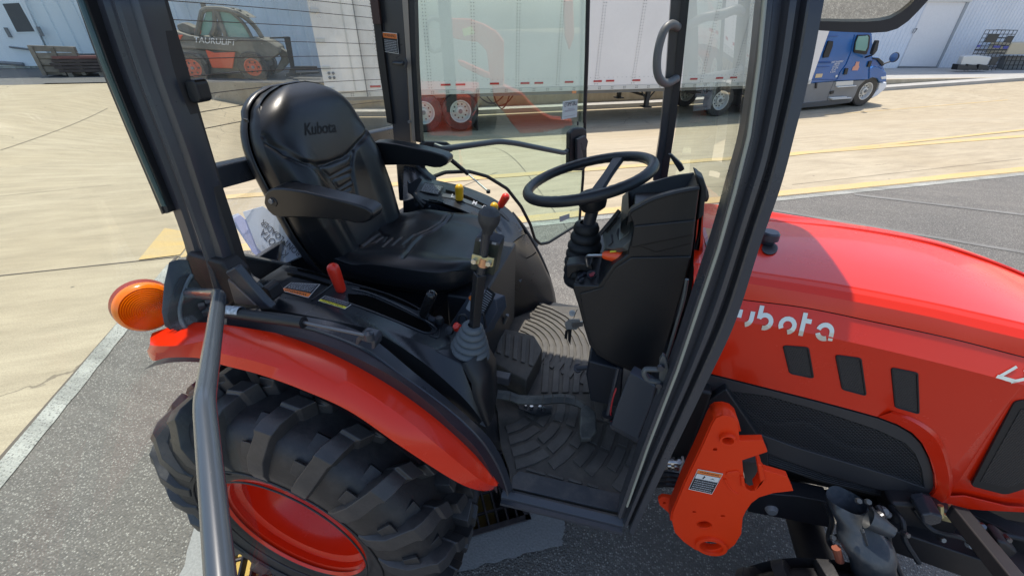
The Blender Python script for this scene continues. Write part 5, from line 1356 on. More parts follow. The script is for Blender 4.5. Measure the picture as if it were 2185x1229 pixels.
def cring(dz, gr, pinch=0):
    us = [k / 50 for k in range(51)]; L = []
    for sgn, seq in ((-1, us), (1, us[::-1])):
        for u in seq:
            w = cush_half(u) + gr; L.append(Vector((CX0 + (CX1 - CX0 + gr) * u, YC + sgn * max(w, 0), CZ + .012 * u + dz - pinch * u)))
    return L
def cring_top():
    us = [k / 50 for k in range(51)]; L = []
    for sgn, seq in ((-1, us), (1, us[::-1])):
        for u in seq:
            z = CZ + .012 * sin(pi * u) + .012 * u + .016 - .020 - .03 * max(0, (u - .86) / .14) ** 2.2 - .012 * math.exp(-((u - .15) / .12) ** 2)
            L.append(Vector((CX0 + (CX1 - CX0) * u, YC + sgn * cush_half(u), z)))
    return L
MB().grid([cring_top(), cring(-.028, .004), cring(-.055, .004), cring(-.066, -.006)]).build('cushion_side', M_vinyl, cu, smooth=True, ang=60)
MB().grid([cring(-.066, -.004), cring(-.075, -.010), cring(-.11, -.05), cring(-.12, -.1)]).build('seat_pan', M_decalb, cu, smooth=True, ang=60)
MB().box((-.60, YC, .93), (.30, .30, .22)).build('seat_suspension', M_decalb, tra, bevel=.01)
# back filler between cushion and backrest
MB().box((-.845, YC, 1.08), (.05, .36, .16), Matrix.Rotation(radians(-14), 3, 'Y')).build('seat_hinge_cover', M_decalb, tra, bevel=.012)
# armrests
arm_px = [(572, 406), (582, 402), (604, 402), (650, 409), (700, 421), (745, 432), (780, 443), (793, 452), (796, 461), (790, 471), (776, 477), (758, 477), (736, 472), (700, 468), (663, 466), (625, 465), (597, 465), (582, 461), (570, 450), (562, 434), (564, 416)]
ar = MB().prism([P(a, b, y=.872) for a, b in arm_px], (0, .054, 0)).build('seat_armrest', M_vinyl, tra, bevel=.013, bseg=4)
bo = P(583, 431, y=.872)
MB().lathe([(0, .002), (.012, .002), (.014, -.001)], bo, (0, -1, 0), 24).build('pivot_hole', M_decalb, ar)
MB().lathe([(0, .006), (.007, .006), (.008, .0)], bo + Vector((-.004, 0, .002)), (0, -1, 0), 6).build('pivot_bolt', M_truckgrey, ar)
mirror_obj(ar, tra)
MB().tube([Vector((-.86, .90, 1.33)), Vector((-.89, .98, 1.30))], .014, 12).build('armrest_bracket', M_decalb, tra)

# =================================================================== far console, fender bulge and levers
YF = 1.60
fo_px = [(862, 348), (880, 352), (900, 368), (915, 380), (950, 389), (986, 397), (1020, 409), (1052, 423), (1078, 441), (1096, 458), (1112, 482), (1120, 500)]
fi_px = [(860, 430), (885, 424), (900, 425), (916, 429), (945, 434), (970, 442), (995, 452), (1019, 465), (1035, 480), (1050, 497), (1070, 512), (1088, 522)]
FO = [P(a, b, y=YF) for a, b in fo_px]; FI = [P(a, b, y=1.40) for a, b in fi_px]
FIb = [q + Vector((-.01, -.01, -.14)) for q in FI]
FOb = [q + Vector((0, .02, -.08)) for q in FO]
fc = lofts('side_console', [FOb, FO, [a.lerp(b, .04) + Vector((0, 0, .003)) for a, b in zip(crv(FO, 60), crv(FI, 60))], [a.lerp(b, .5) + Vector((0, 0, .004)) for a, b in zip(crv(FO, 60), crv(FI, 60))], FI, FIb], M_console, tra, 60, ang=30)
# bulging wheel arch in front of it
rr = []
A1 = [(1120, 500), (1132, 520), (1146, 545), (1160, 575), (1171, 600), (1178, 630), (1181, 650), (1178, 660)]
A2 = [(1104, 512), (1116, 535), (1125, 560), (1132, 590), (1138, 620), (1140, 645), (1138, 665), (1132, 676)]
A3 = [(1092, 520), (1098, 545), (1100, 570), (1100, 600), (1098, 630), (1096, 655), (1092, 675), (1088, 684)]
A4 = [(1088, 522), (1080, 550), (1075, 575), (1068, 605), (1064, 635), (1060, 655), (1058, 672), (1056, 684)]
bul = lofts('wheel_arch_cover', [[P(a, b, y=1.66) for a, b in [(x + 6, y_) for x, y_ in A1]], [P(a, b, y=1.60) for a, b in A1], [P(a, b, y=1.53) for a, b in A2], [P(a, b, y=1.42) for a, b in A3], [P(a, b, y=1.37) for a, b in A4]], mat('arch_plastic', (.035, .032, .032), .3, rvar=.05), tra, 40, ang=60)
MB().grid([[P(a, b, y=1.601) for a, b in ((1120, 500), (1096, 500), (1088, 522))], [P(a, b, y=1.50) for a, b in ((1120, 500), (1104, 512), (1092, 520))]]).build('arch_top_cap', M_console, bul)
decal('wing_panel', [(1038, 498), (1050, 480), (1096, 462), (1114, 490), (1112, 510), (1090, 523), (1076, 520)], [fc], mat('blue_grey_panel', (.030, .038, .055), .4), fc, .003)
seam_pts = [P(a, b, y=1.535) for a, b in ((1092, 560), (1112, 556), (1134, 546), (1144, 538))]
MB().tube(crv(seam_pts, 12), .003, 6).build('arch_seam', M_decalb, bul)
MB().tube(crv([P(a, b, y=1.66) for a, b in ((1092, 455), (1120, 490), (1146, 535), (1168, 585), (1182, 640), (1183, 675))], 30), .010, 8).build('arch_rubber_edge', M_seal, bul, smooth=True)
fs = lambda pts, m=M_decalb, name='slot': decal(name, pts, fc, m, fc, .0025)
ribbon('slot', [(951, 406), (990, 417), (1040, 440)], [(951, 411), (990, 423), (1038, 445)], fc, M_slotshade, fc, .003); ribbon('slot', [(915, 427), (940, 432), (990, 452)], [(915, 432), (940, 438), (988, 457)], fc, M_slotshade, fc, .003)
fs([(1005, 451), (1012, 452), (1026, 461), (1024, 465), (1010, 460), (1005, 455)]); fs([(1065, 450), (1070, 451), (1086, 468), (1086, 472), (1082, 471), (1066, 456)]); fs([(1055, 481), (1060, 481), (1070, 490), (1069, 494), (1064, 492), (1055, 485)])
ribbon('range_strip', [(945, 414), (980, 421), (1038, 444)], [(943, 421), (980, 429), (1034, 450)], fc, mat('range_strip', (.05, .06, .065), .35), fc, .0025)
def ftext(t, qpx, m=M_decalg):
    q = hits(qpx, fc, .004)
    if len(q) == 4: quadtext(t, q, 'lettering', m, fc, .001, bold=.01)
ftext('L', [(962, 423), (968, 424), (970, 417), (965, 416)]); ftext('M', [(1006, 438), (1015, 440), (1018, 433), (1010, 430)]); ftext('D', [(1027, 445), (1035, 448), (1038, 442), (1031, 440)])
ftext('3', [(915, 441), (919, 442), (920, 438), (917, 438)])
lbq = hits([(895, 410), (935, 418), (948, 399), (905, 391)], fc, .003)
if len(lbq) == 4: 
    lb_ = quadbar(lbq, 0, 1, 0, 1, 'instruction_label', M_decalb, fc, .001)
    mb = MB(); n_ = (lbq[1] - lbq[0]).cross(lbq[3] - lbq[0]).normalized(); n_ = n_ if n_.dot(lbq[0] - CAMPOS) < 0 else -n_
    for r in range(9):
        s_ = .05
        while s_ < .9:
            e_ = min(s_ + random.uniform(.03, .12), .95); t_ = .08 + r * .095
            mb.add([quadpt(lbq, s_, t_) + n_ * .0016, quadpt(lbq, e_, t_) + n_ * .0016, quadpt(lbq, e_, t_ + .04) + n_ * .0016, quadpt(lbq, s_, t_ + .04) + n_ * .0016], [(0, 1, 2, 3)]); s_ = e_ + .02
    o = mb.build('fine_print', M_decalg, lb_); o['kind'] = 'stuff'
lv = MB().prism([P(a, b, y=1.46) for a, b in ((973, 425), (986, 425), (984, 455), (976, 452))], (0, .005, 0)).build('range_lever', M_truckgrey, tra)
knob('lever_knob', P(980, 427, y=1.46), P(980, 393, y=1.46), .0155, .0165, M_yelknob, lv)
lv = MB().tube([P(1068, 440, y=1.52), P(1058, 458, y=1.50)], .005, 8).build('pto_lever', M_decalb, tra)
knob('lever_knob', P(1067, 441, y=1.52), P(1083, 414, y=1.52), .0135, .0165, M_redknob, lv)
lv = MB().tube([P(1056, 445, y=1.46), P(1054, 470, y=1.45)], .005, 8).build('auxiliary_lever', M_decalb, tra)
knob('lever_knob', P(1054, 452, y=1.46), P(1055, 432, y=1.46), .014, .0155, M_yelknob, lv)
# belt buckle bracket between seat and console
bk_ = MB().prism([P(a, b, y=1.40) for a, b in ((868, 385), (874, 392), (896, 378), (900, 384), (880, 418), (870, 412))], (0, .01, 0)).build('belt_bracket', M_frame, tra, bevel=.002)
MB().box(P(898, 432, y=1.40), (.045, .03, .028), Matrix.Rotation(.5, 3, 'Y')).build('belt_buckle', M_decalb, bk_, bevel=.004)
MB().tube([P(882, 414, y=1.39), P(904, 442, y=1.39)], .008, 8).build('belt_stalk', M_decalb, bk_)
MB().lathe([(0, .006), (.006, .006), (.006, 0)], P(890, 436, y=1.385), (0, -1, 0), 8).build('buckle_button', M_frame, bk_)
# rear wall behind far armrest
MB().prism([P(a, b, y=1.58) for a, b in ((842, 330), (870, 330), (884, 345), (905, 372), (925, 388), (900, 430), (850, 430))], (0, .05, 0)).build('rear_corner_panel', M_console, tra, bevel=.01)
MB().prism([P(a, b, y=1.57) for a, b in ((856, 372), (872, 372), (882, 384), (878, 400), (858, 402))], (0, .01, 0)).build('corner_pocket', M_decalb, tra, bevel=.003)
# rear tray box under the rear glass
ta, tb_, tc_, td = P(505, 552, y=.72), P(606, 567, y=.83), Vector((-.96, 1.45, 1.10)), Vector((-1.06, .72, 1.12))
trb = MB()
q0, q1 = P(508, 543, y=.73), P(622, 566, y=.95)
trb.prism([q0, q1, q1 + Vector((.0, 0, -.012)), q0 + Vector((0, 0, -.012))], Vector((-.012, .01, 0)))
trb.build('tray_rim', M_rail and mat('tray_rim', (.10, .105, .105), .4), tra)
MB().grid([[q0 + Vector((0, 0, -.006)), q1 + Vector((0, 0, -.006))], [q0 + Vector((.02, 0, -.2)), q1 + Vector((.02, 0, -.2))]]).build('tray_side', M_decalb, tra)
MB().box((-.80, 1.14, .955), (.56, .92, .02)).build('cab_rear_floor', M_decalb, tra)
MB().box((-1.03, 1.15, 1.02), (.02, .90, .22)).build('cab_rear_panel', M_frame, tra, bevel=.004)
MB().box((-.90, .735, 1.02), (.34, .02, .14)).build('console_rear_side', M_decalb, tra)

# =================================================================== operator manual in a plastic bag behind the seat
bag = thing('manual_bag', P(560, 520, y=.98), 'clear plastic bag of white manuals tucked behind the black tractor seat', 'bag of manuals')
mo = P(585, 520, y=.97); mt1 = P(508, 430, y=1.05)
def MP(px, py, off=0):
    return PL(px, py, mo + mnn * off, mnn)
mnn = Vector((.55, -.62, .56)).normalized()
M_paper = mat('white_cover', (.62, .66, .74), .6)
bk1 = MB().prism([MP(a, b) for a, b in ((518, 452), (560, 440), (604, 466), (612, 470), (644, 545), (610, 561), (572, 552), (548, 528))], -mnn * .008).build('manual', M_paper, bag, bevel=.001)
bk2 = MB().prism([MP(a, b, -.010) for a, b in ((498, 466), (512, 458), (560, 500), (575, 556), (555, 552), (538, 538))], -mnn * .012).build('manual', mat('lilac_cover', (.45, .47, .68), .6), bag, bevel=.001)
bk3 = MB().prism([MP(a, b, -.018) for a, b in ((488, 462), (508, 455), (540, 500), (552, 550), (540, 540), (520, 510))], -mnn * .010).build('manual', M_paper, bag, bevel=.001)
def mtext(t, pts, m=M_decalb): quadtext(t, [MP(a, b, .001) for a, b in pts], 'cover_lettering', m, bk1, .0006, bold=.008)
M_ink = mat('grey_blue_ink', (.05, .06, .09), .6)
mtext('KUBOTA', [(617, 540), (562, 488), (552, 498), (605, 551)], M_ink)
mtext('FRONT LOADER', [(648, 543), (562, 468), (554, 477), (640, 553)], M_ink)
mtext('OPERATOR', [(586, 553), (559, 520), (557, 523), (583, 556)], M_decalg)
# crumpled clear film
random.seed(8); rows = []
cpx = [[(478, 424), (520, 418), (545, 400), (575, 398), (600, 420)], [(484, 445), (505, 440), (540, 430), (580, 440), (620, 470)], [(500, 480), (520, 470), (550, 480), (600, 495), (636, 515)], [(530, 520), (545, 515), (570, 525), (610, 540), (646, 545)], [(560, 553), (570, 553), (585, 558), (610, 564), (645, 548)]]
for j, r in enumerate(cpx): rows.append([MP(a, b, .012 + .018 * math.sin(i * 2.1 + j * 1.7) * (j < 3) + random.uniform(0, .008)) for i, (a, b) in enumerate(r)])
M_film = glass('plastic_film', (.90, .92, .92), .16)
MB().grid(rows).build('plastic_film', M_film, bag, smooth=True, sub=3)

# =================================================================== floor, mat and pedals
FZ = .65
def F(px, py, z=FZ): return P(px, py, z=z)
fl_px = [(1090, 1041), (1320, 1094), (1345, 1040), (1395, 930), (1440, 800), (1400, 700), (1250, 655), (1170, 652), (1060, 690), (1020, 730), (1040, 800), (1062, 880), (1068, 950), (1086, 1000)]
MB().box((-.12, YC + .05, FZ - .035), (.64, .80, .04)).build('cab_floor', M_decalb, tra)
fm = MB().prism([F(a, b) for a, b in fl_px], (0, 0, -.012)).build('floor_mat', M_mat, tra, bevel=.002)
# threshold beam
t0, t1 = F(1089, 1044, .655), F(1322, 1099, .655)
dx = (t1 - t0).normalized(); ny = Vector((dx.y, -dx.x, 0)); ny = ny if ny.y < 0 else -ny
prof = [(0, 0), (.008, .004), (.02, -.002), (.024, -.006), (.024, -.016), (.034, -.018), (.034, -.028), (.0, -.03)]
rws = [[t0 - dx * .02 + ny * a + Vector((0, 0, b)) for a, b in prof], [t1 + dx * .01 + ny * a + Vector((0, 0, b)) for a, b in prof]]
MB().grid(rws).build('door_threshold', M_frame, tra, smooth=True, ang=25)
MB().prism([F(a, b, .652) for a, b in ((1094, 1018), (1108, 1006), (1336, 1058), (1322, 1094), (1090, 1041))], (0, 0, .004)).build('threshold_strip', mat('strip_rubber', (.045, .05, .058), .5, dust=.3), tra, bevel=.001)
def rib(pts, name='mat_rib', w=.006, h=.004, m=M_rib, z=FZ):
    pp = [F(a, b, z + h * .4) for a, b in pts]; return MB().prism(pp, (0, 0, h)).build(name, m, fm, bevel=.0012)
# fan of ribs on the mat: centre near (1060, 870)
def ray_rib(p, q, w0, w1):
    a, b = F(*p), F(*q); d = (b - a).normalized(); pr = Vector((-d.y, d.x, 0))
    MB().prism([a + pr * w0 + Vector((0, 0, .001)), b + pr * w1 + Vector((0, 0, .001)), b - pr * w1 + Vector((0, 0, .001)), a - pr * w0 + Vector((0, 0, .001))], (0, 0, .004)).build('mat_rib', M_rib, fm, bevel=.0012)
# rows of short blocks along the threshold
for (x0, y0, x1, y1, n) in ((1110, 1012, 1150, 1024, 1), (1157, 1024, 1192, 1035, 1), (1204, 1036, 1234, 1046, 1), (1246, 1047, 1278, 1056, 1), (1281, 1054, 1302, 1062, 1),
                           (1122, 1003, 1163, 1015, 1), (1167, 1014, 1201, 1025, 1), (1211, 1025, 1240, 1034, 1), (1251, 1035, 1275, 1043, 1)):
    rib([(x0, y0), (x1, y1), (x1 + 2, y1 - 5), (x0 + 3, y0 - 5)])
# arcs of long ribs
def arcribs(c, radii, a0, a1, gap, w):
    for k, r in enumerate(radii):
        n = max(2, int((a1 - a0) * r / gap))
        for i in range(n):
            s0 = a0 + (a1 - a0) * i / n; s1 = a0 + (a1 - a0) * (i + .88) / n; pts = []
            for t in (0, .5, 1): a = s0 + (s1 - s0) * t; pts.append(c + Vector((cos(a), sin(a), 0)) * r)
            for t in (1, .5, 0): a = s0 + (s1 - s0) * t; pts.append(c + Vector((cos(a), sin(a), 0)) * (r + w))
            e = [P_ for P_ in pts if not (-.26 < P_.x < .27 and .70 < P_.y < 1.58)]
            if e: continue
            MB().prism([q + Vector((0, 0, .001)) for q in pts], (0, 0, .004)).build('mat_rib', M_rib, fm, bevel=.001)
cc_ = F(1062, 850); arcribs(cc_, [.12 + .042 * k for k in range(9)], radians(-62), radians(15), .085, .030)
cf_ = F(1085, 740) 
for k in range(11):
    r = .06 + .026 * k; pts = []
    A0, A1 = radians(-22), radians(80)
    for t in range(9): a = A0 + (A1 - A0) * t / 8; pts.append(cf_ + Vector((cos(a), sin(a), .001)) * 1 * r)
    for t in range(8, -1, -1): a = A0 + (A1 - A0) * t / 8; pts.append(cf_ + Vector((cos(a), sin(a), .001)) * (r + .016))
    pts = [Vector((q.x, q.y, FZ + .001)) for q in pts]
    if all(q.y < 1.6 for q in pts): MB().prism(pts, (0, 0, .005)).build('mat_rib', M_rib, fm, bevel=.001)
# straight ribs in the middle
for k in range(7):
    x = 1155 + k * 22; rib([(x, 838), (x + 14, 838), (x + 18 + k * .4, 766), (x + 6, 764)])
# raised foot block left of the middle
blk_t = [P(a, b, z=.74) for a, b in ((1034, 697), (1075, 700), (1140, 715), (1158, 745), (1124, 812), (1090, 795), (1040, 765))]
blk = MB().prism(blk_t, (.0, .0, -.085)).build('foot_rest', M_mat, tra, bevel=.006)
for k in range(6):
    x = 1046 + k * 17; y = 705 + k * 3.6
    pts = [P(a, b, z=.741) for a, b in ((x, y), (x + 9, y + 2), (x + 6, y + 44 + k * 3), (x - 3, y + 41 + k * 3))]
    MB().prism(pts, (0, 0, .004)).build('foot_rest_rib', M_rib, blk, bevel=.0015)
MB().box(P(1072, 806, y=.92), (.05, .03, .03)).build('rest_bracket', M_frame, blk, bevel=.003)
# hydrostatic treadle pedal
pz = [(1052, 838), (1085, 842), (1110, 850), (1150, 851), (1200, 848), (1232, 855), (1254, 872), (1262, 895), (1258, 925)]
A_ = [P(a, b - 8, z=.73 - .006 * i) for i, (a, b) in enumerate(pz)]; B_ = [P(a - (4 if i > 5 else 0) - (12 if i > 6 else 0), b + 11, z=.725 - .006 * i) for i, (a, b) in enumerate(pz)]
ped = MB().grid([crv(A_, 40), crv([a.lerp(b, .5) + Vector((0, 0, .006)) for a, b in zip(A_, B_)], 40), crv(B_, 40)]).build('treadle_pedal', mat('worn_pedal', (.055, .06, .058), .5, dust=.8, dustcol=(.2, .2, .17)), tra, smooth=True, solid=.014, bevel=.002)
for (a, b) in ((1090, 838), (1160, 842), (1180, 842), (1206, 841), (1228, 846)):
    MB().tube([P(a, b, z=.737), P(a - 2, b + 18, z=.733)], .0022, 6).build('pedal_groove', M_rib, ped)
MB().prism([P(a, b, z=.72) for a, b in ((1238, 872), (1252, 860), (1272, 878), (1274, 918), (1262, 934), (1240, 935), (1236, 925))], (0, 0, -.02)).build('pedal_toe_pad', bpy.data.materials['worn_pedal'], ped, bevel=.006)
MB().prism([F(a, b, .665) for a, b in ((1104, 865), (1178, 868), (1176, 884), (1140, 886), (1108, 874))], (0, 0, .006)).build('linkage_opening', M_decalb, ped)
for a, b in ((1122, 868), (1134, 871), (1152, 872), (1160, 875)): MB().lathe([(0, .012), (.006, .012), (.007, 0)], F(a, b, .668), (0, 0, 1), 6).build('linkage_bolt', M_steel, ped)
# brake pedal arm, rod and red wire
br1 = MB().tube([P(1232, 785, z=.80), P(1262, 782, z=.82), P(1300, 774, z=.84)], .0095, 10).build('brake_pedal_arm', M_frame, tra, smooth=True)
MB().lathe([(0, .003), (.014, .003), (.014, -.01), (0, -.01)], P(1233, 785, z=.80), (0, -.5, .8), 16).build('pedal_boss', M_frame, br1, smooth=True)
rd = MB().tube([P(1319, 785, y=.86), P(1297, 885, y=.82)], .0055, 10).build('pedal_rod', M_frame, tra, smooth=True)
MB().tube(crv([P(1315, 828, y=.83), P(1308, 850, y=.82), P(1303, 880, y=.82), P(1306, 905, y=.82)], 14), .0022, 6).build('red_wire', mat('red_wire', (.5, .02, .03), .4), rd)
MB().lathe([(0, .004), (.016, .004), (.018, -.004), (.010, -.012)], P(1296, 886, y=.82), (0, 0, 1), 16).build('rod_grommet', M_decalb, rd, smooth=True)
# bulkhead plates right of the dash
pln = MB().prism([P(a, b, y=.79) for a, b in ((1344, 795), (1398, 824), (1390, 860), (1360, 936), (1304, 908), (1318, 860))], (0.01, .03, 0)).build('bulkhead_plate', mat('blue_grey_plate', (.045, .055, .07), .45), tra, bevel=.003)
MB().prism([P(a, b, y=.79) for a, b in ((1300, 905), (1362, 936), (1360, 946), (1302, 914))], (0.01, .03, 0)).build('plate_lip', M_frame, pln, bevel=.002)
MB().prism([P(a, b, y=.95) for a, b in ((1256, 770), (1330, 790), (1325, 850), (1316, 868), (1260, 856), (1250, 800))], (0, .3, 0)).build('bulkhead', mat('navy_bulkhead', (.016, .020, .028), .5), tra, bevel=.006)
MB().prism([P(a, b, y=.80) for a, b in ((1392, 822), (1425, 790), (1440, 800), (1400, 910), (1370, 960), (1362, 936))], (0, .05, 0)).build('front_bulkhead', M_decalb, tra)
MB().box((.235, YC + .12, .90), (.04, .68, .38)).build('firewall', M_decalb, tra)
# door striker on the front pillar
stp = MB().prism([P(a, b, y=.675) for a, b in ((1407, 770), (1414, 757), (1421, 762), (1428, 790), (1429, 806), (1421, 830), (1409, 856), (1403, 845), (1406, 810))], (.0, .010, 0)).build('striker_plate', mat('striker_paint', (.07, .08, .085), .35), tra, bevel=.002)
MB().tube(fillet([P(a, b, y=yy) for a, b, yy in ((1405, 788, .675), (1377, 787, .672), (1373, 796, .67), (1381, 811, .67), (1408, 815, .675))], .008, 5), .0055, 10).build('striker_loop', bpy.data.materials['striker_paint'], stp, smooth=True)
for a, b in ((1410, 783), (1406, 820)): MB().lathe([(0, .006), (.007, .006), (.008, 0)], P(a, b, y=.672), (0, -1, 0), 6).build('striker_bolt', M_frame, stp)
MB().tube(crv([P(a, b, y=.72) for a, b in ((1466, 596), (1458, 640), (1444, 690), (1428, 745), (1418, 775))], 20), .0035, 8).build('wiring_conduit', bpy.data.materials['striker_paint'], tra, smooth=True)
# label plate on the seat base
sp = [P(a, b, y=.93) for a, b in ((952, 704), (1004, 624), (1058, 640), (1062, 664), (1040, 700), (1036, 712))]
spo = MB().prism(sp, (0.02, .03, 0)).build('seat_base_plate', mat('seat_base_grey', (.055, .065, .085), .35), tra, bevel=.003)
q = [P(a, b, y=.928) for a, b in ((1028, 690), (996, 664), (1014, 620), (1060, 648))]
q = [P(a, b, y=.928) for a, b in ((1016, 664), (1036, 672), (1058, 627), (1040, 612))]
lb_ = quadbar(q, 0, 1, 0, 1, 'instruction_label', M_decalb, spo, .001)
mb = MB(); n_ = (q[1] - q[0]).cross(q[3] - q[0]).normalized(); n_ = n_ if n_.dot(q[0] - CAMPOS) < 0 else -n_
for r in range(10):
    t_ = .06 + r * .09; mb.add([quadpt(q, .08 + a, t_) + n_ * .0016 for a in (0, random.uniform(.5, .85))] + [quadpt(q, .08 + a, t_ + .03) + n_ * .0016 for a in (.7, 0)], [(0, 1, 2, 3)])
o = mb.build('fine_print', M_decalg, lb_); o['kind'] = 'stuff'
q = [P(a, b, y=.928) for a, b in ((994, 658), (1008, 668), (1012, 650), (1002, 640))]
quadbar(q, 0, 1, 0, 1, 'grey_label', M_decalg, spo, .001)
MB().lathe([(0, .0015), (.008, .0015), (.008, 0)], P(1006, 636, y=.927), (0, -1, 0), 16).build('orange_tag', M_decalo, spo)
MB().box((-.40, YC + .02, .86), (.12, .40, .36)).build('seat_base', M_decalb, tra, bevel=.01)
MB().tube([P(1075, 690, y=1.2), P(1083, 672, y=1.2)], .007, 8).build('diff_lock_pedal', mat('pedal_grey', (.12, .12, .12), .4), tra, smooth=True)

# =================================================================== steering wheel, column, dash tower
swc = P(1255, 379, y=YC); 
swn = Vector((-.30, 0, 1)).normalized(); R_ = .172
sa = Vector((0, 1, 0)); sb = swn.cross(sa).normalized()
sw = []
NW = 96
mb = MB(); rows = []
for k in range(NW):
    a = 2 * pi * k / NW; d = sa * cos(a) + sb * sin(a); row = []
    bumps = .0010 * max(0, sin(a * 44))
    for j in range(16):
        b = 2 * pi * j / 16; r = .0148 + (bumps if cos(b) < .0 else 0)
        row.append(swc + d * (R_ + r * cos(b)) + swn * (r * .95 * sin(b)))
    rows.append(row)
wh = mb.grid(rows, closed_u=True, closed_v=True).build('steering_wheel', mat('wheel_rim_plastic', (.016, .018, .022), .42, bump=.15, bscale=900, bdist=.0005), tra, smooth=True, ang=180)
hubc = swc - swn * .055
for ang_px in ((1322, 336), (1180, 418), (1290, 425)):
    e = PL(*ang_px, swc, swn); d = (e - swc).normalized(); side = swn.cross(d)
    rows = []
    for t in range(9):
        u = t / 8; c = (swc + d * (R_ - .008) - swn * .002).lerp(hubc + d * .02, u); w_ = .017 + .010 * abs(u - .45); th_ = .008
        rows.append([c + side * w_ + swn * 0, c + side * w_ * .75 + swn * th_, c - side * w_ * .75 + swn * th_, c - side * w_, c - side * w_ * .7 - swn * th_, c + side * w_ * .7 - swn * th_])
    MB().grid(rows, closed_u=True).build('wheel_spoke', wh.data.materials[0], wh, smooth=True, ang=50)
MB().lathe([(0, .012), (.035, .012), (.042, .004), (.040, -.02), (.034, -.035), (.022, -.042), (0, -.042)], hubc, swn, 32).build('wheel_hub', wh.data.materials[0], wh, smooth=True)
col_t, col_b = P(1256, 470, y=YC), P(1250, 500, y=YC)
MB().tube([hubc - swn * .03, col_b], .018, 20).build('steering_column', M_frame, tra, smooth=True)
bt0, bt1 = P(1252, 478, y=YC), P(1240, 600, y=YC); axb = bt1 - bt0; L = axb.length; prof = [(.02, -.004), (.034, 0)]
for k in range(7):
    t = k / 7; rr_ = interp(t, [0, .25, .6, 1], [.038, .050, .058, .056])
    prof += [(rr_ * .90, L * (t + .01)), (rr_, L * (t + .05)), (rr_ * 1.01, L * (t + .09)), (rr_ * .9, L * (t + .13))]
prof += [(.055, L)]
MB().lathe(prof, bt0, axb, 40).build('column_boot', mat('column_boot_rubber', (.016, .017, .019), .6), tra, smooth=True, ang=80)
# dash tower
nf = [(1333, 421), (1332, 436), (1342, 458), (1351, 476), (1349, 507), (1342, 527), (1339, 543), (1308, 565), (1282, 601), (1276, 609), (1224, 608), (1221, 614), (1235, 657), (1246, 700), (1257, 736), (1273, 758), (1307, 777), (1359, 799), (1407, 808), (1418, 758), (1435, 702), (1457, 627), (1472, 571), (1480, 515), (1486, 455), (1493, 401)]
DY = .955
Nn = [P(a, b, y=DY) for a, b in nf]
topN = [P(a, b, y=DY) for a, b in ((1493, 401), (1440, 411), (1393, 425), (1362, 441), (1346, 450), (1342, 458))]
topF = [P(a, b, y=1.30) for a, b in ((1480, 368), (1440, 374), (1406, 383), (1372, 393), (1352, 400), (1340, 407))]
dm = MB()
dash = MB().prism([P(a, b, y=DY) for a, b in [(1349, 506)] + nf[5:-2] + [(1482, 500)]], (0, .34, 0)).build('dash_tower', M_black, tra, bevel=.010, bseg=3)
MB().prism([P(a, b, y=DY - .002) for a, b in [(1342, 458), (1351, 478), (1348, 520), (1400, 540), (1479, 520), (1486, 455), (1493, 401), (1440, 411), (1393, 425), (1362, 441)]], (0, .013, 0)).build('dash_side_wall', M_black, dash, bevel=.004)
# top bin: rim and recess
rimN = crv(topN, 20); rimF = crv(topF, 20)
inN = [a.lerp(b, .14) for a, b in zip(rimN, rimF)]; inF = [a.lerp(b, .92) for a, b in zip(rimN, rimF)]
lft = P(1333, 421, y=1.02)
rows = [[q + Vector((0, 0.001, -.03)) for q in rimN], rimN, inN, [q + Vector((0, .015, -.055)) for q in inN], [q + Vector((0, -.02, -.055)) for q in inF], inF, rimF, [q + Vector((0, .006, -.12)) for q in rimF]]
MB().grid(rows).build('dash_tray', M_black, dash, smooth=True, ang=30)
ends = [[rimN[-1], inN[-1], inF[-1], rimF[-1]], [q + Vector((-.014, 0, -.02)) for q in (rimN[-1], inN[-1], inF[-1], rimF[-1])], [q + Vector((-.012, 0, -.06)) for q in (rimN[-1], inN[-1], inF[-1], rimF[-1])]]
MB().grid(ends).build('tray_lip', M_black, dash, smooth=True, ang=30)
MB().add([rimN[0], inN[0], inF[0], rimF[0]] + [q + Vector((-.02, 0, -.06)) for q in (inF[0], inN[0])], [(0, 1, 5, 4), ] and [(1, 5, 4, 2)]).build('tray_end', M_black, dash)
MB().tube([q + Vector((.0, -.002, -.001)) for q in rimN], .0035, 8).build('tray_edge', M_black, dash, smooth=True)
# folded relief on the near face
MB().prism([P(a, b, y=DY) for a, b in ((1353, 480), (1484, 467), (1478, 500), (1345, 527))], (0, -.007, 0)).build('face_panel', M_black, dash, bevel=.006)
MB().prism([P(a, b, y=DY) for a, b in ((1348, 548), (1474, 546), (1455, 620), (1432, 700), (1414, 760), (1400, 800), (1310, 770), (1280, 752), (1262, 730), (1244, 665), (1238, 625), (1286, 612), (1312, 572))], (0, -.005, 0)).build('face_panel', M_black, dash, bevel=.0049)
# dark gap between dash tower and pillar: rear edge of the tower and firewall trim
MB().prism([P(a, b, y=1.0) for a, b in ((1484, 372), (1502, 382), (1508, 400), (1510, 425), (1504, 432), (1498, 520), (1482, 600), (1458, 690), (1432, 760), (1415, 800), (1418, 750), (1440, 690), (1462, 610), (1484, 500), (1494, 405))], (0, .05, 0)).build('dash_rear_cover', M_decalb, dash, bevel=.004)
MB().tube(crv([P(a, b, y=.96) for a, b in ((1412, 770), (1430, 700), (1452, 640), (1462, 600))], 14), .005, 8).build('side_conduit', M_frame, dash, smooth=True)
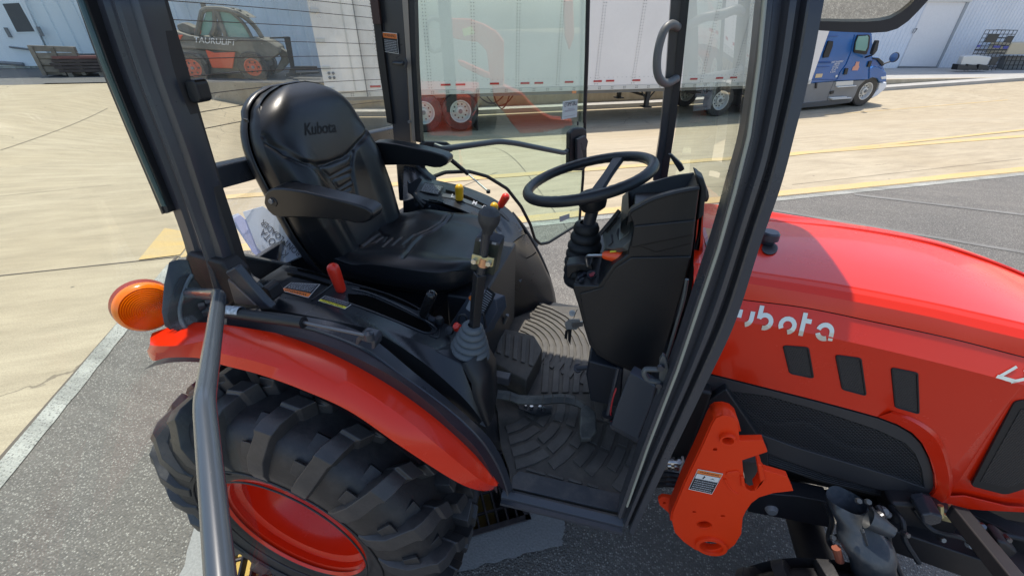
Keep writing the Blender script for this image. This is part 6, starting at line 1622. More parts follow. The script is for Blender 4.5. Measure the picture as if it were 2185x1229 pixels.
# steel-blue hood seen at the windscreen foot
# instrument cluster facing the driver
ccn = Vector((-.80, -.25, .55)).normalized(); cc0 = P(1318, 500, y=1.02)
def CP(px, py, off=0): return PL(px, py, cc0 + ccn * off, ccn)
cl_ = MB().prism([CP(a, b) for a, b in ((1284, 498), (1300, 478), (1322, 452), (1345, 462), (1352, 480), (1345, 512), (1328, 528), (1306, 532), (1290, 530))], -ccn * .02).build('instrument_cluster', mat('cluster_grey', (.10, .105, .10), .45), dash, bevel=.003)
MB().prism([CP(a, b, .001) for a, b in ((1317, 488), (1330, 466), (1346, 474), (1344, 496), (1322, 514))], ccn * .002).build('lcd_window', mat('lcd_glass', (.16, .17, .16), .15), cl_)
MB().prism([CP(a, b, .001) for a, b in ((1317, 500), (1319, 490), (1323, 488), (1321, 512))], ccn * .003).build('lcd_frame', M_decalb, cl_)
for a, b in ((1297, 492), (1303, 484), (1310, 476), (1316, 468)): MB().prism([CP(a + x, b + y_, .001) for x, y_ in ((-5, 2), (3, -6), (7, -3), (-1, 5))], ccn * .003).build('gauge_button', M_decalb, cl_, bevel=.001)
MB().prism([CP(a, b, .001) for a, b in ((1296, 505), (1306, 500), (1308, 518), (1300, 526), (1294, 520))], ccn * .004).build('hour_meter', M_frame, cl_, bevel=.001)
MB().tube([CP(1280, 500, .012), CP(1302, 474, .012), CP(1322, 449, .012)], .006, 8).build('cluster_hood', M_decalb, cl_)
# shuttle lever with orange grip, ignition switch shelf
shl = MB().tube(fillet([P(1254, 568, y=1.02), P(1250, 546, y=1.02), P(1290, 545, y=1.0)], .012, 5), .0045, 10).build('shuttle_lever', M_steel, tra, smooth=True)
knob('lever_grip', P(1286, 544, y=1.0), P(1336, 549, y=.99), .010, .0175, mat('orange_grip', (1.0, .10, .02), .35, coat=.3), shl)
MB().prism([P(a, b, y=.985) for a, b in ((1302, 536), (1316, 535), (1314, 538), (1301, 539))], (0, .002, 0)).build('grip_mark', M_decaly, shl)
MB().prism([P(a, b, y=1.02) for a, b in ((1207, 566), (1238, 562), (1262, 564), (1266, 576), (1256, 582), (1240, 578), (1222, 584), (1214, 596), (1208, 590))], (0, .05, 0)).build('column_shroud', M_black, tra, bevel=.004)
MB().prism([P(a, b, z=P(1250, 590, y=1.0).z) for a, b in ((1226, 600), (1236, 578), (1290, 572), (1320, 560), (1300, 590), (1280, 604))], (0, 0, -.01)).build('switch_shelf', M_decalb, tra, bevel=.003)
zs = P(1250, 590, y=1.0).z + .002
igr = MB().lathe([(0, .008), (.013, .008), (.014, 0)], P(1262, 588, z=zs), (0, -.3, 1), 20).build('ignition_switch', M_frame, tra, smooth=True)
MB().prism([P(a, b, z=zs + .010) for a, b in ((1257, 586), (1266, 581), (1270, 583), (1266, 590), (1259, 591))], (0, 0, .002)).build('red_switch_mark', mat('dull_red', (.35, .02, .03), .4), igr)
for a, b in ((1236, 592), (1244, 586), (1240, 598)): MB().prism([P(a + x, b + y_, z=zs) for x, y_ in ((-5, 2), (4, -3), (7, 0), (-2, 5))], (0, 0, .006)).build('rocker_switch', M_frame, tra, bevel=.001)
# keys with paper tag
keys = thing('ignition_keys', P(1222, 690, y=1.28), 'bunch of black keys with a round white tag hanging at the dash', 'keys')
tgc = P(1221, 668, y=1.16)
MB().lathe([(0, .001), (.011, .001), (.011, -.001), (0, -.001)], tgc, (.1, -.9, .3), 24).build('paper_tag', M_decalw, keys, smooth=True)
for k in range(3): MB().tube([tgc + Vector((-.006, -.002, .004 - k * .004)), tgc + Vector((.006, -.002, .004 - k * .004))], .0006, 4).build('tag_line', M_decalg, keys)
MB().prism([P(a, b, y=1.16) for a, b in ((1204, 690), (1214, 682), (1236, 682), (1240, 694), (1230, 704), (1208, 704))], (0, .006, 0)).build('key_fob', mat('grey_fob', (.35, .34, .32), .5), keys, bevel=.002)
for pts in (((1206, 706), (1212, 704), (1210, 724), (1204, 722)), ((1212, 704), (1220, 704), (1217, 736), (1212, 726)), ((1220, 690), (1244, 686), (1244, 696), (1222, 700))):
    MB().prism([P(a, b, y=1.155) for a, b in pts], (0, .003, 0)).build('key', M_decalb if pts[0][0] < 1215 else M_steel, keys)
MB().tube(crv([P(1232, 660, y=1.15), P(1228, 668, y=1.15), P(1224, 680, y=1.155)], 8), .0012, 5).build('key_ring', M_steel, keys)
# =================================================================== bonnet
hf = [P(a, b, y=1.37) for a, b in ((1480, 446), (1560, 453), (1647, 462), (1801, 476), (1970, 506), (2096, 546), (2185, 584), (2260, 622), (2330, 664))]
hc = [P(a, b, y=.935) for a, b in ((1480, 560), (1560, 571), (1616, 580), (1782, 605), (1970, 641), (2080, 665), (2185, 689), (2280, 712), (2400, 742))]
hm = [P(a, b, y=.905) for a, b in ((1480, 590), (1560, 600), (1616, 608), (1782, 636), (1970, 673), (2080, 699), (2185, 724), (2280, 748), (2400, 778))]
hs = [P(a, b, y=.895) for a, b in ((1480, 622), (1560, 634), (1594, 640), (1719, 656), (1876, 688), (2033, 722), (2185, 761), (2280, 784), (2400, 815))]
NH = 60
F_, C_, M_, S_ = crv(hf, NH), crv(hc, NH), crv(hm, NH), crv(hs, NH)
def lerps(A, B, t, lift=0): return [a.lerp(b, t) + Vector((0, 0, lift)) for a, b in zip(A, B)]
FM_ = [Vector((c.x, 2 * YC - m.y, m.z - .0)) for c, m in zip(C_, M_)]
FS_ = [Vector((c.x, 2 * YC - s_.y, s_.z)) for c, s_ in zip(C_, S_)]
rows = [FS_, FM_, F_, lerps(F_, C_, .08, .004), lerps(F_, C_, .25, .010), lerps(F_, C_, .5, .014), lerps(F_, C_, .75, .010), lerps(F_, C_, .93, .003), C_, lerps(C_, M_, .12, -.0005), lerps(C_, M_, .55, .004), M_, lerps(M_, S_, .5, .001), S_, [q + Vector((0, .006, -.003)) for q in S_]]
hood = MB().grid(rows).build('hood', M_redpaint, tra, smooth=True, ang=14, sub=0)
# raised far rib seen as a line along the far edge
MB().tube([q + Vector((0, -.045, .0075)) for q in lerps(F_, C_, .04)][2:], .004, 8).build('hood_crease', M_redpaint, hood, smooth=True)
# side panel: strip under the seam, then the flat side
S2 = [q + Vector((0, .001, -.003)) for q in S_]
s3 = [P(a, b, y=.874) for a, b in ((1480, 668), (1560, 682), (1700, 706), (1850, 738), (2033, 782), (2185, 822), (2400, 880))]
S3 = crv(s3, NH)
side = MB().grid([S2, lerps(S2, S3, .04) , lerps(S2, S3, .5, 0), S3]).build('side_panel', M_redpaint, tra, smooth=True, ang=12)
SY = .874
low_pts = [(2400, 1150), (2290, 1112), (2185, 1091), (2100, 1087), (2010, 1080), (1976, 1066), (1996, 1043), (1994, 1010), (1984, 977), (1968, 945), (1947, 923), (1915, 905), (1873, 889), (1800, 869), (1732, 851), (1640, 828), (1521, 798), (1470, 785)]
side2 = MB().prism([q for q in S3] + [P(a, b, y=SY + (.012 if b > 1060 else 0)) for a, b in low_pts], (0, .012, 0)).build('lower_side_panel', M_redpaint, side, smooth=False)
mb = MB(); A_ = [P(a, b, y=SY - .0015) for a, b in ((1984, 977), (1994, 1010), (1996, 1043), (1976, 1066))]
# curved flare between the grille and the front panel
fl_a = [P(a, b, y=SY - .001) for a, b in ((1873, 889), (1915, 905), (1950, 925), (1972, 948), (1986, 977), (1997, 1010), (1999, 1043), (1978, 1067))]
fl_b = [P(a, b, y=SY - .008) for a, b in ((1900, 880), (1945, 898), (1985, 925), (2005, 950), (2018, 985), (2025, 1020), (2022, 1055), (2005, 1078))]
fl_c = [P(a, b, y=SY - .001) for a, b in ((1906, 877), (1952, 893), (1994, 920), (2014, 948), (2026, 983), (2033, 1020), (2028, 1058), (2012, 1082))]
lofts('panel_flare', [[q + Vector((0, .02, 0)) for q in fl_a], fl_a, fl_b, fl_c], M_redpaint, side, 30, ang=20)
MB().prism([P(a, b, y=SY - .002) for a, b in ((2010, 1060), (2060, 1058), (2150, 1080), (2200, 1084), (2200, 1094), (2100, 1089), (2012, 1082))], (0, .004, 0)).build('bottom_lip', M_redpaint, side, bevel=.0018)
# perforated grilles
def perf(name, scale, a=(.012, .012, .013), b=(.03, .029, .03)):
    m = mat(name, a, .5); nt = m.node_tree; bs = nt.nodes['Principled BSDF']; tc = nd(nt, 'ShaderNodeTexCoord'); v = nd(nt, 'ShaderNodeTexVoronoi'); v.inputs['Scale'].default_value = scale; v.inputs['Randomness'].default_value = .08
    nt.links.new(tc.outputs['Object'], v.inputs['Vector']); r = nd(nt, 'ShaderNodeMapRange'); r.inputs[1].default_value = .30; r.inputs[2].default_value = .42
    nt.links.new(v.outputs[0], r.inputs[0]); mx = nd(nt, 'ShaderNodeMix', data_type='RGBA'); mx.inputs[6].default_value = (.004, .004, .005, 1); mx.inputs[7].default_value = (*b, 1)
    nt.links.new(r.outputs[0], mx.inputs[0]); nt.links.new(mx.outputs[2], bs.inputs['Base Color']); bp = nd(nt, 'ShaderNodeBump'); bp.inputs['Distance'].default_value = .001; nt.links.new(r.outputs[0], bp.inputs['Height']); nt.links.new(bp.outputs[0], bs.inputs['Normal']); return m
M_perf = perf('perforated_plastic', 210)
for q in ([(1672, 738), (1724, 742), (1735, 806), (1686, 796)], [(1784, 758), (1836, 765), (1847, 843), (1798, 830)], [(1903, 785), (1957, 796), (1960, 882), (1911, 868)]):
    pts = fillet([P(a, b, y=SY - .001) for a, b in q], .006, 4, closed=True)
    fr = MB().prism(pts, (0, .004, 0)).build('vent_grille', M_perf, side)
    MB().tube(pts, .0022, 6, closed=True).build('vent_lip', M_seal, fr, smooth=True)
gq = [(2166, 856), (2300, 845), (2300, 1010), (2230, 1030), (2146, 1056), (2072, 1037)]
gp = fillet([P(a, b, y=SY - .002) for a, b in gq], .01, 4, closed=True)
fr = MB().prism(gp, (0, .006, 0)).build('front_grille', M_seal, side, bevel=.001)
gi = [(2178, 874), (2300, 862), (2300, 1000), (2225, 1015), (2150, 1040), (2092, 1027)]
MB().prism([P(a, b, y=SY - .003) for a, b in gi], (0, .002, 0)).build('grille_mesh', M_perf, fr)
# black lower grille with expanded metal
gy = .882
big = [(1470, 800), (1521, 802), (1640, 832), (1732, 855), (1800, 873), (1873, 893), (1915, 909), (1945, 927), (1966, 948), (1982, 979), (1992, 1012), (1993, 1043), (1974, 1063), (1880, 1046), (1760, 1012), (1640, 968), (1560, 935), (1470, 905)]
M_gframe = mat('grille_frame', (.040, .040, .043), .45, rvar=.05)
inner = [(1552, 834), (1640, 846), (1760, 880), (1870, 917), (1930, 945), (1952, 968), (1966, 1000), (1972, 1040), (1900, 1015), (1800, 985), (1700, 955), (1618, 925), (1556, 896)]
O2 = [P(a, b, y=gy) for a, b in big]; I2 = [P(a, b, y=gy + .004) for a, b in inner]
def plate_holes(name, outer, holes, ext, m, parent, bevel=0):
    import bmesh
    ext = Vector(ext); bm = bmesh.new(); loops = [outer] + holes; es = []; 
    for lp in loops:
        vs = [bm.verts.new(q) for q in lp]; es += [bm.edges.new((vs[i], vs[(i + 1) % len(vs)])) for i in range(len(vs))]
    bmesh.ops.triangle_fill(bm, edges=es, use_beauty=True)
    r = bmesh.ops.extrude_face_region(bm, geom=bm.faces[:]); vs = [e for e in r['geom'] if isinstance(e, bmesh.types.BMVert)]
    bmesh.ops.translate(bm, verts=vs, vec=ext); bmesh.ops.recalc_face_normals(bm, faces=bm.faces)
    bmesh.ops.dissolve_limit(bm, angle_limit=.02, verts=bm.verts[:], edges=bm.edges[:]) if False else None
    me = bpy.data.meshes.new(name); bm.to_mesh(me); bm.free(); me.materials.append(m)
    o = bpy.data.objects.new(name, me); COL.objects.link(o); setparent(o, parent)
    if bevel:
        md = o.modifiers.new('bevel', 'BEVEL'); md.width = bevel; md.segments = 2; md.limit_method = 'ANGLE'; md.angle_limit = radians(40); md.harden_normals = True; me.shade_smooth(); me.set_sharp_from_angle(angle=radians(35))
    return o
gfr = plate_holes('lower_grille', O2, [[P(a, b, y=gy) for a, b in inner]], (0, .012, 0), M_gframe, tra, .002)
def clip_seg(p, d, poly):
    ts = []
    n = len(poly)
    for i in range(n):
        a, b = poly[i], poly[(i + 1) % n]; e = b - a; den = d.x * e.y - d.y * e.x
        if abs(den) < 1e-12: continue
        w = a - p; t = (w.x * e.y - w.y * e.x) / den; s = (w.x * d.y - w.y * d.x) / den
        if 0 <= s < 1: ts.append(t)
    ts.sort(); return [(ts[i], ts[i + 1]) for i in range(0, len(ts) - 1, 2)]
def mesh_net(name, poly3, y, pitch, ang, w, m, parent):
    poly = [Vector((q.x, q.z)) for q in poly3]; cx = sum(q.x for q in poly) / len(poly); cz = sum(q.y for q in poly) / len(poly); mb = MB()
    for a in ang:
        d = Vector((cos(a), sin(a))); nrm = Vector((-d.y, d.x))
        for k in range(-80, 81):
            p = Vector((cx, cz)) + nrm * k * pitch
            for t0, t1 in clip_seg(p, d, poly):
                q0 = p + d * t0; q1 = p + d * t1; e = nrm * w / 2
                mb.prism([(q0.x + e.x, y, q0.y + e.y), (q1.x + e.x, y, q1.y + e.y), (q1.x - e.x, y, q1.y - e.y), (q0.x - e.x, y, q0.y - e.y)], (0, .0015, 0))
    o = mb.build(name, m, parent); o['kind'] = 'stuff'; return o
mesh_net('expanded_mesh', I2, gy + .004, .0062, (radians(-38), radians(22)), .0014, mat('mesh_metal', (.05, .052, .056), .4), gfr)
# lower return of the grille
lw = [(1600, 950), (1640, 962), (1760, 1006), (1880, 1040), (1974, 1064), (1950, 1075), (1860, 1056), (1740, 1026), (1640, 990), (1600, 970)]
MB().prism([P(a, b, y=gy + .012) for a, b in lw], (0, .03, 0)).build('lower_grille_return', mat('ribbed_black', (.03, .031, .034), .5), gfr, bevel=.003)
for k in range(5):
    MB().tube([P(1640, 968 + k * 5, y=gy + .010), P(1760, 1010 + k * 4, y=gy + .010), P(1950, 1060 + k * 2.5, y=gy + .010)], .0012, 5).build('return_rib', M_gframe, gfr)
MB().prism([P(a, b, y=.945) for a, b in ((1440, 790), (1760, 850), (1990, 930), (2030, 1080), (1900, 1070), (1600, 1000), (1440, 960))], (0, .01, 0)).build('bay_shade_sheet', mat('bay_shade_black', (.008, .008, .009), .7), tra)  # added black sheet: painted dark of the engine bay behind the mesh
# engine bay darkness behind the mesh, frame rails
eng = MB().box((.72, YC, .92), (1.0, .40, .24)).build('engine_block', mat('engine_black', (.012, .012, .013), .6), tra, bevel=.01)
MB().tube(crv([P(a, b, y=.925) for a, b in ((1560, 850), (1640, 900), (1720, 900), (1800, 950), (1900, 960))], 30), .008, 8).build('engine_hose', M_decalb, eng, smooth=True)

# fuel cap; the shade of its recess is painted as a flat black disc

def hdisc(px, py, rx, ry, m, name, lift, th=.001):
    pts = [(px + rx * cos(a), py + ry * sin(a)) for a in [2 * pi * k / 28 for k in range(28)]]; return decal(name, pts, hood, m, hood, lift, th)
hdisc(1642, 532, 17, 13, M_decalb, 'cap_recess_shade', .002)
fc_ = hit(1636, 520, hood, .0)[0]
MB().lathe([(0, .034), (.018, .034), (.022, .030), (.023, .014), (.018, .012), (.014, 0)], fc_, (0, 0, 1), 28).build('fuel_cap', M_frame, hood, smooth=True, ang=40)
# wordmark drawn as strokes
def strokes(letters, qp, wdt, m, parent, obs, name='badge_letter', dep=.0016):
    """letters: list of stroke lists in unit space; qp = picture quad bl, br, tr, tl, dropped on the panel surfaces"""
    Q = [Vector((a, b, 0)) for a, b in qp]; asp = (Q[3] - Q[0]).length / (Q[1] - Q[0]).length
    for L_ in letters:
        mb = MB()
        for st_ in L_:
            pts = [Vector(q) for q in st_]
            if len(pts) == 2: pts = [pts[0].lerp(pts[1], k / 5) for k in range(6)]
            left = []; right = []
            for i, p in enumerate(pts):
                t = (pts[min(i + 1, len(pts) - 1)] - pts[max(i - 1, 0)]); t = Vector((t.x / asp, t.y)).normalized(); nn_ = Vector((-t.y * asp, t.x)) * wdt / 2
                left.append(p + nn_); right.append(p - nn_)
            rows = []
            for sd in (left, right):
                r = []
                for q in sd:
                    z = quadpt(Q, q.x, q.y); h = hit(z.x, z.y, obs, dep); r.append(h[0] if h else (r[-1] if r else None))
                rows.append(r)
            if any(x is None for r in rows for x in r): continue
            mb.grid(rows)
        if mb.v: mb.build(name, m, parent)
def arc(cx, cy, rx, ry, a0, a1, n=12): return [(cx + rx * cos(radians(a0 + (a1 - a0) * k / n)), cy + ry * sin(radians(a0 + (a1 - a0) * k / n))) for k in range(n + 1)]
# unit box is 1 wide x 1 tall, x is scaled by letter widths
def kub():
    W = .158; x = 0.0; r = []
    rx = .052; ry = .27
    r.append([[(.018, 0), (.018, 1)], [(.130, .98), (.052, .52)], [(.062, .50), (.135, .0)]])
    x = .185; r.append([[(x, .68), (x, .32)], [(x + .018, .08)] and [(x + .10, .68), (x + .10, .32)] + arc(x + .045, .33, .055, .27, 0, -75)])
    x = .345; r.append([[(x, 1.0), (x, .42)] , [(x, .42)] + arc(x + .048, .34, .052, .28, 150, -100)])
    x = .53; r.append([arc(x + .05, .34, .055, .29, 215, -80), ])
    x = .70; r.append([[(x, 1.0), (x, .0)], [(x - .0, .66), (x + .062, .66)]])
    x = .83; r.append([arc(x + .055, .34, .055, .29, 170, 0) + [(x + .11, .0)], arc(x + .050, .30, .052, .26, -165, -60)])
    return r
strokes(kub(), ((1524, 684), (1786, 729), (1797, 680), (1536, 637)), .20, M_badge, side, [side, side2, hood])
strokes([[[(.26, 1.0), (.08, .12)], [(.04, .14), (.38, .10)]], [[(.44, .95), (.78, .0)], [(.86, 1.0), (.34, .0)]]], ((2118, 805), (2230, 832), (2248, 800), (2140, 775)), .22, M_badge, side, [side, side2])
# sticker on the cowl behind the windscreen
dq = hits([(1496, 488), (1534, 490), (1536, 524), (1506, 526)], hood, .0015)
if len(dq) == 4:
    MB().prism(dq, (0, 0, .0005)).build('yellow_green_sticker', mat('yellow_green_print', (.42, .48, .22), .5), hood)
    dq = hits([(1496, 488), (1504, 488), (1514, 526), (1506, 526)], hood, .003)
    if len(dq) == 4: MB().prism(dq, (0, 0, .0005)).build('sticker_band', M_decalg, hood)
MB().prism([P(a, b, y=1.0) for a, b in ((1488, 470), (1500, 460), (1500, 640), (1470, 690))], (0, .3, 0)).build('cowl_panel', M_redpaint, hood)
# wiper arm resting at the far lower corner of the windscreen
MB().prism([P(a, b, y=1.35) for a, b in ((1426, 330), (1434, 331), (1456, 352), (1461, 362), (1455, 366), (1450, 368))], (0, .02, 0)).build('wiper_arm', M_decalb, tra, bevel=.002)
MB().prism([P(a, b, y=1.02) for a, b in ((1482, 368), (1494, 376), (1500, 392), (1512, 410), (1514, 424), (1508, 434), (1497, 428), (1490, 400))], (0, .05, 0)).build('column_stay', M_seal, tra, bevel=.004)

# =================================================================== orange loader bracket
ly = .70
out = [(1543, 886), (1560, 889), (1572, 899), (1576, 915), (1578, 940), (1628, 939), (1632, 950), (1638, 964), (1584, 982), (1586, 1005), (1588, 1030), (1592, 1042), (1602, 1048), (1612, 1046), (1624, 1033), (1622, 1010), (1616, 991), (1622, 990), (1632, 1003), (1680, 1017), (1693, 1047), (1650, 1052), (1620, 1061), (1604, 1073), (1592, 1090), (1585, 1105), (1582, 1139), (1568, 1162), (1548, 1177), (1524, 1181), (1500, 1178), (1482, 1172), (1458, 1155), (1440, 1136), (1433, 1110), (1436, 1092), (1462, 1030), (1500, 950), (1520, 905), (1528, 892)]
def circ(cx, cy, rx, ry, n=18, y=ly): return [P(cx + rx * cos(2 * pi * k / n), cy + ry * sin(2 * pi * k / n), y=y) for k in range(n)]
lb = plate_holes('loader_bracket', [P(a, b, y=ly) for a, b in out], [circ(1552, 933, 12, 7.5), circ(1526, 959, 5, 3, 10), circ(1481, 1092, 4, 2, 10), circ(1542, 1101, 5, 2.2, 10), circ(1503, 1119, 16, 7), circ(1517, 1162, 24, 11)], (0, .016, 0), M_orange, tra, .0025)
# second plate and side flange
plate_holes('inner_plate', [P(a, b, y=ly) + Vector((-.002, .030, 0)) for a, b in ((1543, 888), (1562, 892), (1570, 915), (1568, 1000), (1560, 1100), (1540, 1160), (1500, 1170), (1450, 1130), (1440, 1100), (1462, 1040), (1500, 950), (1522, 905))], [], (0, .012, 0), M_orange, lb, .002)
MB().grid([[P(a, b, y=ly + .004) for a, b in ((1528, 892), (1520, 905), (1500, 950), (1462, 1030), (1436, 1092), (1433, 1110))], [P(a, b, y=ly + .004) + Vector((-.003, .036, 0)) for a, b in ((1528, 892), (1520, 905), (1500, 950), (1462, 1030), (1436, 1092), (1433, 1110))]]).build('bracket_web', M_orange, lb, solid=.008, soff=0)
MB().grid([[P(a, b, y=ly + .004) for a, b in ((1524, 893), (1534, 887), (1548, 886), (1562, 890), (1572, 900), (1577, 920))], [P(a, b, y=ly + .004) + Vector((-.003, .036, 0)) for a, b in ((1524, 893), (1534, 887), (1548, 886), (1562, 890), (1572, 900), (1577, 920))]]).build('bracket_cap', M_orange, lb, smooth=True, solid=.008, soff=0)
def boss(cx, cy, rx, y0, r_in, h, name='bushing'):
    c = P(cx, cy, y=ly); ro = (P(cx + rx, cy, y=ly) - c).length; ri = ro * r_in
    MB().lathe([(ri, .02), (ri, -h + .002), (ri + .001, -h), (ro - .001, -h), (ro, -h + .002), (ro, .02)], c, (0, 1, 0), 36).build(name, M_orange, lb, smooth=True, ang=40)
boss(1552, 933, 18, 0, .68, .010); boss(1517, 1162, 34, 0, .72, .008); boss(1503, 1119, 17, 0, .92, .001)
MB().prism([P(a, b, y=ly - .004) for a, b in ((1548, 1012), (1552, 1008), (1575, 1005), (1580, 1010), (1578, 1016), (1552, 1018))], (0, .02, 0)).build('slot_stop', M_orange, lb, bevel=.003)
MB().tube(crv([P(a, b, y=ly) for a, b in ((1546, 1020), (1552, 1034), (1562, 1046), (1574, 1052))], 10), .0035, 8).build('weld_bead', M_orange, lb, smooth=True)
MB().prism([P(a, b, y=ly - .006) for a, b in ((1580, 1018), (1588, 1018), (1591, 1040), (1582, 1040))], (0, .03, 0)).build('slot_cheek', M_orange, lb, bevel=.003)
MB().prism([P(a, b, y=ly - .006) for a, b in ((1616, 990), (1626, 993), (1634, 1022), (1632, 1030), (1624, 1032), (1616, 1046), (1609, 1046), (1623, 1030))], (0, .03, 0)).build('slot_cheek', M_orange, lb, bevel=.003)
MB().prism([P(a, b, y=ly + .07) for a, b in ((1584, 984), (1618, 988), (1626, 1030), (1612, 1050), (1594, 1044))], (0, .02, 0)).build('slot_backing', mat('dark_slot_pin', (.06, .06, .06), .5), lb)
tab = plate_holes('rear_tab', [P(a, b, y=ly + .06) for a, b in ((1404, 1066), (1412, 1060), (1445, 1064), (1450, 1080), (1440, 1105), (1428, 1095), (1408, 1078))], [circ(1418, 1073, 4, 2, 8, ly + .06)], (0, .012, 0), M_orange, lb, .002)
q = [P(a, b, y=ly - .001) for a, b in ((1469, 1043), (1519, 1054), (1543, 1010), (1489, 1000))]
safety_label(q, 'WARNING', M_decalo, lb, rows=7, frac=.18)
pq = [quadpt(q, .04, .60), quadpt(q, .96, .60), quadpt(q, .96, .81), quadpt(q, .04, .81)]
pc = quadbar(pq, 0, 1, 0, 1, 'pictogram_panel', M_decalw, lb, .0016)
MB().add([quadpt(pq, s, t) + Vector((0, -.0022, 0)) for s, t in ((.30, .2), (.36, .2), (.40, .7), (.34, .85))] + [quadpt(pq, s, t) + Vector((0, -.0022, 0)) for s, t in ((.62, .2), (.72, .65), (.85, .3), (.72, .5))], [(0, 1, 2, 3), (4, 5, 6, 7)]).build('pictogram', M_decalb, pc)
# hydraulic couplers between pillar and bracket
for i, (a, b, l) in enumerate(((1420, 984, 60), (1425, 992, 44), (1418, 1006, 40), (1412, 1018, 30))):
    p = P(a, b, y=.80 + .02 * i); e = P(a + l, b + l * .06, y=.80 + .02 * i); cpl = MB().tube([p, e], .0085, 12).build('hydraulic_coupler', M_steel if i < 3 else M_decalb, tra, smooth=True)
    for t in (.25, .5, .8):
        c = p.lerp(e, t); MB().lathe([(0, -.004), (.0125, -.004), (.0125, .004), (0, .004)], c, e - p, 6 if t == .5 else 14).build('coupler_nut', M_steel, cpl)
MB().tube(crv([P(1456, 974, y=.78), P(1458, 986, y=.775), P(1452, 1002, y=.775), P(1454, 1030, y=.78)], 10), .003, 6).build('tie_strap', M_rail, tra)
for k in range(3): MB().tube(crv([P(1400, 1010 + 12 * k, y=.82), P(1430, 1012 + 10 * k, y=.80), P(1462, 1018 + 10 * k, y=.82)], 10), .009, 8).build('hydraulic_hose', M_decalb, tra, smooth=True)
MB().box((.26, 1.0, .82), (.10, .30, .28)).build('transmission_case', mat('case_black', (.012, .013, .014), .5), tra, bevel=.01)
MB().prism([P(a, b, y=.86) for a, b in ((1440, 900), (1550, 830), (1640, 960), (1640, 1010), (1440, 990))], (0, .1, 0)).build('side_cover', M_decalb, tra, bevel=.005)
# frame rails, axle casting, arms
rail = MB().prism([P(a, b, y=.86) for a, b in ((1590, 1050), (1700, 1058), (1770, 1072), (1780, 1128), (1700, 1112), (1596, 1092))], (0, .05, 0)).build('frame_rail', M_decalb, tra, bevel=.003)
MB().lathe([(0, .012), (.012, .012), (.016, .006), (.018, 0)], P(1646, 1086, y=.86), (0, -1, 0), 20).build('rail_bolt', M_truckgrey, rail, smooth=True)
M_cast = mat('blue_grey_casting', (.020, .027, .036), .38, bump=.8, bscale=40, rvar=.12, dust=.12)
axs = [P(1806, 1066, y=.80), P(1822, 1100, y=.775), P(1842, 1145, y=.745), P(1858, 1190, y=.72), P(1868, 1240, y=.70)]
mb = MB(); rows = []
for c, rx in zip(crv(axs, 14), [.044, .048, .050, .048, .047, .054, .060, .060, .055, .050, .049, .049, .049, .045]):
    rows.append([c + Vector((rx * cos(a), rx * .8 * sin(a), .004 * cos(3 * a))) for a in [2 * pi * k / 24 for k in range(24)]])
kn_ = mb.grid(rows, closed_u=True).build('axle_knuckle', M_cast, tra, smooth=True, ang=80)
MB().lathe([(0, .02), (.014, .02), (.020, .0), (.024, -.03)], P(1884, 1124, y=.74), (.8, -.3, -.1), 24).build('knuckle_arm', M_cast, kn_, smooth=True)
for a, b in ((1776, 1146), (1850, 1070), (1830, 1068)): MB().lathe([(0, .008), (.006, .008), (.007, 0)], P(a, b, y=.74), (0, -.6, .8), 6).build('casting_bolt', M_cast, kn_)
MB().prism([P(a, b, y=.70) for a, b in ((1834, 1128), (1842, 1126), (1850, 1155), (1846, 1158))], (0, -.01, 0)).build('casting_fin', M_cast, kn_, bevel=.002)
MB().tube([P(1784, 1168, y=.72), P(1792, 1196, y=.71)], .010, 10).build('rust_plug', mat('rusty_plug', (.22, .06, .03), .7), kn_, smooth=True)
rod = MB().tube([P(1874, 1168, y=.74), P(1884, 1190, y=.73)], .010, 12).build('tie_rod', M_steel, tra, smooth=True)
MB().lathe([(0, 0), (.014, 0), (.014, .02), (0, .02)], P(1884, 1182, y=.73), P(1890, 1200, y=.73) - P(1884, 1182, y=.73), 14).build('rod_collar', M_truckgrey, rod, smooth=True)
MB().tube([P(1890, 1196, y=.73), P(1912, 1245, y=.71)], .0125, 12).build('rod_tube', M_decalb, rod, smooth=True)
MB().tube(crv([P(1856, 1080, y=.78), P(1872, 1104, y=.77), P(1888, 1140, y=.76), P(1890, 1152, y=.76), P(1880, 1162, y=.76)], 16), .006, 8).build('steering_hose', M_decalb, rod, smooth=True)
def beam(name, a, b, ya, yb, w, m=M_decalb, parent=tra):
    p, q_ = P(*a, y=ya), P(*b, y=yb); d = (q_ - p).normalized(); s_ = d.cross(Vector((0, 0, 1))).normalized(); u_ = s_.cross(d); h = w / 2
    return MB().prism([p + s_ * x + u_ * z for x, z in ((-h, -h), (h, -h), (h, h), (-h, h))], q_ - p).build(name, m, parent, bevel=.004)
M_arm = mat('axle_black', (.016, .015, .017), .5, rvar=.1)
beam('axle_beam', (1870, 1115), (2230, 1235), .86, .80, .085, M_arm)
beam('frame_rail', (1850, 1082), (2300, 1180), .98, .90, .07, M_arm)
beam('guard_bar', (2040, 1090), (2170, 1250), .80, .62, .034, M_arm)
beam('guard_bar', (2060, 1092), (2300, 1210), .92, .80, .045, M_arm)
beam('rail_cross', (1600, 1058), (2100, 1092), .95, .95, .05, M_arm)
MB().prism([P(a, b, y=.84) for a, b in ((1900, 1075), (2000, 1082), (2060, 1110), (2030, 1160), (1960, 1170), (1900, 1130))], (0, .10, 0)).build('gear_housing', M_arm, tra, bevel=.012)
MB().prism([P(a, b, y=.80) for a, b in ((1966, 1100), (1990, 1096), (2015, 1104), (2010, 1118), (1985, 1124), (1968, 1116))], (0, .06, 0)).build('grey_fitting', M_frame, tra, bevel=.006)
for a in (2007, 2030): MB().tube([P(a, 1078, y=.84), P(a + 1, 1102, y=.83)], .006, 10).build('zinc_clamp', M_zinc, tra, smooth=True)
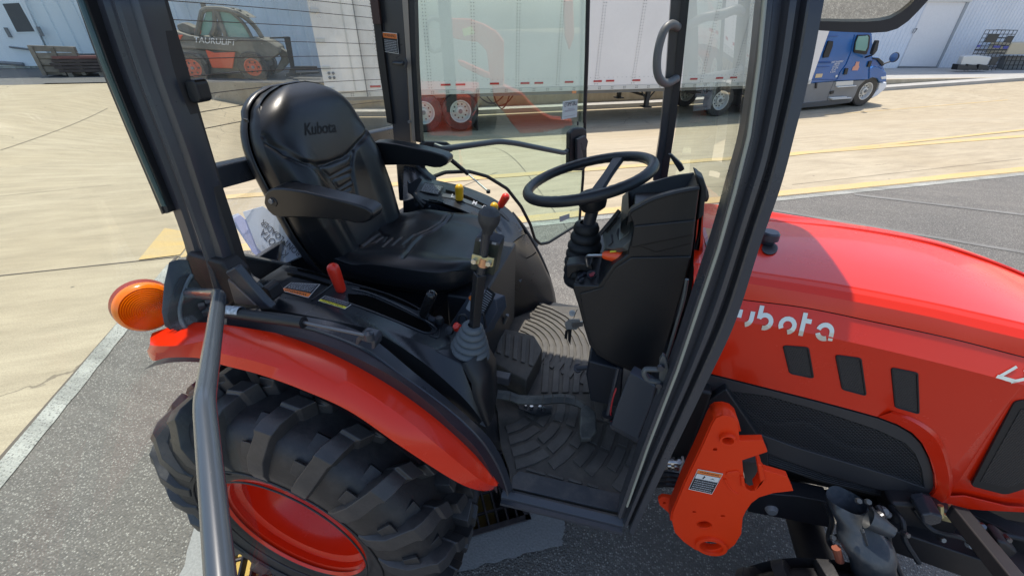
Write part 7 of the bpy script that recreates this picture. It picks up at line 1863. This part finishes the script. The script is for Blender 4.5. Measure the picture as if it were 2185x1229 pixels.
MB().prism([P(a, b, y=.83) for a, b in ((2005, 1100), (2014, 1098), (2034, 1108), (2030, 1116), (2008, 1110))], (0, .01, 0)).build('zinc_bracket', M_zinc, tra, bevel=.002)
for a, b in ((1884, 1088), (2068, 1160), (2112, 1160), (2140, 1205), (2160, 1210)):
    MB().lathe([(0, .010), (.008, .010), (.010, 0)], P(a, b, y=.80), (0, -.8, .6), 12).build('chassis_bolt', M_truckgrey, tra)
MB().tube([P(1880, 1090, y=.82), P(1896, 1098, y=.82)], .009, 10).build('brake_union', M_truckgrey, tra, smooth=True)
MB().prism([P(a, b, y=.80) for a, b in ((2130, 1155), (2150, 1160), (2176, 1180), (2150, 1200), (2120, 1185))], (0, .05, 0)).build('axle_pivot', M_arm, tra, bevel=.008)

# same panels and bracket on the far side, belly of the chassis
for o_ in (side, lb): pass
for src in (side2, gfr): mirror_obj(src, tra)
_m = MB().grid([FS_, [Vector((a.x, 2 * YC - b.y, b.z)) for a, b in zip(S_, S3)]]).build('side_panel', M_redpaint, tra, smooth=True)
mirror_obj(lb, tra)
MB().box((.82, YC + .05, .62), (1.1, .34, .30)).build('chassis', M_arm, tra, bevel=.02)
MB().tube([Vector((.76, .72, .36)), Vector((.76, 1.60, .36))], .05, 16).build('front_axle', M_arm, tra, smooth=True)
MB().tube([Vector((-.76, .72, .5)), Vector((-.76, 1.60, .5))], .09, 20).build('rear_axle', M_arm, tra, smooth=True)
MB().box((-.35, YC, .43), (1.1, .30, .30)).build('gearbox', M_arm, tra, bevel=.03)
# hoses and small fittings round the knuckle
for pts in (((1872, 1078, .80), (1884, 1100, .78), (1892, 1130, .76), (1900, 1170, .75), (1925, 1235, .72)), ((1900, 1080, .84), (1925, 1110, .80), (1930, 1150, .78), (1960, 1200, .76)), ((1950, 1085, .84), (1990, 1130, .82), (2060, 1150, .80), (2120, 1200, .78)), ((2060, 1092, .86), (2110, 1130, .84), (2185, 1150, .84)), ((1760, 1075, .84), (1775, 1110, .80), (1768, 1150, .78), (1785, 1180, .74))):
    MB().tube(crv([P(a, b, y=c) for a, b, c in pts], 24), .0065, 8).build('hydraulic_hose', M_decalb, tra, smooth=True)
for a, b, c in ((1880, 1098, .77), (1905, 1128, .75), (1934, 1140, .77), (2096, 1122, .82), (2150, 1150, .82), (2010, 1150, .80), (1788, 1150, .74)):
    MB().lathe([(0, .006), (.006, .006), (.0075, .002), (.0075, -.01)], P(a, b, y=c), (random.uniform(-.4, .4), -.8, random.uniform(.2, .8)), 6).build('hose_fitting', M_rodsteel, tra)
# =================================================================== excavator ahead of the tractor, mirrored in the open left door
def RX(px, py, x=4.2):
    p = FD(px, py); d = ray(px, py).normalized(); r = d - fd_n * (2 * d.dot(fd_n)); return p + r * ((x - p.x) / r.x)
ex = thing('excavator', Vector((4.4, .9, 0)), 'orange compact excavator parked ahead of the tractor, seen mirrored in the open left glass door', 'excavator')
M_exo = mat('excavator_orange', (.78, .075, .012), .4, coat=.2)
def ep(name, pts, x=4.2, th=.22, m=M_exo, bev=.02):
    return MB().prism([RX(850 + a / 3.841, b / 3.841, x) for a, b in pts], (th, 0, 0)).build(name, m, ex, bevel=bev)
ep('boom', [(390, 150), (570, 155), (700, 200), (800, 260), (860, 340), (862, 700), (750, 700), (740, 580), (720, 420), (650, 350), (500, 330), (390, 300)])
ep('boom_link', [(480, 490), (520, 500), (745, 600), (750, 650), (700, 640), (500, 540)], 4.15, .1)
ep('dipper_arm', [(760, 690), (860, 700), (1010, 770), (1100, 870), (1180, 935), (1250, 970), (1420, 985), (1425, 1035), (1200, 1090), (1000, 1100), (930, 1020), (860, 920), (780, 830)])
ep('upper_frame', [(300, 900), (420, 925), (520, 960), (620, 1010), (690, 1065), (720, 1110), (300, 1150)], 4.2, .9)
ep('counterweight', [(150, 800), (300, 880), (300, 1250), (100, 1250)], 4.4, .8)
ep('cylinder', [(1350, 0), (1430, 0), (1440, 300), (1400, 420), (1360, 300)], 4.3, .1)
o = ep('boom_sticker', [(520, 240), (600, 215), (625, 280), (535, 300)], 4.19, .01, M_decaly, 0)
z0 = .02
for sx in (0, 1):
    MB().box((4.9, -.1 + sx * 1.5, .25), (1.6, .3, .5)).build('crawler_track', M_rubber, ex, bevel=.1, bseg=4)
MB().box((4.9, .65, .62), (1.5, 1.2, .3)).build('swing_frame', M_exo, ex, bevel=.05)
q = [RX(850 + a / 3.841, b / 3.841, 4.18) for a, b in ((1335, 1095), (1190, 1095), (1190, 1060), (1335, 1060))]
nq = [q[0], q[1], q[2], q[3]]
cu_o = quadtext('KX018-4', [q[0], q[1], q[2], q[3]], 'lettering', M_decalw, ex, .0)
for v in cu_o.data.vertices: v.co.x -= .02
